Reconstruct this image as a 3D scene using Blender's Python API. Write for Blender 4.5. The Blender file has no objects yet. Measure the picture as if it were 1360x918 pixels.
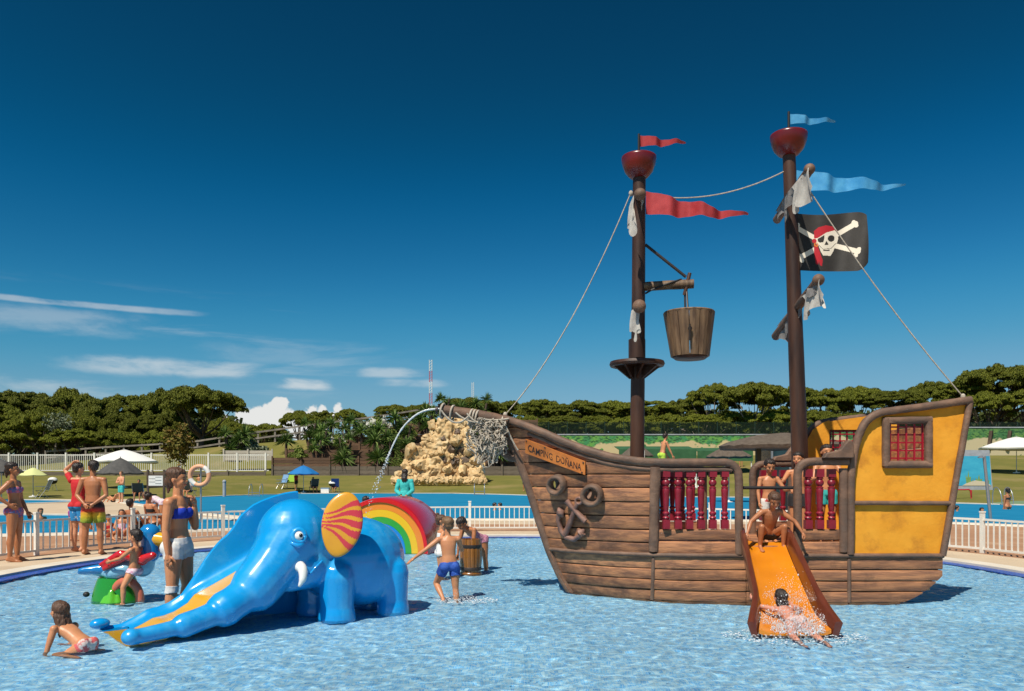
import bpy, bmesh, math, random
import numpy as np
from math import sin, cos, pi, sqrt, radians, atan2
from mathutils import Vector, Matrix, Euler
from mathutils import noise as mn

random.seed(7)
rng = np.random.default_rng(7)
sc = bpy.context.scene
COL = sc.collection

# ------------------------------------------------------------------ camera, sky, sun
F, CX, HY, CZ = 1050.0, 680.0, 632.0, 1.53      # focal length and horizon of the photograph, eye height in metres
WATER = -0.04
cam_d = bpy.data.cameras.new('camera')
cam = bpy.data.objects.new('camera', cam_d)
COL.objects.link(cam)
cam.location = (0, 0, CZ)
cam.rotation_euler = (pi/2, 0, 0)
cam_d.sensor_width = 36.0
cam_d.lens = 36.0*F/1360.0
cam_d.shift_y = (HY-459.0)/1360.0
cam_d.clip_end = 4000.0
cam_d.clip_start = 0.1
sc.camera = cam

SUN_AZ, SUN_EL = radians(30), radians(56)       # azimuth: shadows fall away from the lens and to its right
sun_from = Vector((-sin(SUN_AZ)*cos(SUN_EL), -cos(SUN_AZ)*cos(SUN_EL), sin(SUN_EL)))
sd = bpy.data.lights.new('sun', 'SUN')
sd.energy = 5.0
sd.angle = radians(0.53)
sd.cycles.is_caustics_light = True
sd.color = (1.0, 0.93, 0.80)
sun = bpy.data.objects.new('sun', sd)
COL.objects.link(sun)
sun.rotation_euler = sun_from.to_track_quat('Z', 'Y').to_euler()
sun.location = (0, 0, 30)

sc.view_settings.view_transform = 'Standard'
sc.view_settings.look = 'None'
sc.view_settings.exposure = 0.12
sc.view_settings.gamma = 1.0
sc.cycles.max_bounces = 8
sc.cycles.transparent_max_bounces = 12
sc.cycles.caustics_reflective = False
sc.cycles.caustics_refractive = True
sc.cycles.use_denoising = True

W = bpy.data.worlds.new('World')
sc.world = W
W.use_nodes = True
nt = W.node_tree
nt.nodes.clear()
def wn(t, **k):
    n = nt.nodes.new(t)
    for a, b in k.items():
        setattr(n, a, b)
    return n
def wmath(op, a, b=None, c=None, clamp=False):
    n = nt.nodes.new('ShaderNodeMath'); n.operation = op; n.use_clamp = clamp
    for i, x in enumerate((a, b, c)):
        if x is None: continue
        if isinstance(x, (int, float)): n.inputs[i].default_value = x
        else: nt.links.new(x, n.inputs[i])
    return n.outputs[0]
def wsmooth(x, a, b):
    n = nt.nodes.new('ShaderNodeMapRange'); n.interpolation_type = 'SMOOTHSTEP'
    nt.links.new(x, n.inputs[0]); n.inputs[1].default_value = a; n.inputs[2].default_value = b
    return n.outputs[0]
sky = wn('ShaderNodeTexSky', sky_type='NISHITA', sun_disc=False)
sky.sun_elevation = SUN_EL
sky.sun_rotation = pi + SUN_AZ
sky.altitude = 30
sky.air_density = 1.0
sky.dust_density = 0.35
sky.ozone_density = 3.0
# a polarised, saturated sky: one tone curve per channel over the whole dome alike
pre = wn('ShaderNodeVectorMath', operation='SCALE'); pre.inputs['Scale'].default_value = 0.1
nt.links.new(sky.outputs[0], pre.inputs[0])
cur = wn('ShaderNodeRGBCurve')
for ci, pts in enumerate((((0,0),(.096,.0015),(.158,.006),(.268,.058),(.38,.160),(.60,.28),(1,.55)),
                          ((0,0),(.162,.042),(.268,.127),(.421,.290),(.56,.385),(.70,.45),(1,.70)),
                          ((0,0),(.305,.110),(.453,.300),(.616,.500),(.69,.545),(1,.75)))):
    c = cur.mapping.curves[ci]
    c.points[0].location = pts[0]; c.points[1].location = pts[-1]
    for p in pts[1:-1]: c.points.new(*p)
cur.mapping.update()
nt.links.new(pre.outputs[0], cur.inputs[1])
tint = wn('ShaderNodeVectorMath', operation='SCALE'); tint.inputs['Scale'].default_value = 10.0
nt.links.new(cur.outputs[0], tint.inputs[0])
# clouds: thin streaks low over the horizon, heaped cloud at the very bottom
tc = wn('ShaderNodeTexCoord')
sep = wn('ShaderNodeSeparateXYZ'); nt.links.new(tc.outputs['Generated'], sep.inputs[0])
az = wmath('ARCTAN2', sep.outputs[0], sep.outputs[1])
el = wmath('ARCSINE', sep.outputs[2])
def wnoise(sx, sy, off, det, rough, dist=0.0):
    cb = wn('ShaderNodeCombineXYZ')
    nt.links.new(wmath('MULTIPLY', az, sx), cb.inputs[0])
    nt.links.new(wmath('MULTIPLY', el, sy), cb.inputs[1])
    cb.inputs[2].default_value = off
    n = wn('ShaderNodeTexNoise'); n.inputs['Scale'].default_value = 1.0
    n.inputs['Detail'].default_value = det; n.inputs['Roughness'].default_value = rough
    n.inputs['Distortion'].default_value = dist
    nt.links.new(cb.outputs[0], n.inputs['Vector'])
    return n.outputs[0]
def wbump(v, c, w):      # soft window round c with half width w
    return wsmooth(wmath('ABSOLUTE', wmath('SUBTRACT', v, c)), w, w*0.25)
st = wnoise(3.2, 30, 3.7, 7, 0.62, 0.4)
streak = wmath('MULTIPLY', wsmooth(st, 0.50, 0.74), wmath('MULTIPLY', wsmooth(el, 0.055, 0.10), wsmooth(el, 0.225, 0.17)))
streak = wmath('MULTIPLY', wmath('MULTIPLY', streak, wsmooth(az, -0.05, -0.38)), 0.36)
# the long bank of the left, and small puffs
pf = wnoise(14, 46, 9.1, 6, 0.6, 0.2)
def puff(a, e, wa, we, amt):
    m = wmath('MULTIPLY', wbump(az, a, wa), wbump(el, e, we))
    s = wmath('ADD', m, wmath('MULTIPLY', wmath('SUBTRACT', pf, 0.5), 2.6))
    return wmath('MULTIPLY', wmath('MULTIPLY', wsmooth(s, 0.15, 1.25), m), amt)
dens = streak
for a, e, wa, we, amt in ((-0.405, 0.125, 0.17, 0.017, 0.50), (-0.54, 0.168, 0.17, 0.024, 0.26), (-0.50, 0.188, 0.20, 0.006, 0.38),
                          (-0.258, 0.112, 0.055, 0.012, 0.62), (-0.155, 0.128, 0.07, 0.012, 0.40), (-0.125, 0.116, 0.07, 0.009, 0.35), (-0.30, 0.146, 0.12, 0.02, 0.14)):
    dens = wmath('MAXIMUM', dens, puff(a, e, wa, we, amt))
cvec = wn('ShaderNodeCombineXYZ'); nt.links.new(az, cvec.inputs[0]); nt.links.new(el, cvec.inputs[1])
heap = None
for hx, hy, hr in ((345,555,20),(366,546,17),(384,556,16),(328,560,18),(408,556,15),(414,545,10),(428,549,11),(441,556,12),(360,562,24),(400,566,24),(446,543,7),(374,537,9),(300,566,18),(352,541,8)):
    dn = wn('ShaderNodeVectorMath', operation='DISTANCE'); nt.links.new(cvec.outputs[0], dn.inputs[0])
    a_ = math.atan((hx-CX)/F); dn.inputs[1].default_value = (a_, math.atan((HY-hy)/math.hypot(F, hx-CX)), 0)
    v_ = wmath('SUBTRACT', hr/F*0.9, dn.outputs['Value'])
    heap = v_ if heap is None else wmath('MAXIMUM', heap, v_)
cu = wnoise(60, 60, 1.3, 6, 0.55, 0.0)
cum = wsmooth(wmath('ADD', heap, wmath('MULTIPLY', wmath('SUBTRACT', cu, 0.5), 0.022)), -0.0005, 0.0035)
dens = wmath('MAXIMUM', dens, wmath('MULTIPLY', cum, 0.97), clamp=True)
cmix = wn('ShaderNodeMix', data_type='RGBA', blend_type='MIX')
nt.links.new(dens, cmix.inputs[0]); nt.links.new(tint.outputs[0], cmix.inputs[6])
cmix.inputs[7].default_value = (8.0, 8.0, 7.8, 1)
bg = wn('ShaderNodeBackground'); bg.inputs[1].default_value = 0.093
nt.links.new(cmix.outputs[2], bg.inputs[0])
wo = wn('ShaderNodeOutputWorld'); nt.links.new(bg.outputs[0], wo.inputs[0])

# ------------------------------------------------------------------ helpers
def P(px, py, d):
    return Vector(((px-CX)*d/F, d, CZ+(HY-py)*d/F))
def G(px, py, z=0.0):
    return P(px, py, F*(CZ-z)/(py-HY))
ORIG = {}
def _org(parent):
    return ORIG.get(parent.name, Vector((0, 0, 0))) if parent is not None else Vector((0, 0, 0))
def tag(o, label=None, cat=None, group=None, kind=None):
    if label: o['label'] = label
    if cat: o['category'] = cat
    if group: o['group'] = group
    if kind: o['kind'] = kind
    return o
def root(name, loc, label, cat, group=None):
    o = bpy.data.objects.new(name, None)
    o.empty_display_size = 0.2
    COL.objects.link(o)
    o.location = loc
    ORIG[o.name] = Vector(loc)
    return tag(o, label, cat, group)
def link_mesh(name, me, mats, parent=None, loc=None):
    o = bpy.data.objects.new(name, me)
    COL.objects.link(o)
    if mats is not None:
        if not isinstance(mats, (list, tuple)): mats = [mats]
        if len(me.materials) == 0:
            for m in mats: me.materials.append(m)
    if parent is not None:
        o.parent = parent
        ORIG[o.name] = _org(parent)
    if loc is not None: o.location = loc
    return o
def copy_tree(o, parent=None):
    c = o.copy(); COL.objects.link(c); c.parent = parent
    for ch in list(o.children): copy_tree(ch, c)
    return c
def finish(me, smooth=None):
    if smooth:
        me.polygons.foreach_set('use_smooth', [True]*len(me.polygons))
        if smooth < 179: me.set_sharp_from_angle(angle=radians(smooth))
    me.update()
class MB:
    def __init__(s): s.v = []; s.f = []; s.m = []
    def add(s, vs, fs, mi=0):
        o = len(s.v)
        s.v += [tuple(v) for v in vs]
        s.f += [tuple(i+o for i in f) for f in fs]
        s.m += [mi]*len(fs)
        return s
    def box(s, c, size, R=None, mi=0, taper=1.0):
        x, y, z = (a/2 for a in size); c = Vector(c); vs = []
        for k in (-1, 1):
            t = taper if k > 0 else 1
            for (i, j) in ((-1, -1), (1, -1), (1, 1), (-1, 1)):
                p = Vector((i*x*t, j*y*t, k*z))
                if R is not None: p = R @ p
                vs.append(c+p)
        return s.add(vs, [(3,2,1,0),(4,5,6,7),(0,1,5,4),(1,2,6,5),(2,3,7,6),(3,0,4,7)], mi)
    def beam(s, a, b, w, h, up=(0,0,1), mi=0):
        a = Vector(a); b = Vector(b); d = (b-a); L = d.length; d.normalize()
        u = Vector(up); x = d.cross(u)
        if x.length < 1e-4: x = d.cross(Vector((0,1,0)))
        x.normalize(); z = x.cross(d)
        R = Matrix((x, d, z)).transposed()
        return s.box((a+b)/2, (w, L, h), R, mi)
    def loft(s, rings, caps=True, closed=True, mi=0):
        n = len(rings[0]); vs = [p for r in rings for p in r]; fs = []
        for i in range(len(rings)-1):
            for j in range(n if closed else n-1):
                k = (j+1) % n
                fs.append((i*n+j, i*n+k, (i+1)*n+k, (i+1)*n+j))
        if caps and closed:
            fs.append(tuple(range(n-1, -1, -1))); m = (len(rings)-1)*n
            fs.append(tuple(m+j for j in range(n)))
        return s.add(vs, fs, mi)
    def tube(s, path, r, seg=8, caps=True, mi=0, squash=1.0, jit=0.0, up=None, power=None):
        path = [Vector(p) for p in path]; n = len(path)
        if isinstance(r, (int, float)): r = [r]*n
        rings = []; prev = None
        for i, p in enumerate(path):
            t = (path[min(i+1, n-1)]-path[max(i-1, 0)])
            t.normalize()
            if prev is None:
                u = Vector(up) if up else (Vector((0,0,1)) if abs(t.z) < 0.9 else Vector((0,1,0)))
                x = t.cross(u).normalized()
            else:
                x = (prev - t*prev.dot(t)).normalized()
            prev = x; y = t.cross(x)
            ring = []
            for k in range(seg):
                a = 2*pi*(k+0.5)/seg; ca, sa = cos(a), sin(a)
                if power:
                    q = (abs(ca)**power+abs(sa)**power)**(-1/power); ca *= q; sa *= q
                rr = r[i]*(1+random.uniform(-jit, jit))
                ring.append(p + x*ca*rr + y*sa*rr*squash)
            rings.append(ring)
        return s.loft(rings, caps, True, mi)
    def lathe(s, prof, c=(0,0,0), R=None, seg=16, mi=0, sx=1.0, sy=1.0, caps=True):
        c = Vector(c); rings = []
        for r, z in prof:
            ring = []
            for k in range(seg):
                a = 2*pi*k/seg
                p = Vector((cos(a)*r*sx, sin(a)*r*sy, z))
                if R is not None: p = R @ p
                ring.append(c+p)
            rings.append(ring)
        return s.loft(rings, caps, True, mi)
    def ball(s, c, rad, R=None, seg=16, rows=10, mi=0):
        if isinstance(rad, (int, float)): rad = (rad,)*3
        c = Vector(c); rings = []
        for i in range(rows+1):
            th = pi*(i if 0 < i < rows else (0.02 if i == 0 else rows-0.02))/rows
            ring = []
            for k in range(seg):
                a = 2*pi*k/seg
                p = Vector((sin(th)*cos(a)*rad[0], sin(th)*sin(a)*rad[1], -cos(th)*rad[2]))
                if R is not None: p = R @ p
                ring.append(c+p)
            rings.append(ring)
        return s.loft(rings, True, True, mi)
    def capsule(s, a, b, ra, rb, seg=10, mi=0):
        a = Vector(a); b = Vector(b); d = b-a; L = d.length
        if L < 1e-6: return s.ball(a, ra)
        R = d.to_track_quat('Z', 'Y').to_matrix()
        prof = [(max(ra*sin(t), ra*0.03), -ra*cos(t)) for t in (0, pi/6, pi/3, pi/2)]
        prof += [(max(rb*cos(t), rb*0.03), L+rb*sin(t)) for t in (0, pi/6, pi/3, pi/2)]
        return s.lathe(prof, a, R, seg, mi)
    def prism(s, poly, o, u, v, th, mi=0):
        """polygon (list of 2-tuples) in the plane o+u,v, extruded th along u x v"""
        o = Vector(o); u = Vector(u); v = Vector(v); w = u.cross(v).normalized()*th; n = len(poly)
        A = [o+u*a+v*b for a, b in poly]; B = [p+w for p in A]
        fs = [tuple(range(n-1, -1, -1)), tuple(range(n, 2*n))]+[(i, (i+1) % n, n+(i+1) % n, n+i) for i in range(n)]
        return s.add(A+B, fs, mi)
    def mesh(s, name, off=Vector((0,0,0)), smooth=None):
        me = bpy.data.meshes.new(name)
        me.from_pydata([(v[0]-off[0], v[1]-off[1], v[2]-off[2]) for v in s.v], [], s.f)
        if any(s.m): me.polygons.foreach_set('material_index', s.m)
        bm = bmesh.new(); bm.from_mesh(me); bmesh.ops.recalc_face_normals(bm, faces=bm.faces); bm.to_mesh(me); bm.free()
        finish(me, smooth)
        return me
    def build(s, name, mats, parent=None, smooth=None, bevel=0.0, bseg=2, at=None):
        """vertices are in world space; 'at' gives a top-level mesh its own origin"""
        off = _org(parent) if parent is not None else Vector(at or (0,0,0))
        o = link_mesh(name, s.mesh(name, off, smooth), mats, parent)
        if parent is None and at is not None:
            o.location = at; ORIG[o.name] = Vector(at)
        if bevel:
            b = o.modifiers.new('bevel', 'BEVEL'); b.width = bevel; b.segments = bseg; b.limit_method = 'ANGLE'
            b.angle_limit = radians(35); b.harden_normals = False
        return o
BSC = bpy.data.scenes.new('bake_scene')      # an empty side scene for running modifiers; removed at the end
def bake(me_or_obj, mods):
    """run modifiers on a mesh and return the result"""
    o = bpy.data.objects.new('bake_tmp', me_or_obj); BSC.collection.objects.link(o)
    for t, kw in mods:
        m = o.modifiers.new(t, t)
        for a, b in kw.items(): setattr(m, a, b)
    vl = BSC.view_layers[0]; vl.update(); dg = vl.depsgraph
    me = bpy.data.meshes.new_from_object(o.evaluated_get(dg))
    bpy.data.objects.remove(o)
    return me
def remesh(mb, voxel, it=4, fac=0.5):
    me = mb.mesh('blob')
    return bake(me, [('REMESH', dict(mode='VOXEL', voxel_size=voxel, adaptivity=0.0)), ('SMOOTH', dict(factor=fac, iterations=it))])
def lerp_tab(tab, x):
    if x <= tab[0][0]: return tab[0][1]
    for (a, b), (c, d) in zip(tab, tab[1:]):
        if x <= c: return b+(d-b)*(x-a)/(c-a) if c > a else d
    return tab[-1][1]
def spline(pts, n):
    """Catmull-Rom through points"""
    pts = [Vector(p) for p in pts]; q = [pts[0]*2-pts[1]]+pts+[pts[-1]*2-pts[-2]]; out = []
    m = len(pts)-1
    for i in range(n):
        t = i/(n-1)*m; k = min(int(t), m-1); t -= k
        a, b, c, d = q[k:k+4]
        out.append(0.5*((2*b)+(c-a)*t+(2*a-5*b+4*c-d)*t*t+(3*b-a-3*c+d)*t**3))
    return out

# ------------------------------------------------------------------ materials
MATS = {}
def mat(name, col, rough=0.6, col2=None, scale=6.0, stretch=(1,1,1), det=5.0, lo=0.35, hi=0.65, bump=0.0, bscale=60.0, bstretch=None,
        spec=0.5, coat=0.0, metal=0.0, rnd=0.0, trans=0.0, sss=0.0, coords='Object', dirt=None, dscale=2.0, rough2=None):
    m = bpy.data.materials.new(name); m.use_nodes = True
    t = m.node_tree; N = t.nodes; L = t.links
    b = N['Principled BSDF']
    b.inputs['Roughness'].default_value = rough
    b.inputs['Specular IOR Level'].default_value = spec
    b.inputs['Coat Weight'].default_value = coat
    b.inputs['Coat Roughness'].default_value = 0.08
    b.inputs['Metallic'].default_value = metal
    b.inputs['Transmission Weight'].default_value = trans
    if sss:
        b.inputs['Subsurface Weight'].default_value = sss
        b.inputs['Subsurface Radius'].default_value = (0.02, 0.008, 0.004)
    def c4(c): return (c[0], c[1], c[2], 1)
    b.inputs['Base Color'].default_value = c4(col)
    tcn = N.new('ShaderNodeTexCoord')
    def noise_(sc_, st, de, ro=0.55):
        mp = N.new('ShaderNodeMapping'); mp.inputs['Scale'].default_value = st
        L.new(tcn.outputs[coords], mp.inputs[0])
        n = N.new('ShaderNodeTexNoise'); n.inputs['Scale'].default_value = sc_; n.inputs['Detail'].default_value = de
        n.inputs['Roughness'].default_value = ro
        L.new(mp.outputs[0], n.inputs['Vector'])
        return n.outputs[0]
    out = None
    if col2 is not None:
        mr = N.new('ShaderNodeMapRange'); mr.inputs[1].default_value = lo; mr.inputs[2].default_value = hi
        L.new(noise_(scale, stretch, det), mr.inputs[0])
        mx = N.new('ShaderNodeMix'); mx.data_type = 'RGBA'
        L.new(mr.outputs[0], mx.inputs[0]); mx.inputs[6].default_value = c4(col); mx.inputs[7].default_value = c4(col2)
        out = mx.outputs[2]
        if rough2 is not None:
            mq = N.new('ShaderNodeMapRange'); mq.inputs[1].default_value = lo; mq.inputs[2].default_value = hi
            mq.inputs[3].default_value = rough; mq.inputs[4].default_value = rough2
            L.new(mr.outputs[0], mq.inputs[0]); mq.inputs[1].default_value = 0; mq.inputs[2].default_value = 1
            L.new(mq.outputs[0], b.inputs['Roughness'])
    if dirt is not None:
        mr = N.new('ShaderNodeMapRange'); mr.inputs[1].default_value = 0.52; mr.inputs[2].default_value = 0.72
        L.new(noise_(dscale, (1,1,1), 6, 0.65), mr.inputs[0])
        mx = N.new('ShaderNodeMix'); mx.data_type = 'RGBA'
        L.new(mr.outputs[0], mx.inputs[0]); mx.inputs[7].default_value = c4(dirt)
        if out is None: mx.inputs[6].default_value = c4(col)
        else: L.new(out, mx.inputs[6])
        out = mx.outputs[2]
    if rnd:
        oi = N.new('ShaderNodeObjectInfo')
        mr = N.new('ShaderNodeMapRange'); mr.inputs[3].default_value = 1-rnd; mr.inputs[4].default_value = 1+rnd
        L.new(oi.outputs['Random'], mr.inputs[0])
        mx = N.new('ShaderNodeMix'); mx.data_type = 'RGBA'; mx.blend_type = 'MULTIPLY'; mx.inputs[0].default_value = 1
        cb = N.new('ShaderNodeCombineColor')
        for i in range(3): L.new(mr.outputs[0], cb.inputs[i])
        if out is None: mx.inputs[6].default_value = c4(col)
        else: L.new(out, mx.inputs[6])
        L.new(cb.outputs[0], mx.inputs[7]); out = mx.outputs[2]
    if out is not None: L.new(out, b.inputs['Base Color'])
    if bump:
        bp = N.new('ShaderNodeBump'); bp.inputs['Strength'].default_value = bump; bp.inputs['Distance'].default_value = 0.01
        L.new(noise_(bscale, bstretch or stretch, 6, 0.6), bp.inputs['Height'])
        L.new(bp.outputs[0], b.inputs['Normal'])
    MATS[name] = m
    return m
# ------------------------------------------------------------------ materials of the setting and the ship
M_wood = mat('sculpted_wood', (0.530,0.232,0.105), 0.6, (0.235,0.106,0.060), 2.0, (1.0,5,10), 9, 0.38, 0.62, bump=1.0, bscale=7, bstretch=(1.2,9,20), rnd=0.26, dirt=(0.140,0.070,0.044), dscale=2.6, spec=0.35)
M_trim = mat('sculpted_trim', (0.220,0.128,0.085), 0.6, (0.090,0.053,0.038), 5, (1,1,1), 6, 0.35, 0.68, bump=0.7, bscale=14, bstretch=(1,2,2), rnd=0.1, spec=0.35, dirt=(0.15,0.10,0.075), dscale=5)
M_mast = mat('mast_wood', (0.085,0.036,0.020), 0.5, (0.030,0.014,0.010), 6, (1,1,0.18), 6, 0.35, 0.65, bump=0.4, bscale=20, bstretch=(1,1,0.1), spec=0.4)
M_gapshade = mat('gap_shade_backing', (0.016,0.010,0.007), 0.9)  # near-black, paints shade into the gaps between hull planks
M_yellow = mat('ochre_plaster', (0.72,0.285,0.018), 0.75, (0.84,0.375,0.035), 2.4, (1,1,1), 7, 0.3, 0.72, bump=0.6, bscale=12, dirt=(0.52,0.20,0.02), dscale=3.5, spec=0.3)
M_red = mat('red_baluster_paint', (0.27,0.012,0.030), 0.38, (0.20,0.010,0.022), 8, bump=0.15, bscale=30, rnd=0.08)
M_redbar = mat('red_bar_paint', (0.34,0.006,0.022), 0.4)
M_bowl = mat('dark_red_paint', (0.17,0.012,0.014), 0.28, (0.12,0.010,0.012), 5)
M_rope = mat('rope', (0.52,0.46,0.38), 0.9, (0.34,0.29,0.23), 30)
M_sign = mat('orange_sign_board', (0.74,0.235,0.045), 0.55, (0.60,0.17,0.03), 5, dirt=(0.42,0.13,0.03), dscale=4, bump=0.2, bscale=20)
M_black = mat('black_paint', (0.012,0.011,0.012), 0.6)
M_rust = mat('rusty_iron', (0.17,0.085,0.065), 0.6, (0.30,0.155,0.11), 9, bump=0.6, bscale=18, dirt=(0.10,0.085,0.10), dscale=6)
M_bed = mat('orange_slide_gelcoat', (0.70,0.235,0.010), 0.22, (0.62,0.20,0.010), 3, coat=0.5)
M_bedside = mat('brown_slide_gelcoat', (0.135,0.032,0.014), 0.3, (0.10,0.022,0.010), 3, coat=0.4)
M_sail = mat('torn_white_canvas', (0.62,0.58,0.52), 0.9, (0.36,0.33,0.30), 5, bump=0.4, bscale=25)
M_sailgrey = mat('torn_grey_canvas', (0.16,0.15,0.145), 0.9, (0.28,0.26,0.25), 6, bump=0.4, bscale=25)
M_bucket = mat('bucket_stave', (0.225,0.135,0.072), 0.6, (0.10,0.055,0.030), 5, (4,4,0.5), 6, bump=0.5, bscale=18, bstretch=(3,3,0.3), rnd=0.18)
M_iron = mat('dark_iron', (0.045,0.034,0.030), 0.5, metal=0.3)
M_penr = mat('red_ribbon', (0.52,0.055,0.060), 0.55, (0.40,0.03,0.035), 7)
M_penb = mat('blue_ribbon', (0.045,0.30,0.62), 0.55, (0.10,0.42,0.74), 7)

# ------------------------------------------------------------------ pirate ship
YC = 10.70; HB = 0.90; YN = YC-HB        # centre line, half beam, near side
def nx(px): return (px-CX)*YN/F
def nz(py): return CZ+(HY-py)*YN/F
def cpt(px, py, d=YC): return P(px, py, d)
ship = root('pirate_ship', (2.9, YC, -0.2), 'brown plank pirate ship with ochre stern and two masts standing in the paddling pool', 'play ship')
stem_tab = sorted([(cpt(x, y).z, cpt(x, y).x) for x, y in ((664,556),(676,580),(690,610),(704,650),(716,690),(729,730),(744,765),(757,786),(768,800),(790,830))])
def xstem(z): return lerp_tab(stem_tab, z)
def hw(X, z):
    t = max(0.0, min(1.0, (X-xstem(z))/2.3))
    flare = 0.10*max(0, (z-0.5))*(1-t)
    return HB*(1-(1-t)**2.5)*(1+flare)
def hp(X, z, side=-1, out=0.0): return Vector((X, YC+side*(hw(X, z)+out), z))
def hsolve(px, py):
    d = 10.2
    for _ in range(40):
        p = P(px, py, d); d = 0.5*d+0.5*(YC-hw(p.x, p.z))
    return P(px, py, d)
rail_px = [(667,556),(685,561),(702,567),(722,575),(745,585),(768,594),(790,601),(812,607),(835,611),(858,613.5),(885,614.5),(915,614.5),(945,614.5)]
rail_pts = [hsolve(*p) for p in rail_px]
rail_tab = sorted((p.x, p.z) for p in rail_pts)
def railz(X): return lerp_tab(rail_tab, X)
ZW = nz(738)                      # main wale
POST = nx(870)
def stern_end(z):
    z765 = nz(765)
    if z >= z765: return nx(1251)
    t = min(1, (z765-z)/(z765-nz(800)))
    return nx(1251)-(nx(1251)-nx(1195))*(1-sqrt(max(0, 1-t*t)))*0.4-(nx(1251)-nx(1195))*0.6*t
CUTTERS = []
for px, py, r in ((742,643,10.0),(788,657,11.0)):
    c = hsolve(px, py); CUTTERS.append((c, r*c.y/F))
def plank(xa, xb, z0, z1, side, out=0.0, th=0.05, n=14, zlo=None, zhi=None, xaf=None, xbf=None):
    """one curved plank on the hull skin; zlo, zhi give its lower and upper edge along X"""
    mb = MB(); rings = []; g = 0.005; o0 = random.uniform(-0.004, 0.008)+out
    ph = random.uniform(0, 99)
    for i in range(n):
        X = xa+(xb-xa)*i/(n-1)
        a = zlo(X) if zlo else z0; b = zhi(X) if zhi else z1
        a += g+0.006*mn.noise((X*2.3, ph, 0)); b += -g+0.006*mn.noise((X*2.3, ph+9, 0))
        if b-a < 0.006: b = a+0.006
        e = min(0.014, (b-a)*0.3); ring = []
        w = 0.005*mn.noise((X*3.1, ph+4, 2))
        for z, q in ((a, -th), (a, 0.003), (a+e*0.35, 0.010), (a+e, 0.0135), ((a+b)/2, 0.0145), (b-e, 0.0135), (b-e*0.35, 0.010), (b, 0.003), (b, -th)):
            xa2 = xaf(z) if xaf else xa; xb2 = xbf(z) if xbf else xb
            X2 = xa2+(xb2-xa2)*i/(n-1)
            ring.append(hp(X2, z, side, q+o0+w))
        rings.append(ring)
    mb.loft(rings)
    return mb
def cut_holes(o, xa, xb, z0, z1):
    for c, r in CUTTERS:
        if xa-r < c.x < xb+r and z0-r < c.z < z1+r:
            cm = MB(); cm.lathe([(r, -2.2), (r, 2.2)], Vector((c.x, YC, c.z)), Matrix.Rotation(pi/2, 3, 'X'), 24)
            me = cm.mesh('cutter', ORIG[o.name]); co = bpy.data.objects.new('cutter_tmp', me); COL.objects.link(co)
            m = o.modifiers.new('hole', 'BOOLEAN'); m.object = co; m.operation = 'DIFFERENCE'; m.solver = 'EXACT'
            o2 = bpy.data.objects.new('eval_tmp', o.data); COL.objects.link(o2)
            mm = o2.modifiers.new('hole', 'BOOLEAN'); mm.object = co; mm.operation = 'DIFFERENCE'; mm.solver = 'EXACT'
            dg = bpy.context.evaluated_depsgraph_get()
            me2 = bpy.data.meshes.new_from_object(o2.evaluated_get(dg))
            bpy.data.objects.remove(o2); bpy.data.objects.remove(co)
            o.modifiers.remove(o.modifiers['hole'])
            o.data = me2
low_rows = [nz(y) for y in (823, 801, 786, 772, 757, 739.5)]
up_rows = [nz(y) for y in (738.5, 722, 704.5, 686, 667, 648, 630, 613, 595, 578, 562, 545)]
def plank_row(z0, z1, xa, xb, side, **k):
    o = plank(xa, xb, z0, z1, side, **k).build('plank', M_wood, ship, 50)
    cut_holes(o, xa, xb, z0, z1)
    return o
for side in (-1, 1):
    for z0, z1 in zip(low_rows, low_rows[1:]):
        zm = (z0+z1)/2; xs = xstem(zm)+0.05
        plank_row(z0, z1, xs, POST-0.012, side, n=22, out=-0.012, xaf=xstem)
        plank_row(z0, z1, POST+0.012, nx(990), side, n=8)
        plank_row(z0, z1, nx(991), nx(1049), side, n=6)
        plank_row(z0, z1, nx(1050), nx(1126), side, n=8)
        plank_row(z0, z1, nx(1128), stern_end(zm), side, n=10, xbf=stern_end)
    for z0, z1 in zip(up_rows, up_rows[1:]):
        zm = (z0+z1)/2; xs = max(xstem(z0), xstem(z1))+0.04
        # planks run until they meet the falling rail
        def top(X, z1=z1): return min(z1, railz(X)-0.03)
        xe = POST
        while xe > xs and railz(xe)-0.045 < z0: xe -= 0.02
        if xe-xs > 0.08: plank_row(z0, z1, xs, xe, side, n=20, zhi=top, xaf=xstem)
    for (a, b) in ((nx(875), nx(977)), (nx(1062), nx(1124))):
        for z0, z1 in ((nz(738.5), nz(719)), (nz(718), nz(703))):
            plank_row(z0, z1, a, b, side, n=6)
# skin behind the planks, coloured dark as shade in the gaps (open where the portholes are)
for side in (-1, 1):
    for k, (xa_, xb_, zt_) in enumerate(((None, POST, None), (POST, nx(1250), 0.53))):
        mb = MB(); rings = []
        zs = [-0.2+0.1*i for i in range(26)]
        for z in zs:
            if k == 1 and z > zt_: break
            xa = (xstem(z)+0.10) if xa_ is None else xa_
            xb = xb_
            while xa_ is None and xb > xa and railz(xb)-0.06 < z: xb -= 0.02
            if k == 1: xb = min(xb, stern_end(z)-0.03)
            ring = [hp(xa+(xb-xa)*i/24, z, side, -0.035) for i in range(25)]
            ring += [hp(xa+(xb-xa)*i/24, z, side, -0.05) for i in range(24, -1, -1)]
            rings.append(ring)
        o = mb.loft(rings).build('hull_skin', M_gapshade, ship)
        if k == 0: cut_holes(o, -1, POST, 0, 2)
# stem post and keel line
def stem_band(w, r0, zs, fwd):
    return [Vector((xstem(z)-fwd, YC, z)) for z in zs]
zz = [2.33-0.1*i for i in range(26)]
MB().tube(stem_band(0, 0, zz, 0.0), [0.075*(1-0.012*i) for i in range(26)], 10, squash=1.0, jit=0.03).build('stem_post', M_trim, ship, 60)
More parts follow.
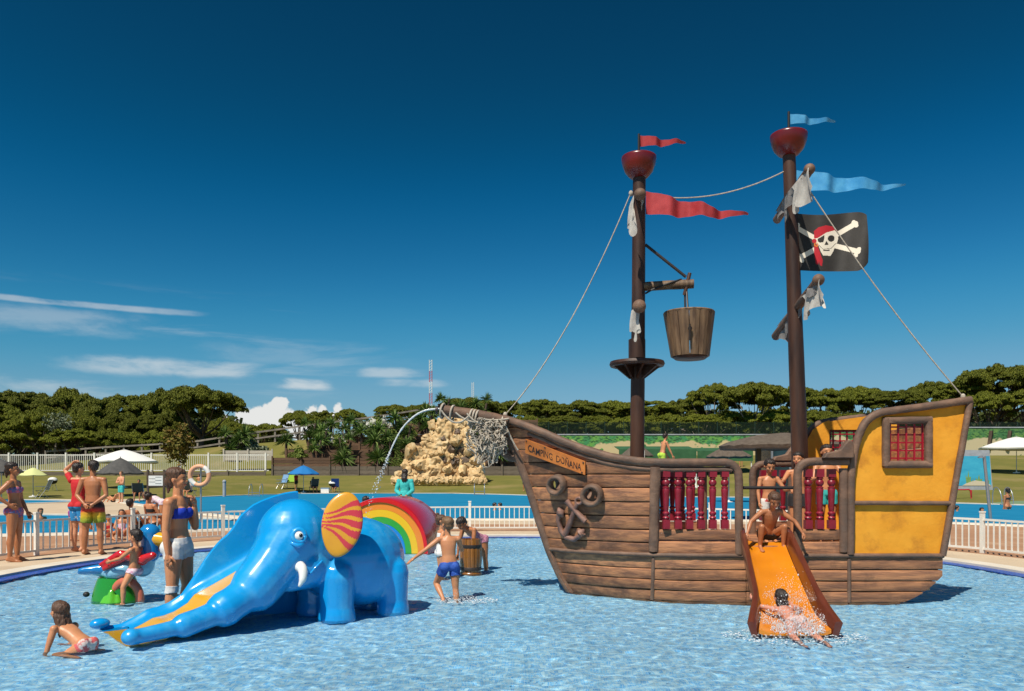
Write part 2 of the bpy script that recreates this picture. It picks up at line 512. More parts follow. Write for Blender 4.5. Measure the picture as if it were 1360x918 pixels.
# wale along the hull
for side in (-1, 1):
    for xa, xb in ((xstem(ZW)+0.02, nx(992)), (nx(1049), nx(1252))):
        pts = [hp(xa+(xb-xa)*i/30, ZW+0.0*i, side, 0.012) for i in range(31)]
        MB().tube(pts, 0.037, 10, jit=0.06, squash=0.8).build('wale', M_trim, ship, 60)
    # uprights
    for px, y0, y1, r in ((870, 800, 742, 0.024), (870, 733, 620, 0.062), (1127, 800, 742, 0.024), (1120, 733, 622, 0.055)):
        n = 9; X = nx(px)
        pts = [hp(X, nz(y0)+(nz(y1)-nz(y0))*i/(n-1), side, 0.015) for i in range(n)]
        MB().tube(pts, r, 8, jit=0.05, squash=0.7, power=4, up=(0,1,0)).build('hull_upright', M_trim, ship, 60)
    # cap rail of bow and forward bulwark, bending down at the boarding gap
    pts = [hp(p.x, p.z, side, 0.01) for p in rail_pts]
    pts[0] = Vector((pts[0].x+0.02, YC+side*0.05, pts[0].z))
    pts += [hp(nx(x), nz(y), side, 0.01) for x, y in ((962,614.5),(972,617),(979,625),(981,640),(981,680),(981,715),(981,736))]
    sp = spline(pts, 70)
    MB().tube(sp, 0.050, 10, jit=0.05, power=3.2).build('cap_rail', M_trim, ship, 60)
    pts = [hp(p.x, p.z-0.085, side, 0.0) for p in rail_pts[2:]]+[hp(nx(x), nz(y), side, 0.0) for x, y in ((962,623.5),(972,624.5))]
    MB().tube(spline(pts, 50), 0.034, 8, jit=0.05).build('rail_moulding', M_trim, ship, 60)
    # after bulwark rail
    pts = [hp(nx(x), nz(y), side, 0.01) for x, y in ((1059,736),(1059,700),(1059,660),(1059,630),(1063,619),(1072,614),(1090,613),(1110,613),(1126,613))]
    MB().tube(spline(pts, 40), 0.050, 10, jit=0.05, power=3.2).build('cap_rail', M_trim, ship, 60)
    # scroll bracket that carries the rail up to the cabin
    prof = [(1088,609),(1092,602),(1102,600),(1110,598),(1116,590),(1120,585),(1126,586),(1128,592),(1128,609)]
    MB().prism([(nx(x), nz(y)) for x, y in prof], (0, YC+side*(HB+0.045), 0), (1,0,0), (0,0,1), 0.10).build('scroll_bracket', M_trim, ship, None, 0.015)
# balusters: turned columns with square ends
def baluster_mesh(h):
    mb = MB()
    mb.box((0,0,0.055), (0.085,0.085,0.11)); mb.box((0,0,h-0.05), (0.088,0.088,0.10))
    k = h-0.21
    prof = [(0.036,0.0),(0.040,0.03),(0.048,0.05),(0.040,0.075),(0.030,0.09),(0.036,0.11),(0.046,0.14),(0.047,0.165),(0.036,0.19),(0.028,0.20),(0.032,0.22),(0.037,0.30),(0.044,0.62),(0.047,0.70),(0.040,0.735),(0.046,0.75),(0.046,0.765),(0.030,0.78),(0.030,0.79),(0.046,0.825),(0.052,0.865),(0.046,0.91),(0.030,0.94),(0.030,0.95),(0.044,0.965),(0.044,0.98),(0.034,1.0)]
    mb.lathe([(r*0.96, 0.11+z*k) for r, z in prof], (0,0,0), None, 14)
    return mb.mesh('baluster', Vector(), 35)
bz0, bz1 = nz(702.5), nz(623)
bme = baluster_mesh(bz1-bz0)
near_b = [885,901,916,931.5,947,963]; aft_b = [1074,1089.5,1105]
for side in (-1, 1):
    for px in near_b+aft_b:
        o = link_mesh('baluster', bme, M_red if not bme.materials else None, ship)
        o.location = Vector((nx(px), YC+side*(HB-0.02), bz0)) - ORIG[ship.name]
        o.rotation_euler = (0, 0, random.uniform(-0.06, 0.06))
# deck boards
for j in range(9):
    y0 = YC-HB+0.08+j*0.19
    mb = MB(); mb.box(((1.75+nx(1250))/2, y0+0.09, 0.66), (nx(1250)-1.75, 0.18, 0.04))
    mb.build('deck_board', M_wood, ship, None, 0.006)
# stern cabin walls with a barred window each
cab_left = [(1131,738),(1129,690),(1129,640),(1133,605),(1140,578),(1150,560),(1166,549),(1190,545)]
top_y = lambda x: 545-(x-1190)*13.5/97.0
right_x = lambda y: 1250+(738-y)*36.0/206.0
WX0, WX1, WY0, WY1 = 1176, 1233, 560, 616
for side in (-1, 1):
    yo = YC+side*(HB-0.01); yi = YC+side*(HB-0.07)
    def sheet(poly, name):
        mb = MB()
        A = [(nx(x), yo, nz(y)) for x, y in poly]; B = [(nx(x), yi, nz(y)) for x, y in poly]; n = len(poly)
        mb.add(A, [tuple(range(n))]); mb.add(B, [tuple(range(n))])
        return mb
    low = [(1131,738),(1250,738),(right_x(669),669),(1129.5,669)]
    m = sheet(low, 'l'); m.build('cabin_panel', M_yellow, ship)
    mb = MB()
    lefts = [p for p in cab_left if p[1] < 669]
    pieces = [[(1129.5,669),(WX0,669),(WX0,top_y(1190))]+[(1190,545)][:0]+[(x, y) for x, y in reversed(lefts) if x <= WX0],
              [(WX0,669),(WX1,669),(WX1,WY1),(WX0,WY1)],
              [(WX0,WY0),(WX1,WY0),(WX1,top_y(WX1)),(1190,545),(WX0,547)],
              [(WX1,669),(right_x(669),669),(1286,531.5),(WX1,top_y(WX1))]]
    for pc in pieces:
        s2 = sheet(pc, 'u'); mb.add(s2.v, s2.f)
    mb.build('cabin_panel', M_yellow, ship)
    yt = YC+side*(HB+0.02)
    def at(x, y): return Vector((nx(x), yt, nz(y)))
    MB().tube(spline([at(x, y) for x, y in [(1128,736)]+cab_left[1:]+[(1240,538.5),(1288,531.5)]], 60), 0.047, 10, jit=0.06, power=3).build('cabin_rail', M_trim, ship, 60)
    MB().tube([at(1287-36*i/10, 533+205*i/10) for i in range(11)], 0.037, 8, jit=0.05, power=4).build('corner_post', M_trim, ship, 60)
    MB().tube([at(1132+130*i/12, 668+0.4*i/12) for i in range(13)], 0.029, 8, jit=0.08).build('cabin_moulding', M_trim, ship, 60)
    # window frame: four stout rounded bars, and the grille
    for a, b in (((1173,559),(1236,558)),((1173,617),(1236,617)),((1176,556),(1176,619)),((1232.5,556),(1232.5,619))):
        pa, pb = at(*a), at(*b); pa.y = pb.y = YC+side*(HB+0.01)
        MB().tube([pa.lerp(pb, i/8) for i in range(9)], 0.046, 10, jit=0.05, power=3.5, up=(0,1,0)).build('window_frame', M_trim, ship, 60)
    for i in range(5):
        x = 1183.5+ i*10.8
        a, b = at(x, 562), at(x, 614); a.y = b.y = YC+side*(HB-0.03)
        MB().beam(a, b, 0.020, 0.020, up=(0,1,0)).build('window_bar', M_redbar, ship)
    for i in range(5):
        y = 567+i*10.4
        a, b = at(1178, y), at(1231, y); a.y = b.y = YC+side*(HB-0.052)
        MB().beam(a, b, 0.018, 0.018).build('window_bar', M_redbar, ship)
# transom
for i in range(8):
    za = 0.1+i*0.3; zb = za+0.29
    if zb > nz(536): break
    xo = nx(right_x(738))+max(0, (za-nz(738)))*0.17
    if za < ZW: xo = stern_end(za+0.1)
    MB().box((xo-0.05, YC, (za+zb)/2), (0.06, 2*HB-0.12, zb-za)).build('transom_board', M_wood, ship, None, 0.01)
# portholes: rounded rings on both sides
for c, r in CUTTERS:
    for side in (-1, 1):
        cc = hp(c.x, c.z, side, 0.0)
        e = 0.03
        tx = (hp(c.x+e, c.z, side)-hp(c.x-e, c.z, side)).normalized(); tz = (hp(c.x, c.z+e, side)-hp(c.x, c.z-e, side)).normalized()
        nn = tx.cross(tz).normalized()
        if nn.y*side < 0: nn = -nn
        mb = MB(); rings = []
        for k in range(28):
            a = 2*pi*k/28; ra = tx*cos(a)+tz*sin(a); ring = []
            for j in range(10):
                b = 2*pi*j/10; rr = 0.036*(1+random.uniform(-.05, .05))
                ring.append(cc+ra*(r*1.12+rr*cos(b))+nn*(0.045+rr*2.0*sin(b)))
            rings.append(ring)
        rings.append(rings[0]); mb.loft(rings, caps=False).build('porthole_ring', M_trim, ship, 70)
# anchor fixed to the bow
def hpx(x, y, out): 
    p = hsolve(x, y); return Vector((p.x, YC-hw(p.x, p.z)-out, p.z))
mb = MB()
mb.tube([hpx(766,668,.07), hpx(758,690,.075), hpx(750,710,.07)], [0.030,0.034,0.042], 8, jit=.08)
mb.tube([hpx(752,665,.08), hpx(760,675,.085), hpx(777,692,.08)], [0.040,0.030,0.040], 8, jit=.1)
arm = [(744,678),(741,690),(745,705),(752,713),(762,716),(770,711),(773,706)]
mb.tube([hpx(x, y, .065) for x, y in arm], [0.048,0.030,0.034,0.040,0.036,0.030,0.05], 8, jit=.1)
mb.tube([hpx(741,674,.07), hpx(744,680,.07), hpx(747,687,.07)], [0.012,0.055,0.012], 8)
mb.tube([hpx(768,710,.07), hpx(771,707,.07), hpx(775,703,.07)], [0.012,0.058,0.012], 8)
ring = [hpx(768+4.2*cos(a), 665+4.2*sin(a), .08) for a in [2*pi*i/14 for i in range(15)]]
mb.tube(ring, 0.018, 8)
mb.build('anchor', M_rust, ship, 70)
# name board
def board(u, w, out):            # u along the board, w up from its lower edge
    x = 702+u*77.5; yl = 602+u*29; yt = 583.5+u*29.5
    p = hsolve(x, yl+(yt-yl)*w); q = Vector((p.x, YC-hw(p.x, p.z), p.z))
    e = 0.02; nn = Vector(((hw(p.x+e, p.z)-hw(p.x-e, p.z))/(2*e)*-1, -1, 0)).normalized()
    return q+nn*out
mb = MB(); mb.loft([[board(i/12, 0, .036), board(i/12, 1, .036), board(i/12, 1, .066), board(i/12, 0, .066)] for i in range(13)])
sgn = mb.build('name_board', M_sign, ship, 30)
sgn['label'] = 'orange name board lettered in black on the bow'
fc = bpy.data.curves.new('lettering', 'FONT'); fc.body = 'CAMPING  DO\u00d1ANA'; fc.size = 1.0; fc.extrude = 0.0; fc.offset = 0.008; fc.resolution_u = 3
to = bpy.data.objects.new('lettering_tmp', fc); COL.objects.link(to)
dg = bpy.context.evaluated_depsgraph_get(); tm = bpy.data.meshes.new_from_object(to.evaluated_get(dg)); bpy.data.objects.remove(to)
co = np.array([v.co[:] for v in tm.vertices]); mnx, mxx = co[:,0].min(), co[:,0].max()
for v in tm.vertices:
    u = 0.05+0.89*(v.co.x-mnx)/(mxx-mnx); w = 0.20+0.50*v.co.y/0.73
    w += 0.025*sin(u*23); u += 0.003*sin(v.co.y*9+u*31)
    v.co = board(u, w, 0.0685)-ORIG[ship.name]
tm.update()
lo = link_mesh('lettering', tm, M_black, sgn)
for u, w in ((0.02,.9),(0.33,.92),(0.97,.85),(0.95,.1)):
    MB().ball(board(u, w, .066), .012, None, 8, 5).build('nail', M_iron, sgn, 60)
# bowsprit with the scroll under it
bs0 = P(690,566,YC); bs1 = P(584,545,YC-0.1)
n = 12
MB().tube([bs0.lerp(bs1, i/n)+Vector((0,0,0.03*sin(i/n*pi))) for i in range(n+1)], [0.085-0.012*i/n for i in range(n+1)], 12, jit=0.05).build('bowsprit', M_trim, ship, 60)
MB().lathe([(0.055,0),(0.055,0.03)], bs1+Vector((-0.025,0,0)), Matrix.Rotation(-pi/2, 3, 'Y'), 14).build('spout', M_iron, ship, 40)
sc_pts = [(668,562),(663,580),(668,596),(676,606),(684,607),(689,601),(686,595),(681,597)]
MB().tube(spline([P(x, y, YC) for x, y in sc_pts], 30), [0.085*(1-0.55*i/29) for i in range(30)], 10, jit=.04).build('figurehead_scroll', M_trim, ship, 60)
# masts
fm0, fm1 = P(846,640,YC), P(849,236,YC)
MB().tube([fm0.lerp(fm1, i/16)-Vector((0,0,1.0 if i == 0 else 0)) for i in range(17)], [0.098-0.012*i/16 for i in range(17)], 14, jit=.015).build('mast', M_mast, ship, 60)
mm0, mm1 = P(1063.5,640,YC), P(1048,206,YC)
MB().tube([mm0.lerp(mm1, i/16)-Vector((0,0,1.0 if i == 0 else 0)) for i in range(17)], [0.112-0.028*i/16 for i in range(17)], 14, jit=.015).build('mast', M_mast, ship, 60)
for (x, y, w) in ((848.5,208,23),(1047.5,178.5,24)):
    c = P(x, y, YC); R_ = w*YC/F; H_ = 29*YC/F
    prof = [(0.10,-H_),(R_*0.55,-H_*0.93),(R_*0.80,-H_*0.70),(R_*0.94,-H_*0.40),(R_,-H_*0.12),(R_*0.99,-0.01),(R_*0.93,0),(R_*0.86,-0.04),(0.02,-0.06)]
    MB().lathe(prof, c, None, 28).build('mast_bowl', M_bowl, ship, 60)
    MB().tube([c-Vector((0,0,.06)), c+Vector((0,0,30*YC/F))], 0.016, 8).build('flag_pole', M_black, ship, 60)
# round platform on the foremast
pc = P(846,484,YC); R_ = 36.5*YC/F
MB().lathe([(0.09,-0.03),(R_*0.96,-0.03),(R_,0.0),(R_*0.97,0.035),(0.09,0.04)], pc, None, 30).build('mast_platform', M_mast, ship, 40)
for k in range(8):
    a = 2*pi*k/8+0.2; u = Vector((cos(a), sin(a), 0)); t = Vector((-sin(a), cos(a), 0))
    MB().prism([(0.08,-0.03),(R_*0.85,-0.03),(0.09,-0.20)], pc-t*0.015, u, (0,0,1), 0.03).build('platform_bracket', M_mast, ship)
MB().lathe([(0.115,0),(0.115,0.25),(0.10,0.26)], P(846,480,YC)+Vector((0,0,0.04)), None, 14).build('mast_collar', M_mast, ship, 40)
# bucket arm
a0, a1 = P(853,381,YC), P(921,377,YC-0.05)
MB().tube([a0.lerp(a1, i/8) for i in range(9)], 0.062, 10, jit=.06).build('bucket_arm', M_bucket, ship, 60)
MB().tube([P(857,325,YC), P(911,368,YC-.03)], 0.02, 8).build('arm_stay', M_iron, ship, 60)
MB().tube([P(916,363,YC-.05), P(912.5,378,YC-.07), P(909,392,YC-.05)], 0.026, 8).build('arm_peg', M_mast, ship, 60)
MB().tube(spline([P(857,390,YC-.08), P(868,384,YC-.1), P(890,376,YC-.1), P(905,371,YC-.06)], 14), 0.013, 6).build('arm_hose', M_black, ship, 60)
# yards with torn sails
def yard(a, b, r=0.06):
    return MB().tube([a.lerp(b, i/8) for i in range(9)], r, 10, jit=.06).build('yard', M_trim, ship, 60)
def rag(path, drop, mat_, seed, wob=0.05, w=14):
    """torn cloth hung over a line of points, falling 'drop' metres in long folds"""
    n = 26; pts = spline(path, n); rows = 12; g = []
    t0 = (pts[-1]-pts[0]).normalized()
    for j in range(rows):
        t = j/(rows-1); row = []
        for i, p in enumerate(pts):
            s_ = i/(n-1); dl = drop*(0.55+0.45*sin(pi*(0.1+0.8*s_)))*(0.8+0.6*mn.noise((s_*3.1, seed*1.7, 1)))
            fold = 0.5*sin(s_*9+seed+t*1.5)*(0.3+0.7*t)+0.35*sin(s_*19+seed*2)*t
            q = p+Vector((0,-0.075,0.055))*1.0
            if j == 0: q = p+Vector((0, 0.03, 0.07))
            elif j == 1: q = p+Vector((0, -0.05, 0.07))
            else: q = q+Vector((wob*0.6*fold*0.6, -wob*0.8*fold, -dl*t))
            row.append(q+t0*wob*0.6*t*sin(seed+s_*5))
        g.append(row)
    o = MB().loft(g, False, False).build('torn_sail', mat_, ship, 80)
    return o
y1a, y1b = P(851,258,YC-0.85), P(846.5,262,YC+0.7)
yard(y1a, y1b); MB().ball(P(850,258,YC-0.86), 0.075).build('yard_end', M_trim, ship, 60)
rag([P(841,268,YC-.6), P(838,275,YC-.5), P(835,284,YC-.4)], 0.46, M_sail, 3, .12)
rag([P(852,268,YC-.7), P(852,272,YC-.6), P(850,276,YC-.5)], 0.16, M_sail, 5, .04)
y2a, y2b = P(849,407,YC-0.85), P(846,411,YC+.7)
yard(y2a, y2b); MB().ball(P(849,407,YC-0.86), 0.085).build('yard_end', M_trim, ship, 60)
rag([P(848,412,YC-.75), P(843,416,YC-.65), P(838,421,YC-.5)], 0.48, M_sail, 8, .12)
y3a, y3b = P(1074,227,YC-0.8), P(1032,292,YC+0.75)
yard(y3a, y3b); MB().ball(P(1075,225,YC-0.82), 0.07).build('yard_end', M_trim, ship, 60)
rag([P(1072,232,YC-.85), P(1060,246,YC-.6), P(1050,258,YC-.4)], 0.42, M_sail, 11, .14)
rag([P(1050,258,YC-.35), P(1042,268,YC-.1), P(1030,288,YC+.6)], 0.38, M_sailgrey, 13, .13)
y4a, y4b = P(1086,373,YC-0.74), P(1030,447,YC+0.8)
yard(y4a, y4b); MB().ball(P(1087,372,YC-0.76), 0.075).build('yard_end', M_trim, ship, 60)
rag([P(1086,380,YC-.8), P(1078,388,YC-.6), P(1064,402,YC-.35)], 0.42, M_sail, 17, .16)
rag([P(1082,384,YC-.7), P(1070,392,YC-.5)], 0.16, M_sailgrey, 27, .07)
rag([P(1058,408,YC-.1), P(1044,425,YC+.3), P(1032,440,YC+.7)], 0.40, M_sailgrey, 19, .14)
# rigging
def rope(a, b, sag, r=0.0085):
    a = Vector(a); b = Vector(b); n = 24
    return MB().tube([a.lerp(b, i/n)-Vector((0,0,sag*4*(i/n)*(1-i/n))) for i in range(n+1)], r, 6).build('rigging_rope', M_rope, ship, 60)
rope(P(838,256,YC-.1), P(671,551,YC), 0.28)
rope(P(856,259,YC), P(1041,228,YC), 0.16)
rope(P(1064,236,YC-.7), P(1279,527,YN), 0.10)
for (x, y, d) in ((838,257,YC-.1),(1279,527,YN),(671,551,YC)):
    MB().ball(P(x, y, d), (0.03,0.03,0.04), None, 8, 6).build('rope_knot', M_rope, ship, 60)
# gap rail
MB().tube([hp(nx(983), nz(648), -1, -0.02), hp(nx(1058), nz(648), -1, -0.02)], 0.022, 8).build('gap_bar', M_black, ship, 60)
MB().box((nx(1020), YN+0.12, nz(728)), (nx(1050)-nx(990), 0.30, 0.06)).build('slide_sill', M_wood, ship, None, 0.01)

# --- things that hang on the ship
# net lashed round the bowsprit
net = root('fishing_net', P(655,575,YC-.1), 'tangled pale rope net hanging from the bowsprit', 'net')
def netpatch(a, b, drop, nu, nv, seed):
    mb = MB(); a = Vector(a); b = Vector(b); g = {}
    for i in range(nu+1):
        dl = drop*(0.45+0.55*sin(pi*(0.15+0.75*i/nu)))*(1+0.35*mn.noise((i*.9, seed, 3)))
        for j in range(nv+1):
            p = a.lerp(b, i/nu)+Vector((0.10*mn.noise((i*.6, j*.55, seed)), 0.16*mn.noise((i*.6, j*.55, seed+4))-0.09*sin(pi*j/nv*0.5), -dl*j/nv))
            g[i, j] = p
    for i in range(nu+1):
        for j in range(nv+1):
            for di, dj in ((1, 1), (-1, 1), (0, 1)):
                if (i+di, j+dj) in g and not (di == 0 and (i+j) % 2):
                    q = g[i, j]; w = g[i+di, j+dj]; md = (q+w)/2+Vector((random.uniform(-.02,.02), random.uniform(-.03,.03), random.uniform(-.02,.02)))
                    mb.tube([q, md, w], 0.0062, 4, False)
    return mb
for i, (a, b, dr) in enumerate(((P(622,553,YC-.12), P(672,560,YC-.14), 0.62), (P(640,555,YC-.16), P(670,560,YC-.2), 0.50), (P(626,554,YC+.06), P(664,560,YC+.08), 0.45))):
    netpatch(a, b, dr, 13, 12, i*5+1).build('mesh_strands', M_rope, net, 80)
for k, (pa, pb, sg) in enumerate(((P(586,545,YC-.2), P(622,553,YC-.2), .12), (P(620,549,YC-.2), P(656,556,YC-.2), .10), (P(636,556,YC-.2), P(676,556,YC-.2), .02), (P(672,566,YC-.2), P(688,598,YC-.16), .02), (P(605,548,YC-.19), P(640,560,YC-.2), .05))):
    n = 14; MB().tube([pa.lerp(pb, i/n)-Vector((0,0,sg*4*(i/n)*(1-i/n))) for i in range(n+1)], 0.012, 6).build('lashing', M_rope, net, 80)
for x in (588, 601, 626, 630, 634, 668):
    c = bs0.lerp(bs1, (690-x)/106.0); t = (bs1-bs0).normalized(); u = t.cross(Vector((0,1,0))).normalized(); w = t.cross(u)
    ring = [c+u*0.098*cos(a)+w*0.098*sin(a)+t*0.03*sin(a) for a in [2*pi*i/16 for i in range(17)]]
    MB().tube(ring, 0.014, 6).build('lashing', M_rope, net, 80)
# bucket of staves
bk = root('hanging_bucket', P(915,478,YC-.05), 'wooden stave bucket hanging from the arm of the foremast', 'bucket')
bt, bb = P(915,416,YC-.05), P(916.5,474,YC-.05)
Rt, Rb = 33*YC/F, 24.5*YC/F; ns = 14
for k in range(ns):
    a0_, a1_ = 2*pi*k/ns+0.015, 2*pi*(k+1)/ns-0.015; mb = MB(); rings = []
    dz = random.uniform(-0.006, 0.006)
    for t in (0, 0.5, 1):
        c = bb.lerp(bt, t); R0 = Rb+(Rt-Rb)*t; ring = []
        for (a, rr) in ((a0_, R0-.03), (a0_, R0), ((a0_+a1_)/2, R0+.006), (a1_, R0), (a1_, R0-.03)):
            ring.append(c+Vector((cos(a)*rr, sin(a)*rr, dz*t)))
        rings.append(ring)
    mb.loft(rings).build('stave', M_bucket, bk, None)
MB().lathe([(0.01,-0.035),(Rb*0.8,-0.035),(Rb-.02,-0.012),(Rb-.02,0.02),(0.01,0.02)], bb, None, 24).build('bucket_base', M_mast, bk, 40)
MB().lathe([(Rt-.03,-0.02),(Rt-.002,-0.02),(Rt+.006,0.0),(Rt-.004,0.014),(Rt-.03,0.014)], bt, None, 28, caps=False).build('bucket_rim', M_bucket, bk, 40)
for dx, y1_ in ((-4, 414), (2, 445)):
    yy = YC-.05+(0.0 if dx < 0 else -Rt*0.93)
    MB().tube([P(911+dx*.4, 384, YC-.05), P(914+dx, y1_, yy)], 0.013, 6).build('hanger', M_iron, bk, 60)
MB().ball(P(916.5,436,YC-.05-Rt*.97), (0.03,0.02,0.03), None, 10, 6).build('hanger_plate', M_iron, bk, 60)
MB().tube([P(916,430,YC-.08-Rt*.95), P(916,452,YC-.07-Rt*.86)], 0.014, 6).build('hanger_plate', M_iron, bk, 60)
# ribbons
def ribbon(name, p0, p1, h0, wave, nw, mat_, label, ph):
    """wavy tapering ribbon; p0 = top of hoist, p1 = fly tip"""
    mb = MB(); n = 90; A = []; B = []; p0 = Vector(p0); p1 = Vector(p1)
    for i in range(n+1):
        t = i/n; c = p0.lerp(p1, t); hh = h0*(1-t)**0.8+0.012
        z = wave*0.55*sin(t*nw*2*pi+ph)*(0.35+0.65*t)*min(1, t*4)*(1-0.5*t); y = wave*(1.5*sin(t*nw*2*pi+ph+1.2)+0.30*sin(t*nw*5.3*pi+ph))*min(1, t*3)
        top = Vector((c.x, c.y+y, c.z+z)); bot = Vector((c.x, c.y+y*0.9+0.02, p0.z+(p1.z-p0.z)*t+z-hh))
        A.append(top); B.append(bot)
    mb.loft([A, [(a+b)/2 for a, b in zip(A, B)], B], False, False)
    o = mb.build(name, mat_, None, 80, at=p0)
    return tag(o, label, 'pennant')
ribbon('pennant', P(850,180,YC), P(911,188,YC-.1), 0.13, 0.035, 1.8, M_penr, 'small red ribbon flying from the tip of the foremast', 0.4)
ribbon('pennant', P(858,254,YC-.1), P(992,285,YC-.2), 0.29, 0.055, 2.6, M_penr, 'long red wavy ribbon streaming from the foremast yard', 0.3)
ribbon('pennant', P(1047,151,YC), P(1110,160,YC-.1), 0.12, 0.03, 1.8, M_penb, 'small blue ribbon flying from the tip of the mainmast', 0.4)
ribbon('pennant', P(1058,226,YC-.05), P(1202,246,YC-.2), 0.27, 0.05, 2.4, M_penb, 'long blue wavy ribbon streaming from the mainmast yard', 0.0)
# the pirate flag, its emblem printed into the cloth
M_flag = mat('black_flag_cloth', (0.020,0.017,0.015), 0.7, (0.030,0.026,0.023), 6, bump=0.2, bscale=20)
M_bone = mat('bone_white_print', (0.78,0.70,0.58), 0.8)
M_band = mat('red_print', (0.45,0.008,0.020), 0.8)
M_gold = mat('gold_print', (0.62,0.22,0.02), 0.8)
def sd_seg(x, y, ax, ay, bx, by):
    dx, dy = bx-ax, by-ay; t = np.clip(((x-ax)*dx+(y-ay)*dy)/(dx*dx+dy*dy), 0, 1)
    return np.hypot(x-ax-t*dx, y-ay-t*dy)
def inpoly(x, y, poly):
    r = np.zeros_like(x, bool); n = len(poly)
    for i in range(n):
        ax, ay = poly[i]; bx, by = poly[(i+1) % n]
        c = ((ay > y) != (by > y)) & (x < (bx-ax)*(y-ay)/((by-ay) if by != ay else 1e-9)+ax); r ^= c
    return r
def flag_paint(x, y):           # coordinates of the zoomed emblem, 9.18 per photograph pixel
    m = np.zeros(x.shape, int)
    for ax, ay, bx, by in ((75,300,300,415),(560,380,800,260),(110,670,300,555),(540,510,830,595)):
        m[sd_seg(x, y, ax, ay, bx, by) < 30] = 1
    for cx, cy in ((62,322),(88,265),(775,245),(805,280),(100,640),(140,700),(800,635),(840,570)):
        m[np.hypot(x-cx, y-cy) < 27] = 1
    skull = inpoly(x, y, [(300,470),(310,420),(360,370),(440,335),(545,320),(575,350),(583,430),(570,475),(545,530),(520,585),(490,632),(400,630),(370,580),(345,510)])
    m[skull] = 1
    m[(sd_seg(x, y, 560, 480, 500, 540) < 3) | (sd_seg(x, y, 500, 540, 400, 552) < 3) | (sd_seg(x, y, 400, 552, 345, 500) < 3)] = 0
    m[inpoly(x, y, [(400,560),(480,556),(478,572),(402,574)])] = 0
    m[((x-498)/42)**2+((y-420)/40)**2 < 1] = 0
    m[inpoly(x, y, [(330,425),(415,375),(412,430),(400,465),(360,470),(335,455)])] = 0
    m[inpoly(x, y, [(440,448),(465,490),(455,500),(415,498)])] = 0
    m[inpoly(x, y, [(290,420),(285,330),(340,280),(430,256),(530,275),(575,330),(575,350),(540,322),(440,345),(330,415)])] = 2
    m[np.hypot(x-292, y-450) < 28] = 2
    m[inpoly(x, y, [(285,470),(330,500),(360,590),(395,690),(385,760),(360,750),(350,700),(335,745),(310,735),(290,620)])] = 2
    rr = np.hypot(x-315, y-495); m[(rr < 26) & (rr > 15)] = 3
    return m
nu, nv = 200, 150
uu, vv = np.meshgrid((np.arange(nu)+.5)/nu, (np.arange(nv)+.5)/nv)
fx = 60+uu*910; fy = 125+vv*700
def flag_edge(u, v):
    """outline warp: rounded fly edge, wavy top and bottom"""
    x = 1056.5+u*98.5*(1-0.0); y = 283.5+v*76
    y = 283.5+(v*76) + (2.0*sin(u*5.0)*(1-v) + (3.0*sin(u*3.0)-1.0)*v*0.6) 
    if u > 0.82:
        k = (u-0.82)/0.18; y = y+(k*k)*(4.0*(1-v)-14.0*max(0, v-0.25))
        x = x - k*k*(4.0*(1-v)**2+2.0*v*v)
    d = YC-0.06+0.10*sin(u*4.2+v*0.8)*u - 0.05*v*u + 0.03*sin(u*11+v*1.5)*min(1,u*3)
    return P(x, y, d)
mb = MB(); verts = [flag_edge(i/nu, j/nv) for j in range(nv+1) for i in range(nu+1)]
faces = [(j*(nu+1)+i, j*(nu+1)+i+1, (j+1)*(nu+1)+i+1, (j+1)*(nu+1)+i) for j in range(nv) for i in range(nu)]
mb.add(verts, faces); mb.m = [int(k) for k in flag_paint(fx, fy).ravel()]
fl = mb.build('pirate_flag', [M_flag, M_bone, M_band, M_gold], None, 80, at=P(1058,285,YC))
tag(fl, 'black flag with white skull and crossbones and red bandana on the mainmast', 'flag')
# --- orange slide down from the boarding gap
sl = root('ship_slide', (2.75, 8.7, WATER), 'orange slide with brown sides running from the ship into the water', 'slide')
st0, st1 = Vector((nx(1018), 9.88, 0.70)), Vector(((1056-CX)*7.75/F, 7.75, -0.07))
def slz(t): return 0.70+(-0.07-0.70)*(t**0.92) + (0.05*(t-0.85)/0.15 if t > 0.85 else 0)
n = 26; bedr = []; wl = []; wr = []
for i in range(n+1):
    t = i/n; c = st0.lerp(st1, t); z = slz(t); wdt = 0.235+0.05*t+(0.07*max(0, t-0.8)/0.2)
    row = [Vector((c.x+s*wdt, c.y, z+0.045*abs(s)**4)) for s in np.linspace(-1, 1, 11)]
    bedr.append(row+[p-Vector((0,0,0.04)) for p in reversed(row)])
    h = (0.25 if t < 0.8 else 0.25-0.13*(t-0.8)/0.2)
    fl_ = 0.035+0.06*max(0, t-0.75)/0.25
    for lst, s in ((wl, -1), (wr, 1)):
        x = c.x+s*wdt; hh = h*min(1, 0.75+2*t)
        lst.append([Vector((x+s*a, c.y, z+b)) for a, b in ((0,-.06),(fl_*0.4,hh*0.9),(fl_*0.5+0.012,hh),(fl_*0.5+0.055,hh),(fl_*0.5+0.068,hh*0.88),(0.05,-.08))])
MB().loft(bedr).build('slide_bed', M_bed, sl, 60)
MB().loft(wl).build('slide_side', M_bedside, sl, 60); MB().loft(wr).build('slide_side', M_bedside, sl, 60)
for s in (-1, 1):
    MB().tube([Vector((2.98+s*0.12, 9.1, -0.25)), Vector((2.98+s*0.12, 9.1, 0.33))], 0.025, 8).build('slide_leg', M_iron, sl, 60)
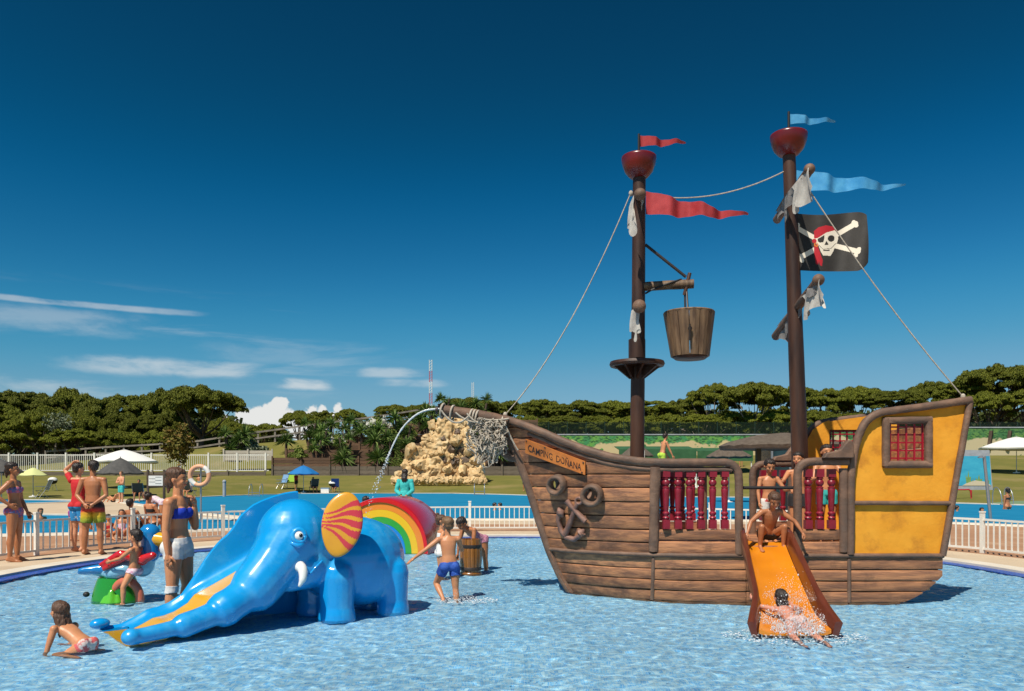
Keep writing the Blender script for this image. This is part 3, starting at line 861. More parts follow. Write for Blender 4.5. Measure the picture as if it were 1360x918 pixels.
# ------------------------------------------------------------------ ground, pools, deck, terraces
PC = Vector((0.15, 12.3)); PR = 8.0
def circ(r, n=96, z=0.0, c=PC): return [Vector((c.x+r*cos(2*pi*i/n), c.y+r*sin(2*pi*i/n), z)) for i in range(n)]
def smoothstep(a, b, x):
    t = max(0, min(1, (x-a)/(b-a))); return t*t*(3-2*t)
POOL_FAR = [(-90,53),(-31,50.5),(-24.5,50.5),(-21.5,59.5),(-17.8,66),(-5,67),(2.3,60),(16.8,55),(24.4,45.5),(27,41),(90,41)]
def pool_far(x): return lerp_tab(POOL_FAR, x)
def terrain(x, y):
    y0 = pool_far(x)+1.0
    if y < y0: return -0.05
    k = smoothstep(2, 16, x)                      # the right lawn rises higher
    cap = 1.6*(1-k)+3.75*k
    z = cap*min(1.0, (y-y0)/(84.0-y0))
    h = smoothstep(84.3, 97, y)
    z += h*(4.6*smoothstep(-78, -12, x)*(1-smoothstep(0, 9, x))+1.2*smoothstep(-140, -80, x)*0+0.3)
    z -= smoothstep(104, 170, y)*2.5*smoothstep(-78, -12, x)*(1-smoothstep(0, 9, x))
    return z-0.05
M_lawn = mat('lawn', (0.190,0.165,0.042), 0.95, (0.125,0.130,0.030), 0.35, (1,1,1), 8, 0.3, 0.7, bump=0.8, bscale=9, dirt=(0.25,0.195,0.075), dscale=0.22, spec=0.15)
xs = sorted(set([-900,-600,-400,-300,-220,-160,-130]+[-110+2*i for i in range(111)]+[130,160,220,300,400,600,900]))
ys = sorted(set([-200,-60,-20,-6,0]+[4+4*i for i in range(11)]+[48+1.0*i for i in range(62)]+[110+5*i for i in range(20)]+[220,260,320,420,600,900,1400,2500]))
def in_pool_hole(x, y): return False
tv = [(x, y, terrain(x, y)) for y in ys for x in xs]; nxs = len(xs)
tf = [(j*nxs+i, j*nxs+i+1, (j+1)*nxs+i+1, (j+1)*nxs+i) for j in range(len(ys)-1) for i in range(nxs-1)
      if not (-62 <= xs[i] and xs[i+1] <= 62 and ys[j] >= 0 and ys[j+1] <= 44)]
mb = MB(); mb.add(tv, tf)
# near ground: ring between the outer frame and the deck is closed by the deck sheet itself
g = mb.build('ground', M_lawn, None, 80); tag(g, kind='structure')

M_deck = mat('pale_deck_stone', (0.60,0.47,0.33), 0.75, (0.52,0.40,0.27), 1.2, (1,1,1), 7, 0.3, 0.7, bump=0.3, bscale=14, dirt=(0.44,0.33,0.23), dscale=0.5, spec=0.3)
M_terra = mat('pinkish_paving', (0.42,0.225,0.125), 0.8, (0.34,0.185,0.105), 1.6, (1,1,1), 7, 0.3, 0.7, bump=0.3, bscale=20, dirt=(0.50,0.32,0.20), dscale=0.7, spec=0.25)
M_cope = mat('white_coping', (0.70,0.63,0.52), 0.7, (0.60,0.53,0.43), 2.0, bump=0.2, bscale=20)
def mosaic(name, c1, c2, c3, size=0.025, grout=(0.55,0.62,0.66), coord='Object'):
    """small glass mosaic: cells of mixed blues between pale joints"""
    m = bpy.data.materials.new(name); m.use_nodes = True; t = m.node_tree; N = t.nodes; L = t.links; b = N['Principled BSDF']
    tc_ = N.new('ShaderNodeTexCoord')
    br = N.new('ShaderNodeTexBrick'); br.offset = 0.0; br.squash = 1.0
    br.inputs['Scale'].default_value = 1.0/size
    br.inputs['Mortar Size'].default_value = 0.05; br.inputs['Brick Width'].default_value = 1.0; br.inputs['Row Height'].default_value = 1.0
    br.inputs['Mortar'].default_value = (*grout, 1)
    L.new(tc_.outputs[coord], br.inputs[0])
    vo = N.new('ShaderNodeTexVoronoi'); vo.feature = 'F1'; vo.distance = 'CHEBYCHEV'; vo.inputs['Randomness'].default_value = 0.0; vo.inputs['Scale'].default_value = 1.0/size/1.0
    L.new(tc_.outputs[coord], vo.inputs['Vector'])
    sp = N.new('ShaderNodeSeparateColor'); L.new(vo.outputs['Color'], sp.inputs[0])
    cr = N.new('ShaderNodeValToRGB'); cr.color_ramp.interpolation = 'CONSTANT'
    e = cr.color_ramp.elements; e[0].position = 0; e[0].color = (*c1, 1); e[1].position = 0.42; e[1].color = (*c2, 1)
    q = e.new(0.78); q.color = (*c3, 1)
    L.new(sp.outputs[0], cr.inputs[0])
    L.new(cr.outputs[0], br.inputs['Color1']); L.new(cr.outputs[0], br.inputs['Color2'])
    # slow change of tone from one laid sheet to the next
    nz_ = N.new('ShaderNodeTexNoise'); nz_.inputs['Scale'].default_value = 0.5; nz_.inputs['Detail'].default_value = 4; L.new(tc_.outputs[coord], nz_.inputs['Vector'])
    mr = N.new('ShaderNodeMapRange'); mr.inputs[1].default_value = 0.3; mr.inputs[2].default_value = 0.7; mr.inputs[3].default_value = 0.86; mr.inputs[4].default_value = 1.12
    L.new(nz_.outputs[0], mr.inputs[0])
    mx = N.new('ShaderNodeVectorMath'); mx.operation = 'SCALE'; L.new(br.outputs[0], mx.inputs[0]); L.new(mr.outputs[0], mx.inputs['Scale'])
    L.new(mx.outputs[0], b.inputs['Base Color']); b.inputs['Roughness'].default_value = 0.35
    return m
M_tile = mosaic('pool_mosaic', (0.32,0.69,0.99), (0.52,0.83,1.0), (0.18,0.55,0.97), grout=(.64,.84,.97))
M_tile2 = mosaic('deep_pool_mosaic', (0.035,0.30,0.56), (0.055,0.37,0.62), (0.02,0.24,0.50), 0.05, (0.08,0.34,0.55))
M_band_t = mosaic('dark_blue_mosaic', (0.012,0.045,0.30), (0.02,0.07,0.40), (0.03,0.12,0.48), 0.03, (0.10,0.18,0.42))
def water_mat(name, tint, bumps, refl):
    """clear rippled water: refraction, with the surface glare mostly taken out by the polarising filter of the photograph"""
    m = bpy.data.materials.new(name); m.use_nodes = True; t = m.node_tree; N = t.nodes; L = t.links; N.clear()
    out = N.new('ShaderNodeOutputMaterial'); mix = N.new('ShaderNodeMixShader')
    rf = N.new('ShaderNodeBsdfRefraction'); rf.inputs['IOR'].default_value = 1.33; rf.inputs['Color'].default_value = (*tint, 1); rf.inputs['Roughness'].default_value = 0.0
    gl = N.new('ShaderNodeBsdfGlossy'); gl.inputs['Roughness'].default_value = 0.05
    fr = N.new('ShaderNodeFresnel'); fr.inputs[0].default_value = 1.33
    k = N.new('ShaderNodeMath'); k.operation = 'MULTIPLY'; k.inputs[1].default_value = refl
    L.new(fr.outputs[0], k.inputs[0])
    L.new(k.outputs[0], mix.inputs[0]); L.new(rf.outputs[0], mix.inputs[1]); L.new(gl.outputs[0], mix.inputs[2])
    L.new(mix.outputs[0], out.inputs[0])
    return m
M_water = water_mat('paddling_pool_water', (0.93,0.975,0.995), (), 0.30)
# paddling pool: floor, wall, water with real ripples
FLOOR = -0.22
mb = MB(); mb.add(circ(PR+0.02, 96, FLOOR), [tuple(range(96))]); o = mb.build('pool_floor', M_tile, None); tag(o, kind='structure'); o.cycles.is_caustics_receiver = True
mb = MB(); mb.loft([circ(PR+0.012, 120, FLOOR-.02), circ(PR+0.012, 120, -0.002)], False); o = mb.build('pool_wall', M_band_t, None, 60); tag(o, kind='structure')
gs = 0.030; ng = int(2*PR/gs)+2; vid = {}; wv = []; wf = []
def wave(x, y):
    return (0.011*mn.noise((x*1.3, y*1.7, 0))+0.010*mn.noise((x*3.7, y*4.6, 3.1))+0.0095*mn.noise((x*7.7, y*9.0, 7.7))+0.0052*mn.noise((x*14, y*16, 1.7)))
for j in range(ng):
    for i in range(ng):
        x = PC.x-PR+i*gs; y = PC.y-PR+j*gs; r = math.hypot(x-PC.x, y-PC.y)
        if r < PR-0.03 and y > 4.6:
            vid[i, j] = len(wv); wv.append((x, y, WATER+wave(x, y)*min(1, (PR-r)*3+.15)))
for (i, j), k in vid.items():
    if (i+1, j) in vid and (i, j+1) in vid and (i+1, j+1) in vid:
        wf.append((k, vid[i+1, j], vid[i+1, j+1], vid[i, j+1]))
mb = MB(); mb.v = wv; mb.f = wf; mb.m = [0]*len(wf)
o = mb.build('pool_water', M_water, None, 180); tag(o, kind='structure'); o.cycles.is_caustics_caster = True
if o.data.polygons[500].normal.z < 0: o.data.flip_normals()
# deck: ring of pale stone round the pool, pinkish paving beyond, cut out for the big pool
def ring_sheet(name, r0, r1, z, m, n=120, lip=0.0, up=True):
    mb = MB(); A = circ(r0, n, z); B = circ(r1, n, z)
    rr = [A, B]
    if lip: rr = [circ(r0, n, z-lip), A, B, circ(r1, n, z-lip)]
    mb.loft(rr, False); o = mb.build(name, m, None, 30); return tag(o, kind='structure')
ring_sheet('pool_coping', PR-0.0, PR+0.38, 0.006, M_cope, lip=0.06)
ring_sheet('pool_border', PR-0.26, PR+0.004, -0.030, M_band_t, lip=0.03)
ring_sheet('pool_deck', PR+0.37, PR+1.55, 0.0, M_deck)
mb = MB(); ringA = circ(PR+1.53, 120, -0.004)
outer = []
for p in ringA:
    d = Vector((p.x-PC.x, p.y-PC.y)); q = 1e9
    if d.x > 1e-6: q = min(q, (62-PC.x)/d.x)
    if d.x < -1e-6: q = min(q, (-62-PC.x)/d.x)
    if d.y > 1e-6: q = min(q, (25.0-PC.y)/d.y)
    if d.y < -1e-6: q = min(q, (0-PC.y)/d.y)
    outer.append(Vector((PC.x+d.x*q, PC.y+d.y*q, -0.004)))
mb.loft([ringA, outer], False)
for cx, cy in ((-62,25.0),(62,25.0),(62,0),(-62,0)):
    e1 = min((p for p in outer if abs(p.y-cy) < 1e-3), key=lambda p: abs(p.x-cx)); e2 = min((p for p in outer if abs(p.x-cx) < 1e-3), key=lambda p: abs(p.y-cy))
    mb.add([e1, Vector((cx, cy, -0.004)), e2], [(0,1,2)])
o = mb.build('paving', M_terra, None); tag(o, kind='structure')
mb = MB(); X_ = [-62+2*i for i in range(63)]
mb.loft([[Vector((x, 25.0, -0.004)) for x in X_], [Vector((x, pool_far(x)+1.3, 0.0)) for x in X_], [Vector((x, pool_far(x)+1.3, -0.08)) for x in X_]], False, False)
o = mb.build('sun_deck', M_deck, None); tag(o, kind='structure')
# the swimming pools: deep blue water flush with the deck, pale coping round each
M_deep = mat('swimming_pool_water', (0.012,0.160,0.310), 0.5, (0.022,0.210,0.370), 0.55, (1,2.2,1), 6, 0.3, 0.7, bump=0.5, bscale=2.2, bstretch=(1,2.5,1), spec=0.0)
def pool_poly(name, pts, zc=0.012):
    P2 = [G(x, y) for x, y in pts]; n = len(P2)
    mb = MB(); mb.add([Vector((p.x, p.y, 0.004)) for p in P2], [tuple(range(n))]); o = mb.build(name, M_deep, None); tag(o, kind='structure')
    c = sum(P2, Vector())/n; rings = []
    for i, p in enumerate(P2):
        t = (P2[(i+1) % n]-P2[i-1]).normalized(); nn = Vector((t.y, -t.x, 0))
        if nn.dot(p-c) < 0: nn = -nn
        rings.append([p+nn*0.0+Vector((0,0,0.002)), p+nn*0.0+Vector((0,0,0.05)), p+nn*0.45+Vector((0,0,0.05)), p+nn*0.47+Vector((0,0,0.0))])
    rings.append(rings[0]); mb = MB(); mb.loft(rings, False, False); o = mb.build(name+'_coping', M_cope, None, 30); tag(o, kind='structure')
pool_poly('swimming_pool', [(1640,676),(1480,674),(1360,671.5),(1255,668.5),(1120,664),(1000,661),(860,660),(720,659),(660,657),(600,655.5),(500,655.5),(400,656),(340,657.5),(300,659),(250,661.5),(200,664.5),(165,667),
    (190,671),(215,674.5),(265,682),(330,688),(480,690),(640,690.5),(800,691),(1000,692),(1130,693),(1260,695),(1360,699),(1500,703),(1640,705)])
pool_poly('left_pool', [(-160,664),(-60,664),(30,664.3),(80,665),(118,666.2),(80,667.6),(30,669.5),(-60,671),(-160,673)])
pool_poly('shallow_pool', [(-160,685),(0,684.5),(60,684.5),(100,685),(200,688.5),(300,690.5),(336,694),(338,699),(325,703),(250,706),(100,709.5),(0,711.5),(-160,713)])
# ------------------------------------------------------------------ elephant slide
M_ele = mat('blue_gelcoat', (0.004,0.275,0.66), 0.20, (0.006,0.31,0.70), 1.5, coat=0.55, spec=0.5, bump=0.06, bscale=7, dirt=(0.07,0.40,0.72), dscale=2.2, rough2=0.32)
M_eley = mat('yellow_gelcoat', (0.78,0.40,0.010), 0.22, (0.72,0.36,0.010), 3, coat=0.5)
M_earred = mat('pinkish_red_paint', (0.58,0.045,0.060), 0.3, coat=0.3)
M_eary = mat('golden_yellow_paint', (0.72,0.345,0.020), 0.3, (0.64,0.29,0.02), 4, coat=0.3)
M_tusk = mat('white_gelcoat', (0.80,0.78,0.74), 0.2, coat=0.5)
M_pupil = mat('black_gelcoat', (0.01,0.01,0.012), 0.15)
EO = Vector((-1.88, 9.12, 0)); ef = Vector((-0.76,-0.65,0)).normalized(); en = Vector((0.65,-0.76,0)).normalized()
def E(f, n, z): return EO+ef*f+en*n+Vector((0,0,z))
eR = Matrix((ef, en, Vector((0,0,1)))).transposed()
ele = root('elephant_slide', (EO.x, EO.y, FLOOR), 'glossy blue elephant slide with striped yellow ear and a trunk beside its chute', 'slide')
mb = MB()
mb.ball(E(-.06,0,.56), (.64,.44,.50), eR, 24, 16)
mb.ball(E(-.16,0,.48), (.48,.45,.46), eR, 24, 16)
mb.ball(E(.66,0,.86), (.42,.37,.42), eR, 24, 16)
mb.ball(E(.50,0,.80), (.40,.36,.36), eR, 24, 16)
tr = [(.72,.03,.82,.355),(.90,.06,.62,.305),(1.06,.10,.46,.270),(1.16,.12,.36,.262),(1.20,.13,.34,.190),(1.42,.18,.23,.178),(1.52,.205,.185,.186),(1.56,.21,.17,.126),(1.80,.245,.11,.118),(1.94,.27,.08,.122),(1.98,.275,.07,.082),(2.28,.305,.045,.074),(2.42,.32,.035,.074)]
for (f0,n0,z0,r0),(f1,n1,z1,r1) in zip(tr, tr[1:]): mb.capsule(E(f0,n0,z0), E(f1,n1,z1), r0, r1, 18)
mb.ball(E(2.43,.33,.045), (.09,.09,.08), eR, 16, 10)
# cheek and lower jaw
mb.ball(E(.58,.20,.55), (.26,.17,.22), eR, 18, 12)
mb.capsule(E(.42,.12,.50), E(.80,.16,.40), .20, .12, 14)
# legs, flared at the foot
for f, n, r in ((.30,.27,.185),(-.42,.27,.17),(.30,-.27,.185),(-.42,-.27,.17)):
    mb.capsule(E(f,n,.42), E(f,n,.02), r*1.08, r*1.0, 18)
    mb.lathe([(r*1.0,.10),(r*1.10,.02),(r*1.13,-.05),(r*1.13,-.2)], E(f,n,0), None, 20)
body = remesh(mb, 0.017, 5, 0.5)
body.transform(Matrix.Translation(-ORIG[ele.name])); finish(body, 180)
link_mesh('body', body, M_ele, ele)
# chute behind the trunk: floor, far wall with a wavy lip
lip = [(392,654),(379,656),(364,660),(348,666),(336,672),(321,685),(310,703),(302,712),(293,719),(280.6,734),(274,743),(265,757),(256,771),(243,790),(225,802),(210,808),(197,811),(180,821),(160,831),(145,833),(132,833)][::-1]
n = 60; floor_r = []; wall_r = []
for i in range(n+1):
    t = i/n; f = 0.36+(2.45-0.36)*t; nw = -.56-.17*t
    w = E(f, nw, 0); px = CX+F*w.x/w.y; py = lerp_tab(lip, px); zl = CZ-(py-HY)*w.y/F
    zf = max(-0.07, 1.0*(1-t)**1.2-0.09)
    zf = min(zf, zl-0.10+0.06*t)
    ntr = lerp_tab([(a[0], a[1]) for a in tr], f)
    floor_r.append([E(f, ntr-.08, zf-.01), E(f, ntr-.20, zf), E(f, nw+.16, zf), E(f, nw+.16, zf-.05), E(f, ntr-.08, zf-.05)])
    ring = []
    zc_ = zf+min(.12, (zl-zf)*.6)
    for k in range(6):
        a = k/5*pi/2; ring.append(E(f, nw+.17-.15*sin(a), zf+.002+(zc_-zf)*(1-cos(a))))
    for k in range(1, 4): ring.append(E(f, nw+.02-.02*k/3, zc_+(zl-zc_)*k/3))
    ring += [E(f, nw-.025, zl+.014), E(f, nw-.055, zl+.002), E(f, nw-.065, zl-.03), E(f, nw-.045, zl-.06), E(f, nw-.04, -.12), E(f, nw+.10, -.12)]
    wall_r.append(ring)
MB().loft(floor_r).build('chute_floor', M_eley, ele, 60)
MB().loft(wall_r).build('chute_wall', M_ele, ele, 50)
mb = MB(); mb.ball(E(2.45,-.72,.02), (.10,.075,.055), eR, 14, 8); mb.build('chute_nose', M_ele, ele, 180)
# ears: painted plates (near one faces the pool, the far one is its twin)
def ear(c, nrm, a, b, up, flip, name):
    nrm = nrm.normalized(); v = (up-nrm*up.dot(nrm)).normalized(); u = v.cross(nrm).normalized()*(1 if not flip else -1)
    NRr, NT = 40, 120; vs = []; rings_f = []; rings_b = []; mats_ = []
    mb = MB(); rr = []
    def outl(th):
        return a*(1+0.06*cos(2*th+.5))*cos(th)+0.03*a*sin(2*th), b*sin(th)
    lev = [(i/NRr, 0.030*sqrt(max(0, 1-(i/NRr)**6))+0.012) for i in range(1, NRr+1)]
    for s_, h in lev:
        rr.append([c+u*(outl(2*pi*k/NT)[0]*s_)+v*(outl(2*pi*k/NT)[1]*s_)+nrm*h for k in range(NT)])
    for s_ in (1.0, 0.6, 0.05):
        rr.append([c+u*(outl(2*pi*k/NT)[0]*s_*0.985)+v*(outl(2*pi*k/NT)[1]*s_*0.985)-nrm*0.03 for k in range(NT)])
    mb.loft(rr)
    def stripe(x, y):      # wavy bands that start narrow at the left edge and widen to the right
        w = 0
        xx = max(0.0, (x/a+1)/2)
        for k, (y0, y1) in enumerate(((0.22,0.86),(0.10,0.50),(0.0,0.14),(-0.10,-0.20),(-0.16,-0.70))):
            yc = y0+(y1-y0)*xx**1.15+0.055*sin(xx*7.0+0.6*k+3.4)*(0.3+xx)
            if abs(y/b-yc) < 0.014+0.115*xx**1.1: return 1
        return 0
    ms = []
    for i, f in enumerate(mb.f):
        cc = sum((Vector(mb.v[j]) for j in f), Vector())/len(f)-c
        ms.append(stripe(cc.dot(u), cc.dot(v)))
    mb.m = ms
    o = mb.build('ear', [M_eary, M_earred], ele, 50); o['label'] = 'golden yellow ear with wavy red stripes'
    return o
ear(E(.36,.50,1.005), Vector((0.20,-1.0,0.16)), .205, .355, Vector((.20,0,1)), False, 'ear')
MB().capsule(E(.36,.28,1.0), E(.36,.40,1.0), .12, .085, 14).build('ear_mount', M_ele, ele, 180)
# eyes, brows, tusks
def on_body(px, py, out=0.0, side=1):
    """point on the near side of the head along a sight line, found by ray casting the finished body"""
    d0 = Vector((0,0,CZ)); t = (P(px, py, 5.0)-d0).normalized()
    from mathutils.bvhtree import BVHTree
    global _bvh
    try: _bvh
    except NameError:
        bm = bmesh.new(); bm.from_mesh(body); bm.transform(Matrix.Translation(ORIG[ele.name])); _bvh = BVHTree.FromBMesh(bm); bm.free()
    h, nn, i_, dd = _bvh.ray_cast(d0, t)
    return (h, nn) if h is not None else (P(px, py, 8.5), Vector((0,-1,0)))
h, nn = on_body(397, 712)
ring = []; u = Vector((0,0,1)).cross(nn).normalized(); v = nn.cross(u)
MB().tube([h+u*.062*cos(a)+v*.068*sin(a)+nn*.004 for a in [2*pi*i/24 for i in range(25)]], .026, 10).build('eyelid', M_ele, ele, 180)
MB().ball(h-nn*.004, .052, None, 18, 12).build('eyeball', M_tusk, ele, 180)
MB().ball(h+nn*.036+u*.014, (.022,.022,.022), None, 14, 8).build('pupil', M_pupil, ele, 180)
h2, nn2 = on_body(396, 722)
MB().tube(spline([h2-u*.075+v*.01, h2-v*.02+nn2*.012, h2+u*.07+v*.012], 12), [.016+.012*sin(pi*i/11) for i in range(12)], 10).build('eye_bag', M_ele, ele, 180)
ht, nt_ = on_body(398, 752)
tk = spline([ht-nt_*.03, ht+nt_*.05+Vector((0,0,-.02)), ht+nt_*.09+ef*.02+Vector((0,0,-.10)), ht+nt_*.085+ef*.06+Vector((0,0,-.185))], 16)
MB().tube(tk, [.066-.0026*i if i < 12 else .036-.006*(i-11) for i in range(16)], 14).build('tusk', M_tusk, ele, 180)
mo = []
for x, y in ((405,768),(412,762),(418,755),(424,749),(428,745)):
    q, w = on_body(x, y); mo.append(q+w*.002)
MB().tube(spline(mo, 14), .012, 8).build('mouth_line', MATS['blue_gelcoat'], ele, 180)

# ------------------------------------------------------------------ rainbow slide
cols = [('red', (0.62,0.006,0.010)), ('orange', (0.78,0.235,0.025)), ('yellow', (0.80,0.47,0.015)), ('green', (0.030,0.33,0.045)), ('blue', (0.010,0.21,0.60)), ('lilac_white', (0.56,0.56,0.72))]
rb = root('rainbow_slide', (-2.55, 16.5, FLOOR), 'rainbow striped arch slide with red sides behind the elephant', 'slide')
ru = Vector((cos(radians(-8)), sin(radians(-8)), 0)); rv = Vector((sin(radians(8)), cos(radians(8)), 0))
rc = Vector((-2.68, 16.1, -0.02))
edges = [1.0, .925, .79, .655, .53, .385, .28]
RX, RZ = 1.00, 1.09
for k, (nm, c) in enumerate(cols):
    m = mat('rainbow_'+nm, c, 0.22, coat=0.5)
    o_, i_ = edges[k], edges[k+1]; rings = []
    d0, d1 = (0.0, 1.60)
    if k == 0: d0 = -0.03; d1 = 1.63
    for j in range(41):
        a = pi*j/40; ca, sa = cos(a), sin(a)
        bulge = 0.0
        def q(s_, d): return rc+ru*(RX*s_*ca)+rv*d+Vector((0,0,RZ*s_*sa-.15*(1-sa)**6))
        rings.append([q(o_, d0), q(o_+.012*(k == 0), d0+.05), q(o_+.012*(k == 0), d1-.05), q(o_, d1), q(i_+.002, d1), q(i_+.002, d0)])
    MB().loft(rings).build('arch_band', m, rb, 30)['label'] = nm.replace('_', ' ')+' band of the arch'
mb = MB(); rings = []
for j in range(31):
    a = pi*j/30; p = rc+ru*(RX*.275*cos(a))+Vector((0,0,RZ*.275*sin(a)-.2*(1-sin(a))**6))
    p2 = rc+ru*(RX*.25*cos(a))+Vector((0,0,RZ*.25*sin(a)-.2*(1-sin(a))**6))
    rings.append([p+rv*.02, p+rv*1.58, p2+rv*1.58, p2+rv*.02])
MB().loft(rings).build('arch_lining', M_eley, rb, 40)

# ------------------------------------------------------------------ barrel fountain
M_barrel = mat('wet_barrel_stave', (0.33,0.135,0.028), 0.25, (0.22,0.085,0.02), 4, (3,3,.4), bump=0.3, bscale=14, bstretch=(3,3,.3), rnd=0.15, coat=0.3)
bar = root('barrel', (G(625,762,WATER).x, 12.75, FLOOR), 'small wooden barrel with dark hoops standing in the pool', 'barrel')
bc = Vector((bar.location.x, bar.location.y, -.05)); BH = .56
def br_(t): return .150+.030*sin(pi*t)
for k in range(16):
    a0_, a1_ = 2*pi*k/16+.02, 2*pi*(k+1)/16-.02; rings = []
    for t in np.linspace(0, 1, 7):
        R0 = br_(t); rings.append([bc+Vector((cos(a)*r_, sin(a)*r_, t*BH)) for a, r_ in ((a0_,R0-.02),(a0_,R0),((a0_+a1_)/2,R0+.004),(a1_,R0),(a1_,R0-.02))])
    MB().loft(rings).build('stave', M_barrel, bar)
for t in (.16, .80):
    MB().lathe([(br_(t-.05)+.003,(t-.05)*BH),(br_(t)+.009,(t-.045)*BH),(br_(t)+.009,(t+.045)*BH),(br_(t+.05)+.003,(t+.05)*BH)], bc, None, 28, caps=False).build('hoop', M_iron, bar, 60)
MB().lathe([(.01,0),(.142,0),(.142,.02),(.01,.02)], bc+Vector((0,0,BH-.05)), None, 24).build('lid', M_barrel, bar, 40)
MB().lathe([(.155,-.18),(.175,-.16),(.18,.01),(.165,.03)], bc, None, 24).build('foot_ring', M_barrel, bar, 40)

# ------------------------------------------------------------------ bird ride with a child's seat
by = root('bird_ride', (G(152,797,WATER).x, 10.05, FLOOR), 'blue toucan ride with red wings and yellow bill on a green foot', 'ride')
bo = Vector((by.location.x, by.location.y, 0))
M_bblue = mat('ride_blue_gelcoat', (0.012,0.20,0.50), 0.18, coat=0.5); M_bpale = mat('ride_pale_blue_gelcoat', (0.22,0.46,0.62), 0.2, coat=0.5)
M_bred = mat('ride_red_gelcoat', (0.55,0.012,0.015), 0.18, coat=0.5); M_bgreen = mat('ride_green_gelcoat', (0.020,0.24,0.020), 0.2, coat=0.5)
M_blime = mat('ride_lime_gelcoat', (0.10,0.46,0.03), 0.2, coat=0.5); M_bor = mat('ride_coral_gelcoat', (0.55,0.14,0.075), 0.25, coat=0.4)
def bx(px, py, d=10.05): return P(px, py, d)
def blob(parts, name, m, vox=.018, it=6):
    mb = MB()
    for q in parts:
        if q[0] == 'b': mb.ball(q[1], q[2], q[3] if len(q) > 3 else None)
        else: mb.capsule(q[1], q[2], q[3], q[4], 14)
    me = remesh(mb, vox, it); me.transform(Matrix.Translation(-ORIG[by.name])); finish(me, 180)
    return link_mesh(name, me, m, by)
tilt = Matrix.Rotation(radians(-14), 3, 'Y')
blob([('b', bx(165,757), (.26,.22,.13), tilt), ('c', bx(150,760), bx(110,757), .10, .035), ('c', bx(190,752), bx(200,722), .14, .10)], 'bird_body', M_bpale)
blob([('c', bx(148,755), bx(107,758,9.95), .085, .04), ('c', bx(148,754), bx(120,756,10.25), .08, .04), ('c', bx(140,757), bx(106,760,10.05), .07, .035)], 'tail', M_bblue)
blob([('c', bx(200,735), bx(200,712), .12, .115), ('b', bx(199,708), (.13,.12,.12))], 'bird_head', M_bblue)
blob([('c', bx(206,716), bx(226,718), .10, .085), ('c', bx(226,718), bx(236,724), .085, .05)], 'bill', M_eley)
blob([('c', bx(205,728), bx(226,730), .045, .03)], 'lower_bill', M_bor)
for s_ in (-1, 1):
    dd = 10.05+s_*.17
    blob([('c', bx(190,745,dd), bx(160,736,dd+s_*.02), .06, .055), ('c', bx(160,736,dd), bx(134,750,dd+s_*.03), .055, .03), ('c', bx(162,742,dd), bx(138,756,dd+s_*.03), .05, .03), ('c', bx(186,744,dd), bx(203,738,dd), .06, .05)], 'wing', M_bred)
    MB().ball(bx(192,703,10.05)+Vector((-.02, s_*.115, 0)), (.022,.012,.026), None, 10, 6).build('bird_eye', M_pupil, by, 180)
blob([('b', bx(172,736,10.05), (.05,.19,.03))], 'grab_handle', M_bor, .012)
# foot: green shell with a lime leaf and a coral hoop
mb = MB(); rings = []
for i in range(9):
    t = i/8; r = .32*(1-.30*t**2); rings.append([bo+Vector((cos(a)*r, sin(a)*r*.8, -.22+t*.46)) for a in [2*pi*k/22 for k in range(22)]])
mb.loft(rings).build('foot_shell', M_bgreen, by, 60)
blob([('c', bo+Vector((.06,-.27,-.05)), bo+Vector((.06,-.25,.10)), .075, .03), ('c', bo+Vector((-.02,-.27,-.06)), bo+Vector((-.01,-.26,.02)), .06, .03), ('c', bo+Vector((.14,-.25,-.06)), bo+Vector((.13,-.24,.03)), .06, .03)], 'leaf', M_blime, .014)
ringp = [bo+Vector((.20+.17*cos(a), -.16, -.02+.23*sin(a))) for a in [pi*1.15*i/18-.2 for i in range(19)]]
MB().tube(ringp, .055, 12).build('coral_hoop', M_bor, by, 180)
MB().ball(bo+Vector((-.36,-.05,.03)), (.04,.04,.035), None, 12, 8).build('knob', M_black, by, 180)
# ------------------------------------------------------------------ fence round the paddling pool
M_fence = mat('white_fence_paint', (0.78,0.76,0.70), 0.45, (0.70,0.67,0.60), 3, rnd=0.04)
FR = 9.75
post_me = MB().box((0,0,.40), (.07,.07,.80)).box((0,0,.815), (.085,.085,.03)).mesh('post', Vector())
pick_me = MB().box((0,0,.37), (.022,.022,.58)).mesh('picket', Vector())
def fence_run(a0, a1, label):
    pa = Vector((PC.x+FR*sin(a0), PC.y+FR*cos(a0), 0)); pb = Vector((PC.x+FR*sin(a1), PC.y+FR*cos(a1), 0))
    L_ = (pb-pa).length; u = (pb-pa)/L_; ang = atan2(u.y, u.x)
    fe = root('picket_fence', pa, label, 'fence', 'panels of the white fence round the paddling pool')
    o = link_mesh('post', post_me, M_fence, fe); o.rotation_euler.z = ang
    n = int(L_/.135)
    for i in range(1, n):
        o = link_mesh('picket', pick_me, M_fence, fe); o.location = u*(L_*i/n); o.rotation_euler.z = ang
    for z in (.09, .665):
        MB().beam(pa+Vector((0,0,z)), pb+Vector((0,0,z)), .032, .04).build('rail', M_fence, fe)
da = 2*math.asin(2.2/2/FR); k0 = -8
for k in range(-8, 8):
    a0 = da*k+0.09
    fence_run(a0, a0+da, 'white picket fence panel curving round the paddling pool deck')

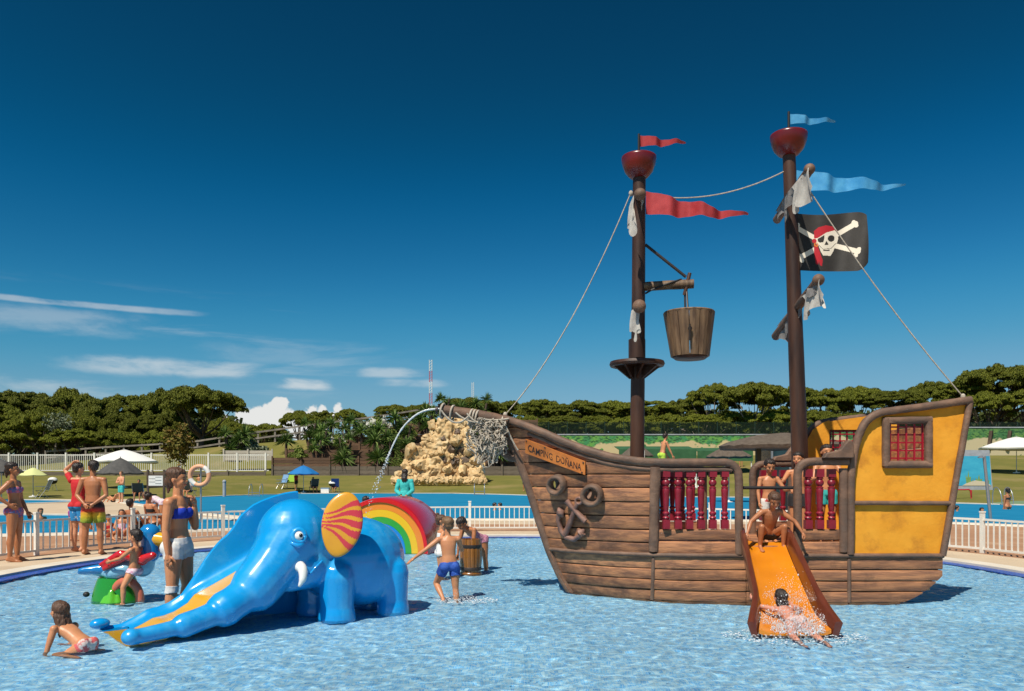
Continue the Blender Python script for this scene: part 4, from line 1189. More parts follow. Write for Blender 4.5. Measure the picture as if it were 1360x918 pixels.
# ------------------------------------------------------------------ terraces of sleepers with planting
M_sleeper = mat('timber_sleeper', (0.155,0.085,0.045), 0.85, (0.085,0.048,0.028), 1.5, (1,3,8), 6, 0.3, 0.7, bump=0.6, bscale=8, bstretch=(1,4,12), rnd=0.25)
M_sleeperg = mat('grey_timber_sleeper', (0.170,0.135,0.100), 0.85, (0.10,0.078,0.058), 1.5, (1,3,8), 6, 0.3, 0.7, bump=0.6, bscale=8, rnd=0.2)
M_sleeperw = mat('bleached_timber_sleeper', (0.52,0.47,0.39), 0.85, (0.40,0.35,0.28), 1.5, (1,3,8), 6, 0.3, 0.7, bump=0.4, bscale=8, rnd=0.1)
M_soil = mat('dry_soil', (0.26,0.185,0.105), 0.95, (0.17,0.12,0.07), 1.2, bump=0.8, bscale=6, dirt=(0.11,0.09,0.045), dscale=0.8)
tiers = []
zt = [1.55, 2.55, 3.5, 4.4, 5.2, 6.05, 7.1, 8.2]
ex = [(-25.5,2.0),(-26.0,2.0),(-25.0,2.5),(-23,3),(-22,3),(-16.5,3),(-13.5,3)]
board_cache = {}
def sleeper(L_, h, m):
    key = (round(L_, 2), round(h, 2), m.name)
    if key not in board_cache:
        me = MB().box((0,0,0), (L_-.02, .14, h-.025)).mesh('board', Vector()); me.materials.append(m); board_cache[key] = me
    return board_cache[key]
def retaining_wall(x0, x1, y, z0, z1, m, label, rows=3, bay=3.0):
    w = root('retaining_wall', ((x0+x1)/2, y, z0-.3), label, 'wall')
    nb = max(1, round((x1-x0)/bay)); bl_ = (x1-x0)/nb; h = (z1-z0)/rows
    for b_ in range(nb):
        for r_ in range(rows):
            o = link_mesh('board', sleeper(bl_, h, m), None, w)
            o.location = Vector((x0+bl_*(b_+.5), y+random.uniform(-.02,.02), z0+h*(r_+.5)))-ORIG[w.name]; o.rotation_euler.y = random.uniform(-.004,.004)
    for b_ in range(nb+1):
        MB().box((x0+bl_*b_, y-.13, (z0+z1)/2+.02), (.16,.12,z1-z0+.3)).build('post', m, w)
    return w
words = ['lowest', 'second', 'third', 'fourth', 'fifth', 'sixth', 'topmost']
for k in range(7):
    y = 84.2+1.7*k; xa, xb = ex[k]
    retaining_wall(xa, xb, y, zt[k]-(.25 if k == 0 else 0.05), zt[k+1], M_sleeperg if k == 0 else M_sleeper, words[k]+' timber retaining wall of the planted terraces', 3)
    mb = MB(); mb.box(((xa+xb)/2, y+.95+.07, zt[k+1]-.32), (xb-xa, 1.75, .5)); o = mb.build('terrace_soil', M_soil, None); tag(o, kind='structure')
retaining_wall(-66, -26.2, 84.0, 1.3, 1.95, M_sleeperg, 'long low grey timber wall under the far white fence', 2, 4.0)
retaining_wall(-31.5, -26.2, 86.5, 3.2, 4.3, M_sleeperw, 'bleached white timber wall left of the terraces', 3, 2.6)
# far white fence on the low wall
ff = root('white_fence', (-46, 84.6, 1.9), 'long white picket fence on the low timber wall', 'fence')
mb = MB()
for i in range(190): mb.box((-66+i*.21, 84.6, 2.95), (.042,.05,1.75))
for z in (2.1, 3.75): mb.box((-46, 84.6, z), (40,.07,.09))
o = mb.build('pickets', M_fence, ff); tag(o, kind='stuff')
for i in range(14): MB().box((-66+i*3.05, 84.55, 2.95), (.16,.16,2.1)).build('post', M_fence, ff)
# rail fence climbing the hill
M_rail = mat('weathered_rail', (0.27,0.235,0.195), 0.9, (0.17,0.145,0.12), 2, (1,1,1), bump=0.5, bscale=12, rnd=0.15)
rf_ = [(60,600,97),(140,594,97),(212,590,97),(262,586,97),(320,577,97),(365,571,97),(430,562,98),(480,556,98.5),(528,549,99),(565,543,99.5),(610,540,100)]
rfp = [P(*q) for q in rf_]; rail = root('rail_fence', (rfp[0].x, rfp[0].y, terrain(rfp[0].x, rfp[0].y)), 'grey two-rail timber fence climbing the hill behind the terraces', 'fence')
pts = []
for a, b in zip(rfp, rfp[1:]):
    m_ = max(1, round((b-a).length/2.4))
    pts += [a.lerp(b, i/m_) for i in range(m_)]
pts.append(rfp[-1])
for a, b in zip(pts, pts[1:]):
    MB().beam(a, b, .08, .20).build('rail', M_rail, rail)
    MB().beam(a-Vector((0,0,.75)), b-Vector((0,0,.75)), .08, .20).build('rail', M_rail, rail)
for a in pts:
    zb = min(a.z-1.3, terrain(a.x, a.y))
    MB().box((a.x, a.y+.12, (a.z+.15+zb)/2), (.2,.16,a.z+.15-zb)).build('post', M_rail, rail)

# ------------------------------------------------------------------ foliage kits
def leaf_mat(name, c1, c2, c3):
    m = bpy.data.materials.new(name); m.use_nodes = True; t = m.node_tree; N = t.nodes; L = t.links; b = N['Principled BSDF']
    ge = N.new('ShaderNodeNewGeometry'); oi = N.new('ShaderNodeObjectInfo')
    cr = N.new('ShaderNodeValToRGB'); e = cr.color_ramp.elements
    e[0].color = (*c1, 1); e[1].color = (*c3, 1); q = e.new(.5); q.color = (*c2, 1)
    L.new(ge.outputs['Random Per Island'], cr.inputs[0])
    mr = N.new('ShaderNodeMapRange'); mr.inputs[3].default_value = .78; mr.inputs[4].default_value = 1.2; L.new(oi.outputs['Random'], mr.inputs[0])
    sc_ = N.new('ShaderNodeVectorMath'); sc_.operation = 'SCALE'; L.new(cr.outputs[0], sc_.inputs[0]); L.new(mr.outputs[0], sc_.inputs['Scale'])
    L.new(sc_.outputs[0], b.inputs['Base Color']); b.inputs['Roughness'].default_value = .7; b.inputs['Specular IOR Level'].default_value = .2
    return m
M_pine = leaf_mat('pine_needles', (0.072,0.088,0.007), (0.115,0.130,0.010), (0.165,0.168,0.016))
M_bush = leaf_mat('bush_leaves', (0.085,0.130,0.022), (0.130,0.175,0.030), (0.190,0.210,0.045))
M_yucca = leaf_mat('yucca_leaves', (0.085,0.150,0.030), (0.140,0.220,0.048), (0.220,0.280,0.085))
M_autumn = leaf_mat('yellowing_leaves', (0.095,0.100,0.018), (0.160,0.125,0.022), (0.20,0.110,0.030))
M_greyb = leaf_mat('grey_green_leaves', (0.12,0.15,0.085), (0.17,0.20,0.12), (0.22,0.24,0.16))
M_white = leaf_mat('white_petals', (0.60,0.58,0.50), (0.70,0.68,0.60), (0.78,0.75,0.68))
M_bark = mat('pine_bark', (0.105,0.070,0.048), 0.9, (0.055,0.036,0.026), 3, (1,1,.3), bump=0.8, bscale=8)
M_barkpale = mat('pale_bark', (0.30,0.25,0.20), 0.9, (0.20,0.16,0.13), 3, (1,1,.3))
def leaves(pts, nrm, size, asp=0.35, jit=.5, r_=None):
    """small leaf cards: arrays of points and normals -> verts and faces (one quad bent card each)"""
    r_ = r_ or np.random.default_rng(1); n = len(pts)
    d = r_.normal(size=(n,3)); d = nrm+jit*d; d /= np.linalg.norm(d, axis=1)[:,None]
    a = r_.normal(size=(n,3)); u = np.cross(d, a); u /= np.linalg.norm(u, axis=1)[:,None]; w = np.cross(d, u)
    s = size*(0.6+0.8*r_.random(n))[:,None]
    v = np.stack([pts-u*s-w*s*asp, pts+u*s-w*s*asp, pts+u*s+w*s*asp, pts-u*s+w*s*asp], 1).reshape(-1,3)
    f = np.arange(4*n).reshape(-1,4)
    return v, f
def np_mesh(name, v, f):
    me = bpy.data.meshes.new(name); me.vertices.add(len(v)); me.vertices.foreach_set('co', np.asarray(v, np.float32).ravel())
    n = len(f); k = f.shape[1]
    me.loops.add(n*k); me.loops.foreach_set('vertex_index', f.ravel().astype(np.int32))
    me.polygons.add(n); me.polygons.foreach_set('loop_start', (np.arange(n)*k).astype(np.int32))
    me.update(calc_edges=True); return me
def pine_crown(seed, w, h, nl, nleaf):
    """umbrella crown of many flattened tufts; origin at crown base, w = half width"""
    r_ = np.random.default_rng(seed); P_ = []; N_ = []; lobes = []
    for i in range(nl):
        a = r_.random()*2*pi; q = sqrt(r_.random())*0.90
        x, y = q*w*cos(a), q*w*sin(a)*.9
        dome = sqrt(max(0, 1-(q*0.95)**2))
        z = h*(0.18+0.66*dome*(0.92+.16*r_.random()))-(0.30*h*r_.random() if r_.random() < .40 else 0)
        s = w*(0.10+.10*r_.random())
        lobes.append((x, y, z, s))
    for x, y, z, s in lobes:
        # each lobe is itself a heap of tufts
        k = int(nleaf*(s/w/.15)**2/nl); nt_ = 9
        for t in range(nt_):
            d = r_.normal(size=3); d /= np.linalg.norm(d); d[2] = abs(d[2])*.8-.15
            c = np.array((x, y, z))+d*np.array((s*.72, s*.72, s*.42)); ts = s*.46
            m_ = max(6, k//nt_)
            e = r_.normal(size=(m_,3)); e /= np.linalg.norm(e, axis=1)[:,None]
            e[:,2] = np.where(e[:,2] < -.2, -e[:,2]*.6, e[:,2])
            P_.append(c+e*ts*np.array((1,1,.72))*(0.72+.36*r_.random((m_,1)))); N_.append(e+np.array((0,0,.35)))
    pts = np.concatenate(P_); nr = np.concatenate(N_)
    v, f = leaves(pts, nr, w*.0125, .5, .6, r_)
    return np_mesh('crown', v, f), lobes
def limb_mesh(lobes, seed, trunk_h, r0, w, lean):
    r_ = random.Random(seed); mb = MB()
    top = Vector((lean*.6, 0, 0))
    base = Vector((0, 0, -trunk_h))
    mb.tube(spline([base, base.lerp(top, .45)+Vector((r_.uniform(-.3,.3), 0, 0)), top, top+Vector((0,0,.12*w))], 12), [r0*(1.15-.055*i) for i in range(12)], 9, jit=.06)
    for x, y, z, s in r_.sample(lobes, min(13, len(lobes))):
        e = Vector((x, y, z-s*.3)); st = base.lerp(top, r_.uniform(.62, 1.0)); md = st.lerp(e, .5)+Vector((0,0,-.06*w))
        mb.tube(spline([st, md, e], 7), [r0*.42*(1-.11*i) for i in range(7)], 6, jit=.08)
    return mb.mesh('trunk', Vector(), 80)
pine_kit = []
for sd_, w_, h_ in ((1, 6.0, 4.6), (2, 6.5, 4.2), (3, 5.5, 5.4), (4, 7.0, 4.6)):
    cme, lb = pine_crown(sd_, w_, h_, 84, 85000); cme.materials.append(M_pine)
    pine_kit.append((cme, lb, w_, h_))
trunk_cache = {}
def pine(px, top, base_y, d, halfw, kind, label, group='umbrella pines round the grounds', hs=1.0, pale=False, rot=None):
    """px = centre, top = crown top row, base_y = row of crown's lower edge, halfw in pixels"""
    cme, lb, w_, h_ = pine_kit[kind]
    x = (px-CX)*d/F; gz = terrain(x, d); zt_ = CZ+(HY-top)*d/F; zb = CZ+(HY-base_y)*d/F
    s = halfw*d/F/w_; szz = (zt_-zb)/(h_*1.0)
    t = root('pine_tree', (x, d, gz), label, 'tree', group)
    rot = random.uniform(0, 6.28) if rot is None else rot
    c = link_mesh('crown', cme, None, t); c.location = (0, 0, zb-gz); c.scale = (s, s, szz); c.rotation_euler.z = rot
    th = max(1.0, zb-gz)
    key = (kind, pale, round(th/szz, 0), random.randint(0, 2))
    if key not in trunk_cache:
        me = limb_mesh(lb, kind*7+key[3], th/szz+.5, .34, w_, random.uniform(-1.5,1.5)); me.materials.append(M_barkpale if pale else M_bark); trunk_cache[key] = me
    tr_ = link_mesh('trunk', trunk_cache[key], None, t); tr_.location = c.location; tr_.scale = (s, s, szz); tr_.rotation_euler.z = rot
    return t
L1 = 'dark umbrella pine in the dense grove beyond the far white fence'
L1b = 'low umbrella pine of the front row just beyond the far white fence'
L4b = 'umbrella pine with pale bare branches behind the painted wall'
L4c = 'low umbrella pine of the front row close behind the mesh fence'
L2 = 'broad umbrella pine with open trunk at the edge of the grove'
L3 = 'rounded umbrella pine showing over the hill behind the rail fence'
L4 = 'umbrella pine in the belt of trees behind the painted wall'
L5 = 'tall dark umbrella pine rising behind the ochre stern'
G1 = 'pines beyond the far white fence'; G3 = 'pines over the hill'; G4 = 'pines behind the painted wall'
for i, (px, top, bs, d, hw_, k) in enumerate(((-40,512,592,112,70,0),(30,515,590,108,58,2),(85,516,592,112,55,1),(128,528,596,108,42,0),(172,520,592,116,48,2),(215,517,590,118,46,3),(-10,530,600,102,45,2),(60,540,604,100,40,1),(110,548,606,102,38,3),(160,548,606,104,40,0),(205,546,606,106,36,2),(300,556,598,120,38,1),(20,560,612,100,45,0),(95,566,612,99,42,2),(150,570,612,101,40,3),(200,572,612,103,42,1),(255,575,612,108,42,0),(-60,550,612,100,55,3))):
    pine(px, top, bs, d, hw_, k, L1 if top < 540 else L1b, G1 if top < 540 else 'low pines just beyond the far white fence')
pine(268, 513, 574, 103, 62, 3, L2, None)
for px, top, bs, d, hw_, k in ((398,546,580,112,30,1),(428,545,578,116,26,0),(465,541,575,110,24,2),(524,538,562,113,32,1),(560,537,565,118,30,3),(625,529,566,122,56,3),(670,532,570,126,40,0),(350,563,590,118,34,1),(320,566,590,118,30,2)):
    pine(px, top, bs, d, hw_, k, L3, G3)
for px, top, bs, d, hw_, k, pl in ((722,530,572,112,40,0,False),(768,532,570,108,44,1,False),(815,533,570,112,44,3,False),(858,530,568,104,46,2,False),(905,530,572,108,44,0,True),(948,510,562,104,42,1,True),(1000,508,560,100,56,3,True),(1050,512,562,106,44,0,False),(1095,517,560,108,44,1,False),(1140,514,560,110,46,3,False),(1185,516,560,106,42,2,False),(1235,506,560,108,44,0,False),
        (745,550,584,102,40,2,False),(790,552,584,103,42,0,False),(840,552,586,101,40,3,False),(885,550,584,100,42,1,True),(930,548,584,98,42,2,True),(975,545,584,102,44,0,False),(1030,545,584,99,46,1,False),(1080,545,584,100,44,3,False),(1130,548,584,102,44,0,False),(1180,545,584,99,44,2,False),(1240,540,584,101,46,1,False),(700,552,590,106,36,1,False)):
    pine(px, top, bs, d, hw_, k, L4b if pl else (L4 if top < 540 else L4c), 'pale-branched pines' if pl else (G4 if top < 540 else 'low pines behind the mesh fence'), pale=pl)
for px, top, bs, d, hw_, k in ((1330,484,548,96,62,3),(1285,498,556,100,46,2),(1395,482,548,98,60,0),(1310,520,566,92,40,1),(1365,515,562,92,46,2)):
    pine(px, top, bs, d, hw_, k, L5, 'tall pines behind the stern')
# a far wood closing the gaps between the trunks
r_ = np.random.default_rng(77); n_ = 60000
xx = r_.uniform(-110, 110, n_); yy = r_.uniform(150, 162, n_)
keep = (np.sin(xx*.5)+np.sin(xx*.23+1)+np.sin(xx*1.3))*.28
zz_ = r_.random(n_)**.7*(8.2+keep+3.8*(xx > 3)+3.0*(xx < -45)-2.5*((xx > -55) & (xx < 3)))
pts_ = np.stack([xx, yy, zz_+2.0], 1); v_, f_ = leaves(pts_, np.tile((0,-.6,.6), (n_,1)), .42, .5, .8, r_)
o = link_mesh('far_wood', np_mesh('far_wood', v_, f_), leaf_mat('far_wood_leaves', (0.030,0.044,0.008), (0.048,0.062,0.010), (0.065,0.080,0.014))); tag(o, 'dark far wood seen between the pine trunks', 'wood', kind='stuff')

# yuccas: rosettes of sword leaves on short trunks
def yucca_mesh(seed, heads):
    r_ = np.random.default_rng(seed); mb = MB()
    for hx, hz, sc_ in heads:
        for i in range(90):
            a = r_.random()*2*pi; e = -0.5+1.9*r_.random(); L_ = sc_*(.75+.4*r_.random())
            d = Vector((cos(a)*cos(e), sin(a)*cos(e), sin(e))); c = Vector((hx, 0, hz)); sd_ = d.cross(Vector((0,0,1))).normalized()*.045*sc_
            m_ = c+d*L_*.55+Vector((0,0,-.02)); tp = c+d*L_+Vector((0,0,-.22*L_*max(0, cos(e))))
            mb.add([c-sd_*.6, c+sd_*.6, m_+sd_, tp, m_-sd_], [(0,1,2,3,4)])
    return mb.mesh('rosettes', Vector())
def yucca_trunk(heads):
    mb = MB()
    for hx, hz, s in heads: mb.tube([Vector((hx*.3,0,-.1)), Vector((hx,0,hz))], [.16,.12], 7)
    return mb.mesh('trunk', Vector(), 60)
ykit = []
for sd_, hd in ((1, ((0,1.5,1.25),)), (2, ((-.5,1.1,1.0),(.5,2.0,1.15))), (3, ((0,1.0,1.1),(.7,1.9,1.0),(-.6,2.4,.9))), (4, ((0,.7,1.2),))):
    a = yucca_mesh(sd_, hd); a.materials.append(M_yucca); b = yucca_trunk(hd); b.materials.append(M_bark); ykit.append((a, b))
ylab = ['single-headed yucca', 'two-headed yucca', 'three-headed tall yucca', 'low stemless yucca']
def yucca(px, py, tier, k, s, where):
    y = 84.2+1.7*tier+.8 if tier is not None else 83.0
    d = y; x = (px-CX)*d/F; z = zt[tier+1]-.1 if tier is not None else terrain(x, d)
    t = root('yucca', (x, d, z), ylab[k]+' with sword leaves '+where, 'shrub', 'yuccas of the planted terraces')
    for me, nm in zip(ykit[k], ('rosettes', 'trunk')):
        o = link_mesh(nm, me, None, t); o.scale = (s,)*3; o.rotation_euler.z = random.uniform(0, 6)
for px, tier, k, s in ((322,0,3,1.0),):
    pass
for px, tier, k, s in ((412,3,2,1.0),(428,2,1,1.1),(456,0,3,1.25),(458,1,2,.95),(420,1,1,1.0),(462,4,1,1.0),(348,3,1,1.1),(372,2,0,.9),(467,5,2,.8),(410,5,1,.8),(510,2,1,1.2),(498,1,0,1.3),(520,1,2,1.0),(503,0,3,1.35),(540,3,2,1.1),(527,4,1,1.1),(568,4,2,1.2),(560,5,1,1.1),(590,6,2,1.1),(612,6,0,1.1),(640,6,2,1.1),(655,0,0,1.4),(668,0,1,1.2),(660,2,2,1.0),(686,1,1,1.0),(540,1,0,1.0),(575,2,1,1.0),(480,3,0,1.0),(493,4,3,1.1),(440,4,0,1.0)):
    x = (px-CX)*(84.2+1.7*tier+.8)/F
    if ex[tier][0]-.5 < x < ex[tier][1]: yucca(px, 0, tier, k, s, 'on the '+words[tier].replace('topmost','top')+' terrace')
for px, d, k, s, w in ((308,90,2,1.3,'beside the bleached timber wall'),(318,91,1,1.3,'beside the bleached timber wall'),(380,91,0,1.1,'above the bleached timber wall'),(330,93,3,1.0,'on the slope above the bleached wall')):
    x = (px-CX)*d/F; t = root('yucca', (x, d, terrain(x, d)), ylab[k]+' with sword leaves '+w, 'shrub', 'yuccas left of the terraces')
    for me, nm in zip(ykit[k], ('rosettes', 'trunk')):
        o = link_mesh(nm, me, None, t); o.scale = (s,)*3
# rounded bushes
def bush_mesh(seed, n, leafs, m, flat=.8):
    r_ = np.random.default_rng(seed); e = r_.normal(size=(n,3)); e /= np.linalg.norm(e, axis=1)[:,None]; e[:,2] = np.abs(e[:,2])
    lump = 1+.18*np.sin(e[:,0]*5+seed)+.15*np.sin(e[:,1]*6+seed*2)+.12*np.sin(e[:,2]*7)
    pts = e*(lump*(.72+.3*r_.random(n)))[:,None]*np.array((1,1,flat))
    v, f = leaves(pts, e, leafs, .5, .7, r_); me = np_mesh('foliage', v, f); me.materials.append(m); return me
bk_ = {'g': bush_mesh(1, 1500, .10, M_bush, 1.1), 'd': bush_mesh(2, 1500, .09, M_greyb, .7), 'w': bush_mesh(3, 700, .09, M_white, .8), 'c': bush_mesh(4, 1500, .08, M_bush, 2.0)}
def bush(px, tier, k, s, label, d=None):
    d = d or 84.2+1.7*tier+.7; x = (px-CX)*d/F; z = zt[tier+1]-.1 if tier is not None else terrain(x, d)
    t = root('bush', (x, d, z), label, 'shrub')
    o = link_mesh('foliage', bk_[k], None, t); o.scale = (s,)*3; o.rotation_euler.z = random.uniform(0, 6); o.location.z = .1*s
    if k == 'w':
        o = link_mesh('leaves', bk_['g'], None, t); o.scale = (s*.93,)*3
    MB().tube([Vector((x,d,z-.1)), Vector((x,d,z+.4*s))], .05*s, 6).build('stem', M_bark, t)
bush(425, 4, 'w', 1.5, 'white flowering oleander on the fifth terrace'); bush(448, 3, 'w', 1.1, 'small white flowering oleander on the fourth terrace')
bush(500, 5, 'w', 1.4, 'white flowering oleander on the sixth terrace'); bush(530, 0, 'c', .75, 'clipped upright conifer beside the rock fall on the lowest terrace'); bush(470, 4, 'd', 1.1, 'grey green cushion shrub on the fifth terrace')
bush(545, 4, 'c', .7, 'small upright conifer on the fifth terrace'); bush(485, 5, 'd', 1.2, 'grey green round shrub on the sixth terrace'); bush(335, None, 'd', 1.6, 'low grey green round shrub above the bleached wall', 92)
bush(575, 5, 'g', 1.1, 'leafy round shrub on the sixth terrace'); bush(520, 3, 'g', 1.2, 'leafy round shrub on the fourth terrace'); bush(397, 1, 'g', .9, 'leafy round shrub on the second terrace'); bush(650, 3, 'g', 1.2, 'leafy round shrub behind the rock fall'); bush(628, 4, 'g', 1.1, 'leafy round shrub high behind the rock fall')
# yucca flower spikes
for px, py, d in ((511,561,92),(426,590,88)):
    c = P(px, py, d); t = root('flower_spike', (c.x, d, c.z-2.0), 'white yucca flower spike on the '+('upper' if py < 575 else 'middle')+' terraces', 'flower')
    me = bush_mesh(9, 260, .14, M_white, 2.2); o = link_mesh('blossom', me, None, t); o.scale = (.42,)*3; o.location.z = 1.8
    MB().tube([c-Vector((0,0,2.0)), c], .05, 5).build('stem', M_yucca, t)
# small yellowing tree before the fence
c = Vector(((237-CX)*80/F, 80, 0)); c.z = terrain(c.x, 80)
t = root('young_tree', c, 'young tree with yellowing leaves in front of the rail fence', 'tree')
r_ = np.random.default_rng(5); n_ = 1600; e = r_.normal(size=(n_,3)); e /= np.linalg.norm(e, axis=1)[:,None]
pts_ = e*(r_.random(n_)**.4)[:,None]*np.array((1.5,1.4,1.9))*(1+.25*np.sin(e[:,0]*7))[:,None]+np.array((0,0,3.3)); v_, f_ = leaves(pts_, e, .13, .5, .9, r_)
link_mesh('crown', np_mesh('crown', v_, f_), M_autumn, t)
mb = MB(); mb.tube([c, c+Vector((.1,0,2.0)), c+Vector((0,0,3.6))], [.09,.07,.04], 7)
for a in range(6): mb.tube([c+Vector((.1,0,1.8)), c+Vector((cos(a)*.9, sin(a)*.9, 3.3))], [.045,.02], 5)
mb.build('trunk', M_bark, t, 60)
t = root('bare_tree', P(72,612,98), 'thin half-bare tree in front of the dark pines', 'tree'); c = Vector(t.location)
mb = MB(); mb.tube([c, c+Vector((.3,0,2.6)), c+Vector((.6,0,4.6))], [.14,.11,.05], 7)
for a in range(9): mb.tube([c+Vector((.3,0,2.2+a*.18)), c+Vector((.4+cos(a*2.2)*1.6, sin(a*2.2), 4.0+a*.2))], [.05,.015], 5)
mb.build('trunk', M_barkpale, t, 60)
n_ = 900; e = r_.normal(size=(n_,3)); e /= np.linalg.norm(e, axis=1)[:,None]; pts_ = e*(r_.random(n_)**.4)[:,None]*np.array((2.0,1.6,1.5))+np.array((.4,0,4.6)); v_, f_ = leaves(pts_, e, .11, .5, .9, r_)
link_mesh('crown', np_mesh('crown', v_, f_), M_greyb, t)

# ------------------------------------------------------------------ rock waterfall
M_rock = mat('golden_limestone', (0.68,0.49,0.26), 0.9, (0.46,0.28,0.12), 2.2, (1,1,1), 8, 0.32, 0.68, bump=1.0, bscale=5, dirt=(0.74,0.60,0.38), dscale=1.3, rnd=0.14, spec=0.2)
M_rockshade = mat('crevice_shade_rock', (0.085,0.055,0.035), 0.6, (0.16,0.10,0.06), 2, bump=0.8, bscale=5)  # dark colour that paints the shade of crevices onto rocks
def rock_mesh(seed, sub=2):
    bm = bmesh.new(); bmesh.ops.create_icosphere(bm, subdivisions=sub, radius=1.0)
    for v in bm.verts:
        p = v.co.copy(); k = 1+.45*mn.noise(p*1.2+Vector((seed*3.1,0,0)))+.30*mn.noise(p*2.9+Vector((0,seed,0)))+.16*mn.noise(p*6.5+Vector((0,0,seed)))
        q = p*k
        for a in range(3):   # chip flat facets
            n_ = Vector((sin(seed*1.7+a*2.1), cos(seed*2.3+a*1.3), sin(a*1.9+seed))).normalized(); dd = q.dot(n_)
            if dd > .72: q -= n_*(dd-.72)*.85
        v.co = q
    me = bpy.data.meshes.new('rock'); bm.to_mesh(me); bm.free(); finish(me, 32); me.materials.append(M_rock); return me
rock_kit = [rock_mesh(i, 3) for i in range(9)]
shade_rock = rock_kit[3].copy(); shade_rock.materials.clear(); shade_rock.materials.append(M_rockshade)
RD = 76.0
rk = root('rock_waterfall', ((586-CX)*RD/F, RD, terrain(-6.8, RD)-.2), 'tall pyramid of golden limestone boulders with a dry cascade', 'rock fall')
def rp(px, py, d): return P(px, py, d)
mb = MB(); rings = []        # dark core
for t_ in np.linspace(0, 1, 7):
    cx_, hw_ = 587+6*t_, 54*(1-t_)+12*t_; y_ = 642-84*t_; c = rp(cx_, y_, RD+1.6); w_ = hw_*RD/F
    rings.append([c+Vector((cos(a)*w_, sin(a)*2.2*(1-.5*t_)-.35, 0)) for a in [2*pi*k/16 for k in range(16)]])
core = mb.loft(rings).mesh('core', ORIG[rk.name]); core = bake(core, [('SUBSURF', dict(levels=4, subdivision_type='SIMPLE'))])
nls = [v.normal.copy() for v in core.vertices]
for v, nl_ in zip(core.vertices, nls): v.co += nl_*(.30*mn.noise(v.co*.6)+.30*mn.noise(v.co*1.5)+.22*mn.noise(v.co*3.3))
finish(core, 30); link_mesh('core', core, M_rock, rk)
rr_ = random.Random(4)
edge_l = [(553,596),(575,577),(600,556),(640,526)]; edge_r = [(553,618),(575,624),(600,634),(640,643)]
last_rock = ['']
def addrock(px, py, s, dz=0.0, sq=(1,1,1)):
    t_ = (py-553)/87.0; d = RD+1.0-1.5*t_ + dz
    o = link_mesh('rock', rock_kit[rr_.randrange(9)], None, rk); o.location = rp(px, py, d)-ORIG[rk.name]
    k = s*RD/F; o.scale = (k*sq[0]*rr_.uniform(.85,1.15), k*.8, k*sq[2]*rr_.uniform(.85,1.15)); o.rotation_euler = (rr_.uniform(-.5,.5), rr_.uniform(-.5,.5), rr_.uniform(0, 6.28)); last_rock[0] = o.name
y_ = 641
while y_ > 554:
    l = lerp_tab(sorted(edge_l), y_); r = lerp_tab(sorted(edge_r), y_); x_ = l
    mid = 590+4*(641-y_)/87
    while x_ < r:
        edge = min(x_-l, r-x_); s = rr_.uniform(4.5, 8.5) if edge < 30 else rr_.uniform(3.8, 7)
        hole = abs(x_-mid) < 9+9*(y_-553)/87 and y_ > 566 and y_ < 628
        if not (hole and rr_.random() < .55): addrock(x_+rr_.uniform(-2,2), y_+rr_.uniform(-2,2), s, .45 if hole else 0)
        x_ += s*1.05
    y_ -= 7.0
for px, py, s in ((606,583,10.5),(545,600,15),(558,618,16),(632,612,14),(622,590,13),(628,630,12),(580,604,12),(566,583,11),(574,565,9),(610,565,10),(600,622,9),(577,626,10),(540,628,12),(602,603,5),(617,575,10),(600,556,8),(590,555,8)):
    addrock(px, py, s*.72, -.2)
for px, py, s in ((592,584,7),(598,598,7),(612,600,6),(590,612,6),(604,614,7),(618,612,6),(582,590,5),(607,574,5)):  # rocks coloured dark to stand for shaded crevices in the middle
    addrock(px, py, s, -.30); bpy.data.objects[last_rock[0]].data = shade_rock
for px, py, s in ((606,585,8.5),(600,606,4.5),(585,600,6),(614,624,7),(594,624,7),(622,600,6)): addrock(px, py, s, -.75)
x_ = 523
while x_ < 646:
    addrock(x_, 638, 5.2, -1.4); x_ += 5.0

